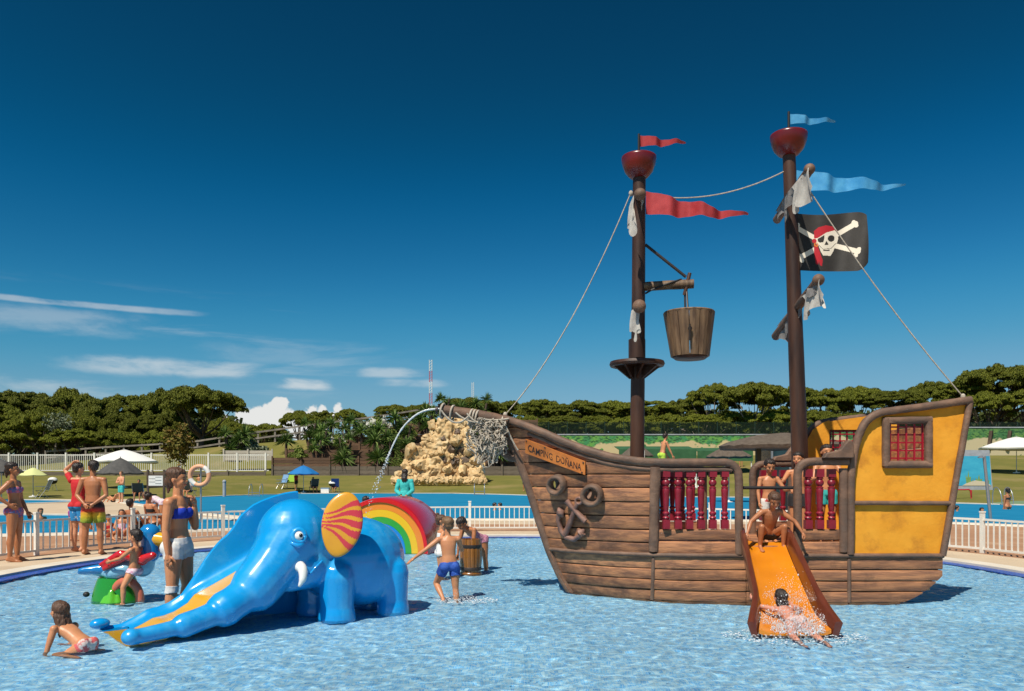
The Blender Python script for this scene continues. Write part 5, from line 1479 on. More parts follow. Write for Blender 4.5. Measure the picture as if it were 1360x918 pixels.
# ------------------------------------------------------------------ painted walls at the back right
def mural(name, sand, g1, g2, sky_):
    m = bpy.data.materials.new(name); m.use_nodes = True; t = m.node_tree; N = t.nodes; L = t.links; b = N['Principled BSDF']
    tc_ = N.new('ShaderNodeTexCoord')
    def nz_(s, st, off, det=5):
        mp = N.new('ShaderNodeMapping'); mp.inputs['Scale'].default_value = st; mp.inputs['Location'].default_value = (off,0,off); L.new(tc_.outputs['Object'], mp.inputs[0])
        n = N.new('ShaderNodeTexNoise'); n.inputs['Scale'].default_value = s; n.inputs['Detail'].default_value = det; L.new(mp.outputs[0], n.inputs['Vector']); return n.outputs[0]
    def step(x, lo, hi):
        mr = N.new('ShaderNodeMapRange'); mr.inputs[1].default_value = lo; mr.inputs[2].default_value = hi; L.new(x, mr.inputs[0]); return mr.outputs[0]
    def mix(f, a, c):
        mx = N.new('ShaderNodeMix'); mx.data_type = 'RGBA'; L.new(f, mx.inputs[0])
        if isinstance(a, tuple): mx.inputs[6].default_value = (*a, 1)
        else: L.new(a, mx.inputs[6])
        if isinstance(c, tuple): mx.inputs[7].default_value = (*c, 1)
        else: L.new(c, mx.inputs[7])
        return mx.outputs[2]
    green = mix(step(nz_(1.3,(1,1,1),3), .42, .58), g1, g2)
    leafy = mix(step(nz_(3.5,(1,1,2.5),7), .5, .56), green, (0.02,0.09,0.03))
    sepz = N.new('ShaderNodeSeparateXYZ'); L.new(tc_.outputs['Object'], sepz.inputs[0])
    add = N.new('ShaderNodeMath'); add.operation = 'MULTIPLY_ADD'; L.new(nz_(.35,(1,1,.6),1,6), add.inputs[0]); add.inputs[1].default_value = 3.2; L.new(sepz.outputs[2], add.inputs[2])
    base = mix(step(add.outputs[0], 3.7, 3.85), sand, leafy)
    spots = mix(step(nz_(.8,(1,1,1.4),11), .585, .605), base, leafy)
    L.new(spots, b.inputs['Base Color']); b.inputs['Roughness'].default_value = .8
    return m
M_mural = mural('dune_mural_paint', (0.56,0.44,0.24), (0.045,0.235,0.085), (0.13,0.33,0.06), None)
M_mural2 = mural('pine_dune_mural_paint', (0.52,0.44,0.27), (0.05,0.17,0.06), (0.12,0.26,0.06), None)
M_sea = mat('underwater_mural_paint', (0.02,0.30,0.50), 0.8, (0.05,0.42,0.60), .8, (1,1,2.5), 6, .35, .65)
M_reef = mat('mural_reef_paint', (0.10,0.26,0.07), 0.8, (0.22,0.34,0.10), 3); M_sand = mat('mural_sand_paint', (0.58,0.50,0.36), 0.8); M_concrete = mat('grey_concrete', (0.36,0.38,0.42), 0.85, (0.28,0.30,0.33), 3)
def wall_thing(name, label, x0, x1, y, z0, z1, m, off=0):
    w = root(name, ((x0+x1)/2, y, z0), label, 'wall'); MB().box(((x0+x1)/2, y, (z0+z1)/2), (x1-x0, .3, z1-z0)).build('wall_face', m, w)
    MB().box(((x0+x1)/2, y, z1+.06), (x1-x0+.2, .42, .12)).build('wall_cap', M_concrete, w); return w
wall_thing('mural_wall', 'long garden wall painted with green hills and sand dunes', .8, 33.5, 87.0, 3.0, 6.0, M_mural)
wall_thing('mural_wall', 'garden wall painted with dunes and dark pine trunks beyond the stern', 34.0, 75.0, 84.0, 3.2, 6.6, M_mural2)
w = bpy.data.objects['mural_wall.001'] if 'mural_wall.001' in bpy.data.objects else None
for x in (50.5, 52.5, 57.5, 63):
    MB().tube([Vector((x, 83.83, 4.2)), Vector((x+.3, 83.83, 6.3))], .22, 6).build('painted_trunk', M_bark, w, 60) if w else None
# small blue wall with an undersea picture
sw = root('undersea_wall', ((1290-CX)*50/F, 50, terrain(29, 50)-.1), 'free-standing blue wall painted with an undersea reef', 'wall')
za = CZ+(HY-657)*50/F; zb_ = CZ+(HY-598)*50/F
prof = [(1262,657),(1316,657),(1311,598),(1262,598)]
MB().prism([((x-CX)*50/F, CZ+(HY-y)*50/F) for x, y in prof], (0,50.0,0), (1,0,0), (0,0,1), .25).build('wall_face', M_concrete, sw)
pr2 = [(1262,645),(1313.5,645),(1311,606),(1262,606)]
MB().prism([((x-CX)*50/F, CZ+(HY-y)*50/F) for x, y in pr2], (0,49.742,0), (1,0,0), (0,0,1), .006).build('picture', M_sea, sw)
for x, w_, h_ in ((1283,5,20),(1297,6,15),(1289,4,10),(1308,4,12)):
    pl = [(x-w_/2,645),(x+w_/2,645),(x+w_*.7,645-h_*.6),(x+w_*.2,645-h_*.55),(x,645-h_),(x-w_*.3,645-h_*.5),(x-w_*.8,645-h_*.7)]
    MB().prism([((a-CX)*50/F, CZ+(HY-b)*50/F) for a, b in pl], (0,49.735,0), (1,0,0), (0,0,1), .004).build('painted_weed', M_reef, sw)
MB().prism([((a-CX)*50/F, CZ+(HY-b)*50/F) for a, b in ((1275,645),(1313,645),(1306,640),(1292,638),(1280,642))], (0,49.728,0), (1,0,0), (0,0,1), .004).build('painted_sand', M_sand, sw)
# dark green mesh fence over the painted wall
M_net = mat('dark_green_mesh', (0.010,0.035,0.022), 0.9); M_steel = mat('galvanised_steel', (0.40,0.41,0.42), 0.35, metal=0.7)
gfence = root('mesh_fence', (30, 88.5, 5.5), 'dark green mesh fence on posts above the painted wall', 'fence')
for i in range(36):
    x = 2+i*2.1; MB().tube([Vector((x,88.5,4.2)), Vector((x,88.5,7.6))], .045, 6).build('post', M_net, gfence)
mb = MB()
for i in range(13): mb.box((38, 88.52, 6.2+i*.11), (73,.02,.018))
for i in range(730): mb.box((2+i*.1, 88.53, 6.85), (.016,.015,1.35))
o = mb.build('wire_mesh', M_net, gfence); tag(o, kind='stuff')
# ------------------------------------------------------------------ people
SK = {'fair': mat('fair_skin', (0.66,0.33,0.19), 0.5, (0.60,0.27,0.155), 7, spec=0.35), 'tan': mat('tanned_skin', (0.60,0.265,0.125), 0.42, (0.52,0.21,0.10), 7, spec=0.4),
      'brown': mat('brown_skin', (0.45,0.180,0.080), 0.40, (0.38,0.145,0.064), 7, spec=0.4), 'pink': mat('flushed_skin', (0.60,0.28,0.19), 0.4, (0.55,0.22,0.15), 6, spec=0.5)}
HR = {'dark': mat('dark_hair', (0.016,0.010,0.008), 0.45, (0.030,0.018,0.012), 20, (4,4,1), bump=0.8, bscale=40, bstretch=(3,3,.4)), 'brown': mat('brown_hair', (0.065,0.030,0.016), 0.5, (0.12,0.055,0.028), 18, (4,4,1), bump=0.8, bscale=40, bstretch=(3,3,.4)),
      'light': mat('light_brown_hair', (0.14,0.070,0.032), 0.5, (0.20,0.11,0.052), 18, (4,4,1), bump=0.8, bscale=40, bstretch=(3,3,.4))}
M_eye = mat('dark_eye', (0.012,0.008,0.007), 0.2); M_lip = mat('lip', (0.36,0.085,0.070), 0.5)
CL = {}
def cloth(name, c, c2=None, scale=14, lo=.45, hi=.55, rough=.8):
    if name not in CL: CL[name] = mat(name+'_cloth', c, rough, c2, scale, (1,1,1), 3, lo, hi, bump=0.3, bscale=30)
    return CL[name]
def striped(name, bands):
    """cloth woven in level bands; bands = [(share from the hem, colour)]"""
    m = bpy.data.materials.new(name); m.use_nodes = True; t = m.node_tree; N = t.nodes; L = t.links; b = N['Principled BSDF']
    tc_ = N.new('ShaderNodeTexCoord'); sp = N.new('ShaderNodeSeparateXYZ'); L.new(tc_.outputs['Generated'], sp.inputs[0])
    nz_ = N.new('ShaderNodeTexNoise'); nz_.inputs['Scale'].default_value = 9; L.new(tc_.outputs['Generated'], nz_.inputs['Vector'])
    ad = N.new('ShaderNodeMath'); ad.operation = 'MULTIPLY_ADD'; L.new(nz_.outputs[0], ad.inputs[0]); ad.inputs[1].default_value = .06; L.new(sp.outputs[2], ad.inputs[2])
    cr = N.new('ShaderNodeValToRGB'); cr.color_ramp.interpolation = 'LINEAR'; e = cr.color_ramp.elements
    e[0].position = bands[0][0]; e[0].color = (*bands[0][1], 1); e[1].position = bands[-1][0]; e[1].color = (*bands[-1][1], 1)
    for p, c in bands[1:-1]: q = e.new(p); q.color = (*c, 1)
    L.new(ad.outputs[0], cr.inputs[0]); L.new(cr.outputs[0], b.inputs['Base Color']); b.inputs['Roughness'].default_value = .8
    return m
def V(*a): return Vector(a)
def nrm_(v): v = Vector(v); return v.normalized()
STAND = dict(spine=(0,0,1), aR=((.12,-.02,-1),(.05,.10,-1)), aL=((-.12,-.02,-1),(-.05,.10,-1)), lR=((.03,.02,-1),(.0,-.03,-1)), lL=((-.03,.02,-1),(.0,-.03,-1)), face=(0,1,0))
def person(label, H, foot, heading, pose=None, age=0.0, fem=False, fat=1.0, skin='tan', hair='dark', style='short', clothes=(), vox=None, anchor='feet', group=None, detail=2, roll=0.0):
    """foot: world point where the feet (or, with anchor='pelvis', the pelvis) are; heading in degrees, 0 looks away from the lens, 90 to its right"""
    p = dict(STAND); p.update(pose or {})
    hh = (.130+.048*age)*H; lf = (1-.11*age)
    TH, SH, FH = .245*H*lf, .232*H*lf, .040*H
    TO = (.305-.005*age)*H; UA, FA, HA = .172*H*(1-.06*age), .148*H*(1-.06*age), .098*H
    sw = (.108 if not fem else .098)*H*(1-.03*age)*(.5+.5*fat); hw_ = .050*H*(1.0 if not fem else 1.08)
    k = fat
    sp = nrm_(p['spine']); fw = V(0,1,0); rt = V(1,0,0)
    if abs(sp.z) < .98 or True:
        rt = nrm_(p.get('right', (1,0,0))); rt = (rt-sp*rt.dot(sp)).normalized(); ff = sp.cross(rt); 
        if ff.dot(V(0,1,.0)) < 0 and sp.z > .3: pass
    fwd = sp.cross(rt)*-1 if sp.cross(rt).dot(V(0,1,0)) < 0 and sp.z > .2 else sp.cross(rt)
    pel = V(0,0,0); nb = pel+sp*TO
    curve = p.get('arch', 0.0)
    J = {'pel': pel, 'nb': nb}
    sh_up = TO*.90
    for s, S in ((1, 'R'), (-1, 'L')):
        lift = p.get('lift'+S, 0.0)
        J['sh'+S] = pel+sp*(sh_up+lift*H)+rt*s*sw
        a = p['a'+S]; J['el'+S] = J['sh'+S]+nrm_(a[0])*UA; J['wr'+S] = J['el'+S]+nrm_(a[1])*FA
        J['hd'+S] = nrm_(a[2]) if len(a) > 2 else nrm_(a[1])
        hrt = nrm_(p.get('hipright', tuple(rt)))
        J['hip'+S] = pel+hrt*s*hw_-V(0,0,.008*H)
        l = p['l'+S]; J['kn'+S] = J['hip'+S]+nrm_(l[0])*TH; J['an'+S] = J['kn'+S]+nrm_(l[1])*SH
        J['ft'+S] = nrm_(l[2]) if len(l) > 2 else (V(0,1,-.12).normalized())
    neck = nrm_(p.get('neck', tuple(sp))); fc_ = nrm_(p['face'])
    hb = nb+neck*.050*H
    up = nrm_(p.get('headup', tuple((neck+V(0,0,.6)).normalized()))); fc_ = (fc_-up*fc_.dot(up)).normalized(); sd_ = fc_.cross(up)
    hR = Matrix((sd_, fc_, up)).transposed()
    def hp_(a, b, c): return hb+hR @ V(a*hh, b*hh, c*hh)
    mb = MB()
    # trunk as ellipses along the spine
    tor = [(-.15,.045,.042),(-.06,.080,.060),(.04,.088,.062),(.16,.082,.058),(.36,.071,.050),(.55,.078,.054),(.72,.088,.058),(.86,.090,.052),(.95,.070,.042),(1.02,.036,.034)]
    if fem: tor = [(-.15,.045,.044),(-.06,.086,.064),(.04,.092,.066),(.16,.083,.058),(.36,.064,.047),(.55,.071,.051),(.72,.079,.055),(.86,.080,.048),(.95,.062,.040),(1.02,.032,.032)]
    if age > .4: tor = [(a, b*.96+(.004 if .1 < a < .5 else 0), c+(.006 if .1 < a < .6 else 0)) for a, b, c in tor]
    rings = []
    for t, w, d in tor:
        c = pel+sp*(TO*t)+fwd*(curve*H*sin(pi*max(0, min(1, t))))
        rings.append([c+rt*cos(a)*w*H*k+fwd*sin(a)*d*H*k for a in [2*pi*i/18 for i in range(18)]])
    mb.loft(rings)
    for s, S in ((1, 'R'), (-1, 'L')):
        A, B, Cc = J['sh'+S], J['el'+S], J['wr'+S]
        mb.capsule(nb-sp*.012*H, A+sp*.006*H, .026*H*k, .027*H*k); mb.ball(A, .033*H*k, None, 12, 8)
        mb.capsule(A, A.lerp(B, .45), .030*H*k, .0285*H*k); mb.capsule(A.lerp(B, .45), B, .0285*H*k, .0215*H*k)
        mb.capsule(B, B.lerp(Cc, .35), .0215*H*k, .0225*H*k); mb.capsule(B.lerp(Cc, .35), Cc, .0225*H*k, .0145*H)
        A, B, Cc = J['hip'+S], J['kn'+S], J['an'+S]
        mb.capsule(A, A.lerp(B, .4), .056*H*k, .049*H*k, 12); mb.capsule(A.lerp(B, .4), B, .049*H*k, .033*H*k, 12)
        bk = -(B-A).normalized().cross(rt); bk = bk if bk.y < 0 else -bk
        mb.capsule(B, B.lerp(Cc, .33)+bk*.006*H, .032*H*k, .034*H*k, 12); mb.capsule(B.lerp(Cc, .33)+bk*.006*H, Cc, .034*H*k, .0195*H, 12)
        mb.ball(A-fwd*.030*H-V(0,0,0)-sp*.0*H, (.050*H*k,)*3, None, 12, 8)
        ft = J['ft'+S]; dn = V(0,0,-1) if abs(ft.z) < .8 else -V(0,1,0)
        heel = Cc+dn*.020*H-ft*.022*H; ball_ = Cc+dn*.026*H+ft*.072*H; toe = Cc+dn*.029*H+ft*.112*H
        mb.capsule(Cc, heel, .021*H, .020*H); mb.capsule(heel, ball_, .020*H, .0175*H); mb.capsule(Cc+ft*.015*H, ball_, .020*H, .016*H)
        sdx = ft.cross(dn).normalized()*.012*H
        for q in (-1, 0, 1): mb.capsule(ball_+sdx*q, toe+sdx*q*1.1-ft*.010*H*abs(q), .0135*H, .010*H, 8)
        if fem and age < .3:
            mb.ball(pel+sp*TO*.70+rt*s*.039*H+fwd*.038*H*k, (.033*H*k,)*3, None, 12, 8)
    # neck and head
    mb.capsule(nb-sp*.02*H, hb+up*.18*hh+fc_*.02*hh, .031*H*(.55+.45*k), .030*H*(1+.2*age))
    mb.ball(hp_(0,-.02,.60), (.375*hh,.455*hh,.405*hh), hR, 18, 12)
    mb.ball(hp_(0,.12,.34), (.285*hh,.30*hh,.31*hh), hR, 16, 10)
    mb.ball(hp_(0,.20,.12), (.16*hh,.16*hh,.12*hh), hR, 12, 8)
    if detail > 1:
        mb.capsule(hp_(0,.40,.53), hp_(0,.475,.38), .035*hh, .058*hh, 8)
        mb.ball(hp_(0,.385,.24), (.13*hh,.06*hh,.065*hh), hR, 10, 6)
        for s in (-1, 1):
            mb.ball(hp_(s*.385,-.04,.45), (.035*hh,.085*hh,.125*hh), hR, 8, 6); mb.ball(hp_(s*.17,.31,.36), (.12*hh,.10*hh,.11*hh), hR, 10, 6)
    vox = vox or (.0085 if H > 1.45 else .0068)
    me = remesh(mb, vox, 5, .5)
    co = np.empty(len(me.vertices)*3); me.vertices.foreach_get('co', co); co = co.reshape(-1,3)
    no = np.empty(len(me.vertices)*3); me.vertices.foreach_get('normal', no); no = no.reshape(-1,3)
    # which bone owns each vertex, and how far along
    bones = [('torso', pel, nb, .075*H*k)]
    for S in 'RL': bones += [('thigh', J['hip'+S]+(J['kn'+S]-J['hip'+S])*.0, J['kn'+S], .045*H), ('shin', J['kn'+S], J['an'+S], .03*H), ('uarm', J['sh'+S], J['el'+S], .028*H), ('farm', J['el'+S], J['wr'+S], .02*H)]
    bones.append(('head', hb+up*.1*hh, hb+up*.8*hh, .4*hh))
    D = []; T = []
    for nm, a, b, r in bones:
        a_, b_ = np.array(a), np.array(b); d = b_-a_; t = ((co-a_)@d)/(d@d); tc_ = np.clip(t, 0, 1)
        D.append(np.linalg.norm(co-a_-tc_[:,None]*d, axis=1)/r); T.append(t)
    D = np.array(D); T = np.array(T); own = D.argmin(0); side = np.array([0 if i == 0 or i == len(bones)-1 else (1 if i < 5 else -1) for i in range(len(bones))])
    names = np.array([b[0] for b in bones]); tt = T[own, np.arange(len(co))]; nmv = names[own]; frontness = (co-np.array(pel))@np.array(fwd)
    # hands: palm and five fingers, joined to the same mesh
    hm = MB()
    for s, S in ((1, 'R'), (-1, 'L')):
        w0 = J['wr'+S]; hd = J['hd'+S]; curl = p.get('curl'+S, .35); pn = nrm_(p.get('palm'+S, tuple(-rt*s)))
        pn = (pn-hd*pn.dot(hd)).normalized(); lat = hd.cross(pn)*1.0
        if lat.dot(fw) < 0: lat = -lat           # thumb side
        HL = HA; pc_ = w0+hd*HL*.28
        R3 = Matrix((lat, hd, pn)).transposed()
        if detail < 1:
            hm.ball(w0+hd*HL*.45, (.20*HL,.48*HL,.12*HL), R3, 8, 6); continue
        hm.ball(pc_, (.235*HL,.34*HL,.125*HL), R3, 10, 8); hm.capsule(w0-hd*.05*HL, pc_, .135*HL, .17*HL, 8)
        for i, (o_, l_) in enumerate(((.17,.44),(.06,.50),(-.055,.46),(-.16,.37))):
            b0 = w0+hd*HL*(.52-.03*abs(i-1))+lat*HL*o_; pts = [b0]; ang = curl*.5; dd = hd
            for seg in range(3):
                ang += curl*.55; dd = (hd*cos(ang)+pn*sin(ang)).normalized(); pts.append(pts[-1]+dd*HL*l_*(.45,.32,.23)[seg])
            hm.tube(pts, [.068*HL,.064*HL,.058*HL,.036*HL], 6)
        tb = w0+hd*HL*.16+lat*HL*.17; td = (hd*.75+lat*.55+pn*.35).normalized()
        hm.tube([tb, tb+td*HL*.22, tb+td*HL*.38+hd*HL*.03, tb+td*HL*.46+hd*HL*.10], [.088*HL,.076*HL,.064*HL,.040*HL], 6)
    hme = hm.mesh('h', Vector(), 180)
    bm = bmesh.new(); bm.from_mesh(me); bm.from_mesh(hme); bm.to_mesh(me); bm.free(); finish(me, 180)
    # placement
    Rz = Matrix.Rotation(-radians(heading), 4, 'Z')
    if anchor == 'feet':
        lows = min(J['an'+S].z for S in 'RL')-.045*H
        sup = [S for S in 'RL' if J['an'+S].z-.045*H < lows+.06*H]
        fc2 = sum((J['an'+S] for S in sup), Vector())/len(sup); org = V(fc2.x, fc2.y, lows)
    else: org = V(0,0,0)
    X = Matrix.Translation(Vector(foot)) @ Rz @ Matrix.Translation(-org)
    at = Vector((foot[0], foot[1], foot[2]))
    def put(mesh):
        mesh.transform(X); mesh.transform(Matrix.Translation(-at)); mesh.update(); return mesh
    body = link_mesh('person', put(me), SK[skin]); body.location = at; ORIG[body.name] = at
    tag(body, label, 'person', group)
    # clothing lifted off the body surface
    polys = None
    for name, m_, sel, out in clothes:
        ok = np.zeros(len(co), bool)
        for bn, rng_ in sel.items():
            b0 = bn.split('_')[0]; q = (nmv == b0) & (tt >= rng_[0]) & (tt <= rng_[1])
            if bn.endswith('_R'): q &= side[own] == 1
            if bn.endswith('_L'): q &= side[own] == -1
            if bn.endswith('_front'): q &= frontness > 0
            ok |= q
        bm = bmesh.new(); src = bpy.data.meshes.new('c')
        src.from_pydata([tuple(v) for v in co], [], [tuple(f.vertices) for f in BODYPOLY(me, len(co))])
        bm.from_mesh(src); bm.verts.ensure_lookup_table()
        lay = bm.verts.layers.int.new('i'); bm.verts.ensure_lookup_table()
        for v in bm.verts: v[lay] = v.index
        kill = [v for v in bm.verts if not ok[v.index]]
        bmesh.ops.delete(bm, geom=kill, context='VERTS')
        if len(bm.faces) < 6: bm.free(); continue
        for _ in range(4): bmesh.ops.smooth_vert(bm, verts=[v for v in bm.verts if v.is_boundary], factor=.5, use_axis_x=True, use_axis_y=True, use_axis_z=True)
        for v in bm.verts:
            n_ = no[v[lay]]; fl = 1.0
            if nmv[v[lay]] == 'thigh': fl = 1+1.6*max(0, tt[v[lay]])
            v.co += Vector(n_)*out*fl*(1+.25*mn.noise(v.co*18))
        cm = bpy.data.meshes.new(name); bm.to_mesh(cm); bm.free(); finish(cm, 180)
        o = link_mesh(name, put(cm), m_, body); sm = o.modifiers.new('thick', 'SOLIDIFY'); sm.thickness = .006; sm.offset = -1
    # hair
    if style != 'none':
        hb_ = MB(); bigger = 1.0
        hb_.ball(hp_(0,-.085,.655), (.415*hh,.455*hh,.40*hh), hR, 20, 14)
        hb_.ball(hp_(0,.02,.80), (.36*hh,.385*hh,.27*hh), hR, 16, 10)
        hb_.ball(hp_(0,-.24,.42), (.33*hh,.26*hh,.30*hh), hR, 14, 10)
        if style == 'bun': hb_.ball(hp_(0,-.34,1.06), (.17*hh,.17*hh,.17*hh), hR); hb_.capsule(hp_(0,-.2,.9), hp_(0,-.32,1.02), .12*hh, .1*hh)
        if style == 'nape':
            hb_.ball(hp_(0,-.36,.40), (.30*hh,.25*hh,.34*hh), hR); hb_.ball(hp_(0,-.12,.80), (.44*hh,.46*hh,.32*hh), hR); hb_.capsule(hp_(0,-.42,.25), hp_(.05,-.44,-.12), .17*hh, .07*hh)
        if style in ('long', 'pony'):
            L_ = 1.15 if style == 'long' else .9
            g = V(0,0,-1)*.7-up*.3
            for q in ((-.26,-.22,.30),(-.1,-.34,.30),(.1,-.34,.30),(.26,-.22,.30)) if style == 'long' else ((0,-.42,.62),):
                a_ = hp_(*q); b_ = a_+(V(0,0,-.55)-fc_*.25).normalized()*hh*L_*.55; c_ = b_+(V(0,0,-1)).normalized()*hh*L_*.35
                hb_.capsule(a_, b_, .19*hh, .15*hh); hb_.capsule(b_, c_, .15*hh, .06*hh)
        hmsh = remesh(hb_, max(vox, .006), 3, .5)
        nls = [v.normal.copy() for v in hmsh.vertices]
        for v, nl_ in zip(hmsh.vertices, nls):
            q = v.co; n1 = mn.noise(V(q.x, q.y, q.z*.35)*(55 if H > 1.45 else 70))
            v.co = q+nl_*n1*.035*hh
        finish(hmsh, 180); link_mesh('hair', put(hmsh), HR[hair], body)
    if detail > 1:
        em = MB()
        for s in (-1, 1):
            em.ball(hp_(s*.155,.395,.485), (.048*hh,.026*hh,.024*hh), hR, 8, 6); em.tube([hp_(s*.26,.35,.575), hp_(s*.17,.40,.60), hp_(s*.07,.41,.575)], .012*hh, 5)
        link_mesh('eyes_and_brows', put(em.mesh('e', Vector(), 180)), M_eye, body)
        lm = MB(); lm.tube([hp_(-.11,.40,.235), hp_(0,.445,.245), hp_(.11,.40,.235)], [.018*hh,.034*hh,.018*hh], 6)
        link_mesh('lips', put(lm.mesh('l', Vector(), 180)), M_lip, body)
    body['_j'] = 0; del body['_j']
    return body
_bp = {}
def BODYPOLY(me, n):
    key = me.name
    if _bp.get('k') != key:
        _bp['k'] = key; _bp['p'] = [f for f in me.polygons if max(f.vertices) < n]
    return _bp['p']
def TH_(*a): return dict(a)
# frequently worn pieces
def trunks(m, leg=.55, top=.16): return ('swim_trunks', m, {'torso': (-2, top), 'thigh': (-2, leg)}, .007)
def shorts(m, leg=.75, top=.16): return ('shorts', m, {'torso': (-2, top), 'thigh': (-2, leg)}, .009)
def briefs(m, top=.08, leg=.10): return ('bikini_bottom', m, {'torso': (-2, top), 'thigh': (-2, leg)}, .006)
def bandeau(m, a=.58, b=.80): return ('bikini_top', m, {'torso': (a, b)}, .007)
def suit(m, b=.80): return ('swimsuit', m, {'torso': (-2, b), 'thigh': (-2, .10)}, .006)
def shirt(m, sl=.55, bot=.02): return ('shirt', m, {'torso': (bot, .985), 'uarm': (-1, sl)}, .012)

c_blue = cloth('royal_blue', (0.005,0.035,0.42)); c_white = cloth('white_denim', (0.72,0.70,0.66), (0.60,0.60,0.60), 12); c_navyb = cloth('blue_swim', (0.015,0.055,0.30), (0.03,0.10,0.42), 10)
c_pinkw = cloth('pink_white_print', (0.62,0.30,0.42), (0.70,0.55,0.60), 30); c_floral = cloth('white_floral_print', (0.70,0.58,0.60), (0.45,0.22,0.45), 30, .55, .62); c_turq = cloth('turquoise', (0.03,0.42,0.42), (0.05,0.50,0.48), 6)
c_red = cloth('red', (0.50,0.012,0.018)); c_dark = cloth('dark', (0.02,0.018,0.02)); c_lime = cloth('lime', (0.42,0.62,0.06)); c_teal = cloth('teal_swim', (0.02,0.30,0.36)); c_pur = cloth('purple', (0.26,0.03,0.22)); c_pinkblue = cloth('pink_blue_print', (0.42,0.10,0.18), (0.10,0.13,0.32), 22)
c_redwhite = cloth('white_red_print', (0.68,0.64,0.60), (0.45,0.03,0.03), 9, .60, .64); c_gauze = cloth('gauze', (0.74,0.70,0.66)); c_pinkpat = cloth('pink_check', (0.55,0.25,0.33), (0.35,0.12,0.20), 40); c_bluewhite = cloth('blue_white', (0.02,0.22,0.50), (0.65,0.68,0.70), 5, .58, .62)
c_stripe = striped('sunset_striped_trunks', ((0.0,(0.05,0.16,0.02)),(0.20,(0.30,0.33,0.02)),(0.36,(0.62,0.42,0.02)),(0.50,(0.62,0.30,0.02)),(0.58,(0.50,0.04,0.02)),(0.68,(0.30,0.02,0.015)),(0.78,(0.045,0.016,0.014)),(1.0,(0.035,0.014,0.012))))

# the woman standing in the pool
person('woman in royal blue bandeau top and white shorts standing beside the elephant slide', 1.80, (-3.80, 8.98, FLOOR), 98,
       dict(spine=(0,-.02,1), face=(-.10,1,-.18), aR=((.10,-.06,-1),(.04,.12,-1)), aL=((.0,.35,-.94),(.28,.14,.95),(.30,.05,.95)), curlL=.75, curlR=.4, palmL=(.5,-1,0), lR=((.04,-.02,-1),(.0,-.04,-1)), lL=((-.02,.10,-1),(0,-.10,-1))),
       fem=True, fat=1.07, skin='tan', hair='brown', style='nape',
       clothes=(bandeau(c_blue, .56, .79), ('shorts', c_white, {'torso': (-2, .19), 'thigh': (-2, .30)}, .008), ('knee_bandage', c_gauze, {'thigh_R': (.94, 2), 'shin_R': (-1, .11)}, .004)))
# child on the bird ride
person('small child in pink swim bottoms sitting on the bird ride', .98, (P(178,758,9.86).x, 9.86, P(178,758,9.86).z), -80,
       dict(spine=(0,-.10,1), neck=(0,.05,1), face=(0,1,-.12), aR=((.25,.75,-.55),(-.05,.9,-.15)), aL=((-.25,.70,-.6),(.05,.9,-.25)), lR=((.30,.85,.35),(.05,.85,-.55)), lL=((-.55,.15,-.85),(-.05,-.02,-1))),
       age=.9, skin='tan', hair='dark', anchor='pelvis', clothes=(briefs(c_pinkw, .14, .22),))
# child crawling through the water
person('wet long-haired child crouching on hands in the shallow water', 1.08, (P(114,853,7.12).x, 7.12, .0), -78,
       dict(spine=(.10,.84,.50), neck=(.1,.75,.7), face=(.25,.9,-.1), headup=(0,-.1,1), aR=((.30,.35,-.85),(.20,.75,-.60)), aL=((-.30,.10,-.92),(-.05,.12,-1)), lR=((.25,.75,-.40),(.15,-1,-.10)), lL=((-.25,.70,-.45),(-.15,-1,-.10))),
       age=.75, skin='tan', hair='brown', style='long', anchor='pelvis', clothes=(briefs(cloth('coral_swim', (0.62,0.10,0.10), (0.70,0.55,0.50), 20), .05, .10),))
# running boy
person('boy in shiny blue trunks running away through the water', 1.22, (P(607,797,10.0).x, 10.0, FLOOR), -14,
       dict(spine=(-.04,.10,1), face=(-.45,.9,-.1), aL=((-.80,-.10,-.58),(-.78,.20,-.60)), aR=((.35,.55,-.75),(.05,.95,.20)), lR=((.06,-.02,-1),(.05,-.12,-1)), lL=((-.30,.55,-.78),(.22,-.72,-.66)), curlL=.1),
       age=.5, skin='tan', hair='light', clothes=(trunks(c_navyb, .42, .14),))
person('girl with a hair bun and white top facing the running boy', 1.13, (P(586,742,12.2).x, 12.2, FLOOR), 70,
       dict(face=(.35,.9,-.2), aR=((.55,-.45,-.70),(-.25,.75,-.60)), aL=((-.4,.2,-.9),(.1,.6,-.7))), age=.55, fem=True, skin='tan', hair='brown', style='bun', clothes=(('vest', c_gauze, {'torso': (.06, .90)}, .010), briefs(c_gauze, .1, .15)))
person('dark-haired girl in a pink checked swimsuit bending over the barrel', 1.32, (P(640,752,13.35).x, 13.35, FLOOR), 222,
       dict(spine=(-.05,.86,.52), neck=(0,.95,.25), face=(0,.75,-.65), headup=(0,.65,.75), aR=((.15,.25,-.95),(.0,.15,-1)), aL=((-.15,.25,-.95),(.0,.15,-1)), lR=((.05,.05,-1),(.0,-.10,-1)), lL=((-.05,-.05,-1),(0,-.08,-1))), age=.4, fem=True, skin='brown', hair='dark', style='short', clothes=(suit(c_pinkpat, .72),))
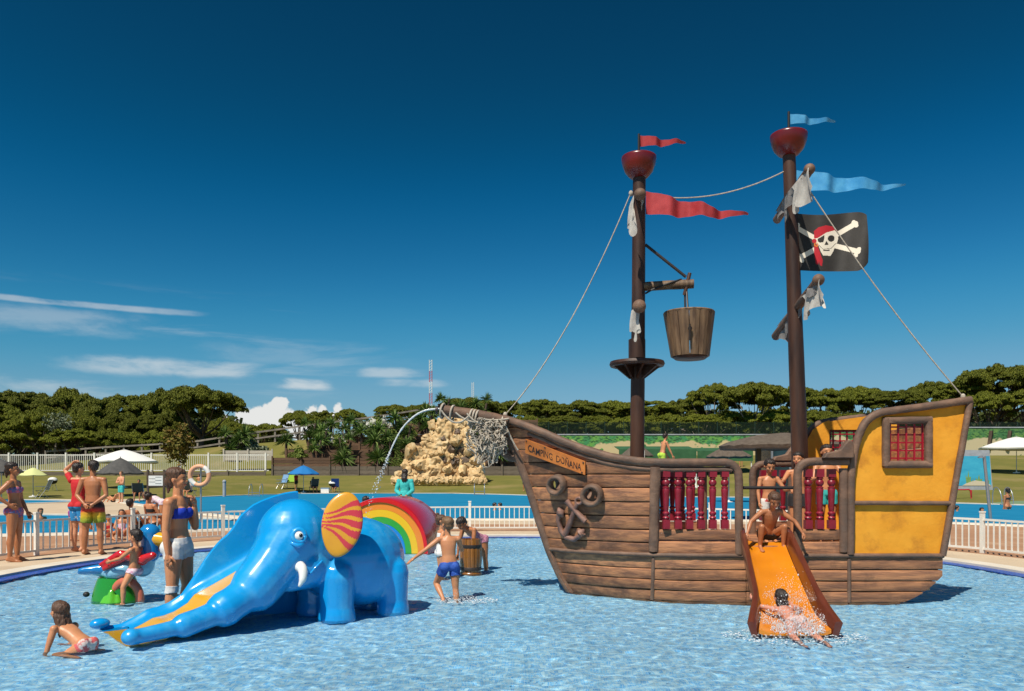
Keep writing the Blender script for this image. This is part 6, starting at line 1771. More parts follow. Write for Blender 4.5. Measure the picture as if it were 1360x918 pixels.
# children on the ship
person('small boy in white trunks standing on the ship deck behind the black bar', 1.06, (P(1021,720,10.25).x, 10.25, .68), 176,
       dict(face=(.05,1,-.42), headup=(0,.35,1), aL=((-.42,.35,-.80),(-.15,.90,.10),(.1,.9,-.3)), aR=((.22,.12,-.95),(.0,.30,-.95)), curlL=.9, palmL=(0,.2,-1)), age=.75, skin='tan', hair='dark', clothes=(trunks(c_redwhite, .45, .12),))
person('boy crouching at the top of the orange slide gripping its sides', 1.18, (P(1019,714,9.93).x, 9.93, .80), 180,
       dict(spine=(0,.50,.87), neck=(0,.7,.75), face=(.0,.8,-.55), headup=(0,.55,.85), aR=((.72,.30,-.55),(.38,.42,-.80)), aL=((-.72,.30,-.55),(-.38,.42,-.80)), lR=((.30,.85,.42),(.02,-.25,-1)), lL=((-.30,.85,.42),(-.02,-.25,-1)), curlR=.8, curlL=.8, palmR=(0,0,-1), palmL=(0,0,-1)),
       age=.6, skin='brown', hair='brown', anchor='pelvis', clothes=(trunks(c_dark, .4, .12),))
person('wet dark-haired girl lying on the lower end of the orange slide', 1.02, (P(1057,832,7.88).x, 7.88, .06), -4,
       dict(spine=(-.10,.90,.36), neck=(0,.85,.5), face=(-.2,.9,.1), headup=(0,-.35,.95), aL=((-.62,.62,.10),(-.05,.90,.35)), aR=((.45,.30,-.10),(-.10,.60,.1)), lR=((.16,-.92,-.32),(.05,-.95,-.25),(0,-1,-.2)), lL=((-.30,-.88,-.32),(-.02,-.95,-.22),(0,-1,-.2))),
       age=.55, fem=True, skin='pink', hair='dark', style='long', anchor='pelvis', clothes=(briefs(cloth('pale_pink_swim', (0.62,0.40,0.36)), .08, .10),))
person('dark-haired child holding the red balusters in front of the ochre cabin', 1.24, (P(1098,720,10.30).x, 10.30, .68), 190,
       dict(face=(-.1,1,-.15), aL=((-.35,.55,-.72),(-.10,.98,.15)), aR=((.30,.50,-.8),(-.10,.95,.1)), curlL=.9, curlR=.9), age=.45, skin='tan', hair='dark', clothes=(trunks(c_turq, .5, .12),))
person('child in dark trunks gripping the post beside the boarding gap', 1.15, (P(1060,720,10.55).x, 10.55, .68), 205,
       dict(face=(.2,1,-.1), aL=((-.30,.65,-.65),(.05,.95,-.1)), aR=((.25,.75,-.55),(.05,.98,-.05)), curlL=.9, curlR=.9), age=.5, skin='tan', hair='dark', clothes=(trunks(c_dark, .5, .12),))
# adults on the pool deck
person('man in sunset striped trunks with hands clasped behind his back', 1.80, (G(123,737).x, G(123,737).y, 0), -4,
       dict(face=(-.75,.65,-.05), aR=((.26,-.22,-1),(-.72,-.42,-.62)), aL=((-.26,-.22,-1),(.72,-.42,-.62)), lR=((.10,0,-1),(.04,-.03,-1)), lL=((-.12,.02,-1),(-.05,-.03,-1)), palmR=(0,-1,0), palmL=(0,-1,0)),
       skin='brown', hair='dark', fat=1.04, clothes=(('swim_trunks', c_stripe, {'torso': (-2, .15), 'thigh': (-2, .72)}, .016),))
person('man in a red shirt and blue shorts standing behind the man in striped trunks', 1.76, (P(104,700,15.9).x, 15.9, 0), 20,
       dict(face=(.3,.9,0), aL=((-.72,.15,.66),(.80,-.05,.50)), aR=((.2,.2,-1),(-.1,.8,-.4)), liftL=.015), skin='fair', hair='dark', clothes=(shirt(c_red, .62, -.05), shorts(c_bluewhite, .7, .12)))
person('woman in a pink and blue patterned bikini with one hand on her hip', 1.73, (G(18,746).x, G(18,746).y, 0), 80,
       dict(spine=(0,-.05,1), face=(-.05,1,-.08), aR=((.45,-.55,-.72),(-.30,.75,-.62)), aL=((-.25,.10,-1),(.15,.45,-.85)), lR=((.03,-.03,-1),(0,-.06,-1)), lL=((-.02,.04,-1),(0,-.05,-1))), fem=True, fat=1.05, skin='brown', hair='dark', style='nape', clothes=(bandeau(c_pinkblue, .57, .78), briefs(c_pinkblue, .09, .10)))
# people round the other pools
SIT = dict(spine=(0,-.12,1), lR=((.12,.98,.05),(.02,.15,-1)), lL=((-.12,.98,.05),(-.02,.15,-1)), aR=((.2,.3,-.9),(0,.8,-.4)), aL=((-.2,.3,-.9),(0,.8,-.4)))
SITG = dict(spine=(0,-.2,1), lR=((.2,.8,.55),(.05,.5,-.85)), lL=((-.2,.8,.55),(-.05,.5,-.85)), aR=((.3,.35,-.85),(0,.8,.1)), aL=((-.3,.35,-.85),(0,.8,.1)))
BEND = dict(spine=(0,.9,.3), neck=(0,.95,.1), face=(0,.4,-.9), headup=(0,.9,.3), aR=((.1,.15,-1),(0,.2,-1)), aL=((-.1,.15,-1),(0,.2,-1)))
NOSW = 'SIT'
person('child in purple swim bottoms bending over beside the shallow pool', 1.25, (P(95,700,18.6).x, 18.6, 0), 60, BEND, age=.4, fem=True, skin='tan', hair='brown', clothes=(briefs(c_pur, .2, .2),), vox=.012, detail=1)
person('boy in dark trunks sitting with his back turned by the shallow pool', 1.45, (P(177,698,19.6).x, 19.6, .25), 10, SITG, age=.3, skin='brown', hair='dark', anchor='pelvis', clothes=(trunks(c_dark, .5, .2),), vox=.012, detail=1)
person('long-haired girl sitting on the ground at the shallow pool', 1.15, (P(162,712,19.0).x, 19.0, .14), 150, SITG, age=.5, fem=True, skin='tan', hair='brown', style='long', anchor='pelvis', clothes=(suit(c_pinkw, .7),), vox=.012, detail=1)
person('woman with pinned-up dark hair sitting at the shallow pool', 1.66, (P(203,697,20.6).x, 20.6, .30), 25, SITG, fem=True, skin='tan', hair='dark', style='bun', anchor='pelvis', clothes=(bandeau(c_dark), briefs(c_dark)), vox=.012, detail=1)
person('person in a white floral swimsuit bending down at the shallow pool', 1.55, (P(219,704,20.8).x, 20.8, 0), -70, BEND, age=.2, fem=True, skin='tan', hair='light', clothes=(suit(c_floral, .85),), vox=.012, detail=1)
person('small child in a red swimsuit crouching behind the white fence', .95, (P(146,716,18.9).x, 18.9, .12), 120, SITG, age=.9, skin='tan', hair='dark', anchor='pelvis', clothes=(suit(c_red, .8),), vox=.012, detail=1)
person('swimmer with only head and shoulders out of the shallow pool', 1.5, (P(54,690,27.5).x, 27.5, -1.12), 120, None, age=.3, skin='tan', hair='brown', vox=.015, detail=1)
person('man in turquoise trunks standing on the lawn edge with arms folded', 1.76, (G(161,668).x, G(161,668).y, 0), 205, dict(aR=((.25,.3,-.9),(-.9,.35,.2)), aL=((-.25,.3,-.9),(.9,.35,.1))), skin='fair', hair='light', fat=1.1, clothes=(shorts(c_turq, .8, .15),), vox=.02, detail=1)
zl = lambda x, y: terrain(x, y)
x_, y_ = P(184,650,47).x, 47.0
person('person in a dark red shirt sitting on a chair beside the notice board', 1.72, (x_, y_, .48), 165, SIT, skin='brown', hair='dark', anchor='pelvis', clothes=(shirt(cloth('maroon', (0.10,0.008,0.012)), .9), shorts(c_dark, .8)), vox=.02, detail=1)
x_, y_ = P(150,660,46).x, 46.0
person('person reclining on a yellow towel on the grass', 1.6, (x_, y_, .12), -80, dict(SITG, spine=(0,-.7,.7)), skin='tan', hair='dark', anchor='pelvis', clothes=(briefs(c_dark),), vox=.02, detail=0)
x_, y_ = P(264,652,62).x, 62.0
person('small child in blue trunks walking on the lawn', 1.18, (x_, y_, zl(x_, y_)), 190, dict(aR=((.3,0,-1),(.1,.3,.9))), age=.6, skin='tan', hair='dark', clothes=(trunks(c_teal, .6),), vox=.025, detail=0)
x_, y_ = P(252,655,56).x, 56.0
person('person in a grey shirt sitting behind the lifebuoy post', 1.7, (x_, y_, zl(x_, y_)+.5), 200, SIT, skin='tan', hair='dark', anchor='pelvis', clothes=(shirt(cloth('grey', (0.35,0.34,0.34)), .5), shorts(c_dark)), vox=.025, detail=0)
person('woman in a turquoise jacket and black trousers standing with hands behind her back', 1.70, (P(538,700,23.4).x, 23.4, 0), 8, dict(aR=((.26,-.22,-1),(-.72,-.42,-.62)), aL=((-.26,-.22,-1),(.72,-.42,-.62))), fem=True, fat=1.12, skin='tan', hair='dark', style='long',
       clothes=(('jacket', c_turq, {'torso': (-.12, 1.0), 'uarm': (-1, 2), 'farm': (-1, .92), 'thigh': (-2, .12)}, .022), ('trousers', c_dark, {'torso': (-2, .1), 'thigh': (-2, 2), 'shin': (-1, 1.0)}, .012)), vox=.012, detail=1)
person('dark-haired child standing behind the rainbow slide under the water jet', 1.28, (P(486,700,17.6).x, 17.6, FLOOR), 20, None, age=.4, skin='brown', hair='dark', clothes=(trunks(c_teal),), vox=.012, detail=1)
x_, y_ = P(697,644,66).x, 66.0
person('bare-chested man in black shorts on the lawn beside the rock fall', 1.78, (x_, y_, zl(x_, y_)), 180, dict(aR=((.4,.2,-.9),(-.5,.5,.7)), aL=((-.4,.2,-.9),(.5,.5,.7))), skin='brown', hair='dark', clothes=(shorts(c_dark, .85),), vox=.025, detail=0)
# lifeguard on a white stand
LG = P(872,632,30.0)
lgs = root('lifeguard_stand', (LG.x, 30.4, 0), 'white lifeguard stand behind the ship', 'stand')
for dx in (-.5, .5):
    for dy in (-.4, .4): MB().tube([Vector((LG.x+dx*1.2, 30.4+dy*1.2, 0)), Vector((LG.x+dx, 30.4+dy, 1.35))], .035, 8).build('leg', M_fence, lgs)
MB().box((LG.x, 30.4, 1.37), (1.2,1.0,.06)).build('platform', M_fence, lgs)
for z in (.35, .7, 1.05): MB().beam((LG.x-.55, 29.9, z), (LG.x+.55, 29.9, z), .05, .05).build('rung', M_fence, lgs)
MB().box((LG.x-.42, 30.7, 1.95), (.08,.6,1.1)).build('backrest', M_fence, lgs)
person('bare-chested lifeguard in lime green shorts leaning forward on the white stand', 1.74, (P(879,612,30.2).x, 30.2, 1.40), 75, dict(spine=(0,.22,1), face=(0,1,-.2), aR=((.15,.35,-.9),(.05,.45,-.9)), aL=((-.15,.4,-.9),(-.05,.45,-.9))), skin='tan', hair='dark', clothes=(shorts(c_lime, .6),), vox=.015, detail=1)
# swimmers in the big pool
for px, py, d, lab, hd in ((657,676,35,'swimmer with black hair nearest the fence in the big pool',100),(664,676,35.5,'second black-haired swimmer talking beside the fence in the big pool',-100),(1304,683,33,'swimmer with only the head showing behind the steel post',180),(1271,680,34,'swimmer resting an arm on the pool edge beyond the stern',120)):
    q = P(px, py, d); person(lab, 1.6, (q.x, d, q.z-1.35), hd, None, skin='tan', hair='dark', fem=True, style='short', vox=.016, detail=1)
q = P(1338,683,36); person('woman standing waist deep in the big pool raising one hand', 1.68, (q.x, 36, -.75), -20, dict(aR=((.4,.4,-.7),(.2,.3,.9))), fem=True, skin='brown', hair='dark', style='nape', clothes=(bandeau(c_dark),), vox=.016, detail=1)
for px, py, d, lab, c, hd in ((975,607,74,'person in a green shirt far up the lawn',cloth('bright_green', (0.05,0.50,0.03)),170),(984,613,72,'person in a white shirt standing by a dark grill far up the lawn',c_gauze,190),(960,606,76,'person in a white vest walking below the painted wall',c_bluewhite,150)):
    x_ = (px-CX)*d/F; person(lab, 1.7, (x_, d, terrain(x_, d)), hd, None, skin='tan', hair='dark', clothes=(shirt(c), shorts(c_dark)), vox=.03, detail=0)
x_ = P(404,640,66).x
person('heavily built person in black sitting under the blue parasol', 1.75, (x_+.2, 68.3, terrain(x_, 68.3)+.5), 150, SIT, fat=1.2, skin='brown', hair='dark', anchor='pelvis', clothes=(shirt(c_dark, .9), shorts(c_dark, .95)), vox=.03, detail=0)
person('person in a red top standing beside the blue parasol', 1.55, (x_-1.5, 69.0, terrain(x_-1.5, 69.0)), 120, None, skin='tan', hair='dark', clothes=(shirt(c_red, .7), shorts(c_dark)), vox=.03, detail=0)
person('child in an orange shirt sitting in a blue folding chair by the parasol', 1.3, (x_+2.0, 68.6, terrain(x_+2, 68.6)+.4), 190, SIT, age=.4, skin='tan', hair='dark', anchor='pelvis', clothes=(shirt(cloth('coral', (0.55,0.10,0.05))), shorts(cloth('mid_blue', (0.03,0.12,0.40)))), vox=.03, detail=0)

# ------------------------------------------------------------------ parasols, chairs and other lawn things
M_canopyw = mat('white_canopy', (0.74,0.72,0.68), 0.85); M_canopyb = mat('blue_canopy', (0.008,0.16,0.44), 0.7); M_canopyg = mat('dark_grey_canopy', (0.060,0.058,0.055), 0.85, (0.085,0.08,0.075), 4); M_canopyy = mat('pale_yellow_canopy', (0.60,0.62,0.26), 0.8); M_thatch = mat('thatch', (0.085,0.062,0.045), 0.95, (0.13,0.10,0.075), 8, (1,1,1), bump=1.0, bscale=20)
def parasol(label, px, py_top, py_rim, d, halfw, m, n=8, ground=None, tilt=0.0):
    x = (px-CX)*d/F; zt_ = CZ+(HY-py_top)*d/F; zr = CZ+(HY-py_rim)*d/F; r = halfw*d/F; gz = terrain(x, d) if ground is None else ground
    t = root('parasol', (x, d, gz), label, 'parasol'); R = Matrix.Rotation(tilt, 3, 'Y')
    mb = MB(); rings = []
    for s in (0.02, .25, .5, .75, 1.0):
        ring = []
        for k in range(n*4):
            a = 2*pi*k/(n*4); sag = 1-.06*abs(sin(a*n/2))*s
            ring.append(Vector((x, d, zt_))+R @ Vector((cos(a)*r*s*sag, sin(a)*r*s*sag, -(zt_-zr)*(s**1.25)-.03*r*s*abs(sin(a*n/2)))))
        rings.append(ring)
    rings.append([p-Vector((0,0,.06*r)) for p in rings[-1]])
    o = mb.loft(rings, False).build('canopy', m, t, 30); sm = o.modifiers.new('t', 'SOLIDIFY'); sm.thickness = .012
    MB().tube([Vector((x,d,gz-.05)), Vector((x,d,zt_+.08))], .028, 8).build('pole', M_steel, t, 60)
    for k in range(n):
        a = 2*pi*k/n; MB().tube([Vector((x,d,zt_-.06)), Vector((x,d,zt_-.05))+R @ Vector((cos(a)*r*.96, sin(a)*r*.96, -(zt_-zr)*.97))], .012, 4).build('rib', M_steel, t)
    MB().lathe([(.26,0),(.26,.06),(.06,.10),(.05,.18)], (x,d,gz), None, 14).build('base', M_canopyw, t, 40)
    return t
parasol('white parasol above the long white fence', 165, 597, 612, 64, 43, M_canopyw, 4)
parasol('dark grey parasol in front of the long white fence', 160, 608, 628, 55, 30, M_canopyg, 8)
parasol('dark grey parasol at the left of the lawn', 2, 610, 626, 50, 26, M_canopyg, 8)
parasol('pale yellow parasol beside the black grill', 44, 621, 631, 54, 18, M_canopyy, 6)
parasol('blue parasol shading people on the lawn', 403, 618, 629, 68, 21, M_canopyb, 8)
parasol('white parasol on the right lawn below the dune mural', 1350, 580, 594, 62, 46, M_canopyw, 4)
parasol('thatched parasol below the mural', 846, 589, 605, 62, 22, M_thatch, 10)
def folding_chair(label, x, y, rot, m, s=1.0):
    z = terrain(x, y) if y > pool_far(x)+1 else 0.0
    c = root('folding_chair', (x, y, z), label, 'chair'); R = Matrix.Rotation(rot, 3, 'Z')
    def q(a, b, c_): return Vector((x, y, z))+R @ Vector((a*s, b*s, c_*s))
    for sx in (-.27, .27):
        MB().tube([q(sx,.25,0), q(sx,-.18,.62)], .016, 6).build('leg', M_steel, c); MB().tube([q(sx,-.25,0), q(sx,.22,.42)], .016, 6).build('leg', M_steel, c)
        MB().tube([q(sx,-.20,.40), q(sx,-.45,1.0)], .016, 6).build('back_tube', M_steel, c); MB().box(q(sx,.02,.63), (.05*s,.45*s,.03*s), R).build('armrest', M_steel, c)
    MB().add([q(-.26,.24,.43), q(.26,.24,.43), q(.26,-.20,.38), q(-.26,-.20,.38), q(-.26,.24,.41), q(.26,.24,.41), q(.26,-.20,.36), q(-.26,-.20,.36)], [(0,1,2,3),(7,6,5,4),(0,4,5,1),(1,5,6,2),(2,6,7,3),(3,7,4,0)]).build('seat', m, c)
    MB().add([q(-.26,-.22,.44), q(.26,-.22,.44), q(.26,-.45,1.0), q(-.26,-.45,1.0), q(-.26,-.25,.44), q(.26,-.25,.44), q(.26,-.48,1.0), q(-.26,-.48,1.0)], [(0,1,2,3),(7,6,5,4),(0,4,5,1),(1,5,6,2),(2,6,7,3),(3,7,4,0)]).build('backrest', m, c)
M_chb = mat('pale_blue_sling', (0.16,0.30,0.48), 0.8); M_chl = mat('lime_sling', (0.28,0.48,0.04), 0.8); M_chd = mat('dark_sling', (0.030,0.038,0.032), 0.8); M_chn = mat('navy_sling', (0.02,0.06,0.24), 0.8)
folding_chair('pale blue folding chair on the lawn left of the blue parasol', P(373,640,68.6).x, 68.8, radians(150), M_chb, 1.25)
folding_chair('lime green folding chair on the lawn beside the blue parasol', P(386,640,69).x, 69.4, radians(190), M_chl, 1.5)
folding_chair('blue folding chair under the child in orange', P(404,640,66).x+2.0, 68.7, radians(10), M_chn, 1.2)
folding_chair('dark folding chair alone on the lawn', P(50,652,52.5).x, 53.0, radians(140), M_chd, 1.25)
folding_chair('dark folding chair under the person in maroon', P(184,650,47).x, 47.05, radians(15), M_chd, 1.1)
folding_chair('dark folding chair under the person in black', P(404,640,66).x+.2, 68.35, radians(30), M_chd, 1.2)
folding_chair('dark folding chair behind the lifebuoy post', P(252,655,56).x, 56.1, radians(-20), M_chd, 1.2)
# grill, cool box
def grill(label, x, y, s):
    z = terrain(x, y); g_ = root('kettle_grill', (x, y, z), label, 'grill')
    MB().lathe([(.05,.5),(.26,.58),(.33,.74),(.34,.78),(.01,.78)], (x,y,z), None, 18).build('bowl', M_black, g_, 50); MB().lathe([(.34,.785),(.32,.90),(.20,1.0),(.02,1.04)], (x,y,z), None, 18).build('lid', M_canopyw, g_, 50)
    for a in (0, 2.1, 4.2): MB().tube([Vector((x+cos(a)*.15,y+sin(a)*.15,z+.6)), Vector((x+cos(a)*.34,y+sin(a)*.34,z))], .016, 6).build('leg', M_steel, g_)
grill('black kettle grill with a white lid beside the blue parasol group', P(440,640,68).x, 68.5, 1)
grill('black kettle grill in front of the low timber wall', P(65,640,60).x, 60.5, 1.2)
cb = root('cool_box', (P(432,642,68).x, 68.0, terrain(P(432,642,68).x, 68.0)), 'small white cool box on the lawn', 'box')
cx_, cy_, cz_ = ORIG[cb.name]
MB().box((cx_, cy_, cz_+.2), (.7,.4,.4)).build('box', M_canopyw, cb, None, .03); MB().box((cx_, cy_, cz_+.43), (.74,.44,.06)).build('lid', M_chb, cb, None, .02)
# notice board
nbx = P(207,640,49); nbo = root('notice_board', (nbx.x, 49, terrain(nbx.x, 49)), 'white notice sheet in a dark timber frame on two posts', 'sign')
for px in (196.5, 218): MB().box(((px-CX)*49/F, 49, .95), (.12,.12,1.9)).build('post', M_bark, nbo)
MB().box((nbx.x, 49, CZ+(HY-638.5)*49/F), (1.08,.06,.80)).build('panel', M_bark, nbo); MB().box((nbx.x, 48.955, CZ+(HY-638.5)*49/F), (.92,.02,.62)).build('notice_sheet', M_canopyw, nbo)
for i in range(5): MB().box((nbx.x+(-.2 if i % 2 else .18), 48.940, CZ+(HY-638.5)*49/F+.22-.1*i), (.38,.006,.022)).build('printed_line', M_chd, nbo)
# lifebuoys on posts
M_buoy = mat('orange_lifebuoy', (0.72,0.36,0.20), 0.5); M_buoyw = mat('white_lifebuoy_band', (0.78,0.74,0.68), 0.5)
for px, py, d, r, lab in ((266,632,26,.31,'orange and white lifebuoy ring on a post behind the woman in blue'),):
    c = P(px, py, d); lb = root('lifebuoy', (c.x, d, 0), lab, 'lifebuoy')
    for k in range(8):
        a0_ = 2*pi*k/8+.3; pts = [c+Vector((cos(a)*r, -.06, sin(a)*r)) for a in np.linspace(a0_, a0_+2*pi/8+.01, 7)]
        MB().tube(pts, r*.25, 10, up=(0,1,0)).build('ring_segment', M_buoyw if k % 4 == 0 else M_buoy, lb, 60)
    MB().tube([Vector((c.x, d+.05, 0)), Vector((c.x, d+.05, c.z+r))], .03, 8).build('post', M_steel, lb)
# shelters behind the ship
M_greenc = mat('green_awning', (0.020,0.085,0.030), 0.8, (0.035,0.12,0.045), 2)
def awning(label, x0, x1, y, z0, z1):
    a = root('awning', ((x0+x1)/2, y, terrain((x0+x1)/2, y)), label, 'awning')
    MB().add([Vector(v) for v in ((x0,y,z0),(x1,y,z0),(x1,y+3,z1),(x0,y+3,z1),(x0,y,z0-.06),(x1,y,z0-.06),(x1,y+3,z1-.06),(x0,y+3,z1-.06))], [(0,1,2,3),(7,6,5,4),(0,4,5,1),(1,5,6,2),(2,6,7,3),(3,7,4,0)]).build('roof', M_greenc, a)
    MB().box(((x0+x1)/2, y-.02, z0-.45), (x1-x0, .04, .85)).build('valance', M_greenc, a)
    for x in (x0+.1, (x0+x1)/2, x1-.1):
        MB().tube([Vector((x,y+.1,terrain(x, y)-.1)), Vector((x,y+.1,z0))], .05, 6).build('post', M_fence, a); 
awning('long dark green awning below the painted wall', P(822,0,66).x, P(925,0,66).x, 66, 3.75, 4.1); awning('second dark green awning next to the thatched shelter', P(926,0,67).x, P(1000,0,67).x, 67, 3.65, 4.0)
# thatched shelter with dark steel post and glazed kiosk
TS = 27.0
ts = root('thatched_shelter', (P(1030,0,TS).x, TS, 0), 'dark thatched flat shelter on a steel post behind the ship', 'shelter')
tc0 = P(1040,588,TS); mb = MB(); rings = []
for s, dz in ((1.0,-.22),(1.02,-.12),(.9,.0),(.5,.22),(.05,.32)):
    rings.append([tc0+Vector((cos(a)*2.1*s, sin(a)*1.9*s, dz+.02*sin(a*17))) for a in [2*pi*k/40 for k in range(40)]])
mb.loft(rings).build('thatch_roof', M_thatch, ts, 50)
for px in (1007, 1066): MB().box((P(px,0,TS).x, TS, 1.2), (.16,.16,2.8)).build('post', M_chd, ts)
M_glass_d = mat('dark_kiosk_glass', (0.012,0.022,0.028), 0.08, (0.02,0.05,0.06), 1.2)
ks = root('kiosk', (P(1060,0,31).x, 31, 0), 'dark glazed kiosk under the thatched shelter', 'kiosk')
MB().box((P(1064,0,31).x, 31.5, 1.3), (2.4,1.6,2.6)).build('walls', M_glass_d, ks)
for px in (1026, 1050, 1075): MB().box((P(px,0,30.6).x, 30.66, 1.3), (.07,.06,2.6)).build('mullion', M_steel, ks)
parasol('small dark thatched parasol beside the shelter', 968, 591, 606, 46, 30, M_thatch, 12)
# plastic chairs, stacked crate-like white chair
pcx = P(925,610,58); wc = root('white_chair', (pcx.x, 58, terrain(pcx.x, 58)), 'white slatted plastic chair under the green awning', 'chair'); z0_ = ORIG[wc.name].z
for i in range(5): MB().box((pcx.x-.36+i*.18, 58.2, z0_+1.0), (.10,.05,1.1)).build('back_slat', M_fence, wc)
MB().box((pcx.x, 57.9, z0_+.62), (.9,.7,.08)).build('seat', M_fence, wc); MB().box((pcx.x, 58.2, z0_+1.55), (.95,.06,.12)).build('top_rail', M_fence, wc)
for a in (-.4, .4):
    for b in (-.3, .3): MB().box((pcx.x+a, 57.9+b, z0_+.3), (.08,.08,.62)).build('leg', M_fence, wc)
# pool rails, steel post, red rail
def pool_rail(label, px, d, m, w=.45):
    x = (px-CX)*d/F; t = root('pool_ladder', (x, d, 0), label, 'ladder')
    for s in (0, w): MB().tube(spline([Vector((x+s,d+.5,0)), Vector((x+s,d+.45,.75)), Vector((x+s,d+.15,.92)), Vector((x+s,d-.2,.6)), Vector((x+s,d-.35,-.2))], 18), .024, 8).build('handrail', m, t, 60)
    for z in (.05, .3): MB().tube([Vector((x,d-.28,z)), Vector((x+w,d-.28,z))], .02, 6).build('step', m, t)
pool_rail('steel pool ladder in front of the rock fall', 630, 62.5, M_steel, .8); pool_rail('steel pool ladder at the left end of the big pool', 332, 58.5, M_steel, .8); pool_rail('steel pool ladder beyond the ship bow', 716, 58, M_steel, .8); pool_rail('steel pool ladder on the right far edge', 1326, 41.5, M_steel, .6)
sp_ = root('shower_post', (P(1312,700,26).x, 26, 0), 'tall slanting steel shower post beyond the stern', 'shower')
MB().tube([Vector((P(1316,700,26).x,26,0)), P(1307,606,26)], .05, 8).build('post', M_steel, sp_, 60); MB().lathe([(.03,0),(.10,-.05),(.10,-.08)], P(1307,606,26)+Vector((-.1,0,.02)), None, 12).build('shower_head', M_steel, sp_)
M_redr = mat('red_rail_paint', (0.45,0.02,0.03), 0.4); rr2 = root('red_rail', (P(1280,660,46).x, 46, 0), 'low red rail in front of the undersea wall', 'rail')
MB().tube(spline([P(1262,650.5,46), P(1280,650.5,46), P(1288,651,46), P(1290,660,46)], 14), .04, 8).build('bar', M_redr, rr2, 60)
for px in (1266, 1290): MB().tube([P(px,651,46), Vector((P(px,0,46).x,46,-.02))], .04, 8).build('bar', M_redr, rr2, 60)
# masts of aerials behind the hill
M_aer = mat('aerial_red', (0.50,0.06,0.05), 0.6)
for px, t_, b_, d, w_, lab in ((572,478,545,300,.5,'tall red and white lattice radio mast behind the hill'),(628,508,535,180,.22,'short white aerial pole behind the hill')):
    a = P(px, b_, d); b = P(px, t_, d); rm = root('radio_mast', (a.x, d, terrain(a.x, d)), lab, 'mast'); n = 10; a.z = terrain(a.x, d)
    for i in range(n):
        p0, p1 = a.lerp(b, i/n), a.lerp(b, (i+1)/n); m_ = M_aer if (i % 2 == 0 and w_ > .3) else M_canopyw
        mb = MB()
        for s in (-1, 1): mb.tube([p0+Vector((s*w_,0,0)), p1+Vector((s*w_,0,0))], w_*.25, 5)
        for k in range(4): q0 = p0.lerp(p1, k/4); q1 = p0.lerp(p1, (k+1)/4); mb.tube([q0+Vector((-w_,0,0)), q1+Vector((w_,0,0))], w_*.18, 4)
        mb.build('mast_section', m_, rm)
# drinking post
for px, py, d, lab in ((298,648,58,'small grey bollard tap on the lawn'),):
    c = P(px, py, d); c.z = terrain(c.x, d); t = root('tap_post', c, lab, 'post'); MB().tube([c, c+Vector((0,0,1.1))], .12, 8).build('post', M_concrete, t); MB().ball(c+Vector((0,0,1.15)), .14).build('cap', M_concrete, t, 60)
lp = root('lamp_post', P(443,575,97), 'slim lamp post by the rail fence on the hill', 'lamp'); c = ORIG[lp.name]; MB().tube([c-Vector((0,0,1.5)), P(443,553,97)], .06, 6).build('pole', M_rail, lp); MB().ball(P(443,552,97), .16).build('globe', M_canopyw, lp, 60)

# ------------------------------------------------------------------ water jets and splashes
def spray_mat():
    m = bpy.data.materials.new('splashing_water'); m.use_nodes = True; b = m.node_tree.nodes['Principled BSDF']
    b.inputs['Base Color'].default_value = (.86,.90,.93,1); b.inputs['Roughness'].default_value = .12; b.inputs['Transmission Weight'].default_value = .35; b.inputs['IOR'].default_value = 1.33; return m
M_spray = spray_mat()
jet = [P(584,543,YC-.1), P(566,545,YC-.1), P(550,553,YC-.1), P(535,568,YC-.1), P(524,587,YC-.1), P(514,610,YC-.1), P(504,635,YC-.1), P(494,660,YC-.1), P(487,690,YC-.1), P(483,725,YC-.1)]
jp = spline(jet, 90); mb = MB()
jr = root('water_jet', jet[0], 'thin arc of water spouting from the tip of the bowsprit', 'water jet')
mb.tube(jp[:52], [.0135*(1+.35*mn.noise((i*.7,0,0)))*(1-.006*i) for i in range(52)], 8, jit=.15); mb.build('stream', M_spray, jr, 60)
mb = MB()
for i in range(46, 90):
    for _ in range(5 if i < 66 else 2): mb.ball(jp[i]+Vector((random.gauss(0,.010+.0006*(i-46)), random.gauss(0,.02), random.gauss(0,.02))), random.uniform(.003,.009), None, 6, 5)
tag(mb.build('drops', M_spray, jr, 60), kind='stuff')
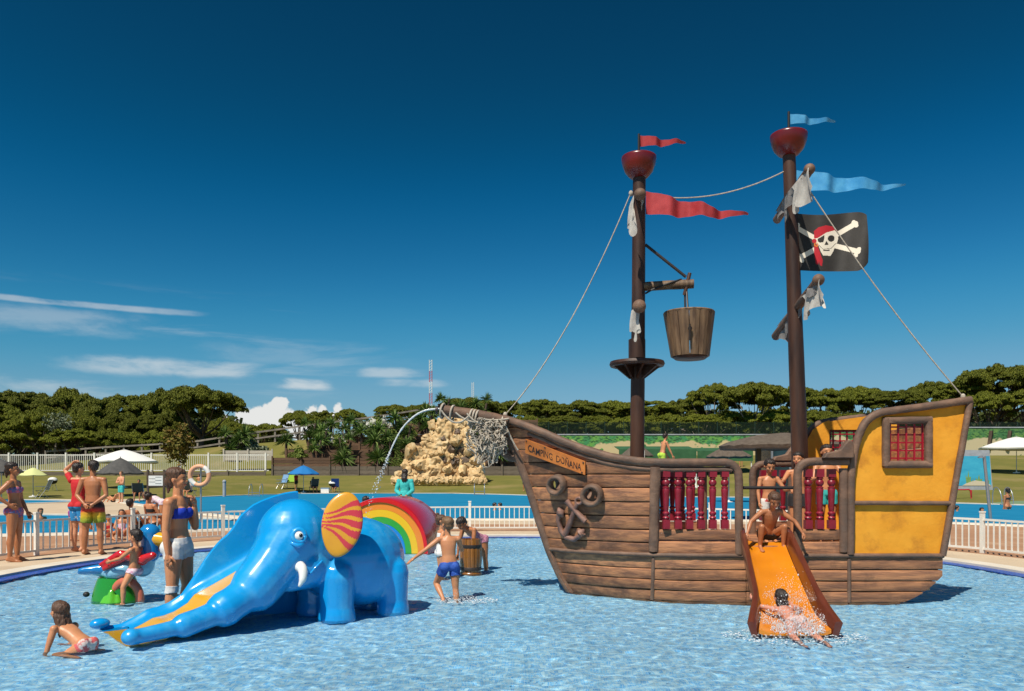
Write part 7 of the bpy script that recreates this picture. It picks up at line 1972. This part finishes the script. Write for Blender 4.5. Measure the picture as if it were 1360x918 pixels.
def splash(name, label, c, n, rx, ry, rz, smin, smax, seed):
    r_ = random.Random(seed); mb = MB()
    for _ in range(n):
        a = r_.random()*2*pi; q = sqrt(r_.random()); h = abs(r_.gauss(0, .5))*rz*(1.2-q)
        p = Vector(c)+Vector((cos(a)*q*rx, sin(a)*q*ry, h)); s = r_.uniform(smin, smax)*(1.0 if r_.random() < .9 else 2.0)
        mb.ball(p, (s, s, s*r_.uniform(.8,1.6)), None, 6, 5)
    o = mb.build(name, M_spray, None, 60, at=c); tag(o, label, 'splash', kind='stuff')
splash('splash', 'white splash round the girl on the slide', P(1052,828,7.95), 2400, .33, .30, .34, .0008, .0038, 1)
splash('splash', 'spray thrown up along the slide', P(1048,795,8.3), 800, .27, .28, .30, .0008, .003, 2)
splash('splash', 'low splash over the legs of the girl on the slide', P(1060,838,7.72), 1500, .26, .22, .16, .001, .0045, 9)
splash('splash', 'small splash round the running boy', (P(605,798,10).x, 9.95, WATER), 700, .30, .3, .18, .0008, .0034, 3)
def foam(c, rx, ry, n, seed, label):
    r_ = random.Random(seed); mb = MB()
    for _ in range(n):
        a = r_.random()*2*pi; q = sqrt(r_.random()); p = Vector((c[0]+cos(a)*q*rx, c[1]+sin(a)*q*ry, WATER+.012)); s = r_.uniform(.002,.009)
        mb.ball(p, (s*1.6, s, s*.45), None, 6, 4)
    o = mb.build('foam', M_spray, None, 60, at=c); tag(o, label, 'foam', kind='stuff')
foam((P(1055,840,7.7).x, 7.7, WATER), .70, .42, 650, 5, 'white foam at the foot of the orange slide'); foam((P(620,800,9.9).x, 9.9, WATER), .40, .28, 320, 6, 'foam left by the running boy')
bpy.data.scenes.remove(BSC)
# whatever dips into the paddling pool is lit through the rippled surface like its floor
for o in sc.objects:
    if o.type == 'MESH' and o.name.split('.')[0] not in ('pool_water', 'ground', 'paving', 'sun_deck'):
        mw = o.matrix_world if o.parent is None else Matrix.Translation(ORIG.get(o.name, Vector()))
        loc = (o.location if o.parent is None else ORIG.get(o.name, Vector())+o.location)
        if math.hypot(loc.x-PC.x, loc.y-PC.y) < PR+1 and len(o.data.vertices) and min(v.co.z for v in o.data.vertices)+loc.z < WATER+0.02:
            o.cycles.is_caustics_receiver = True
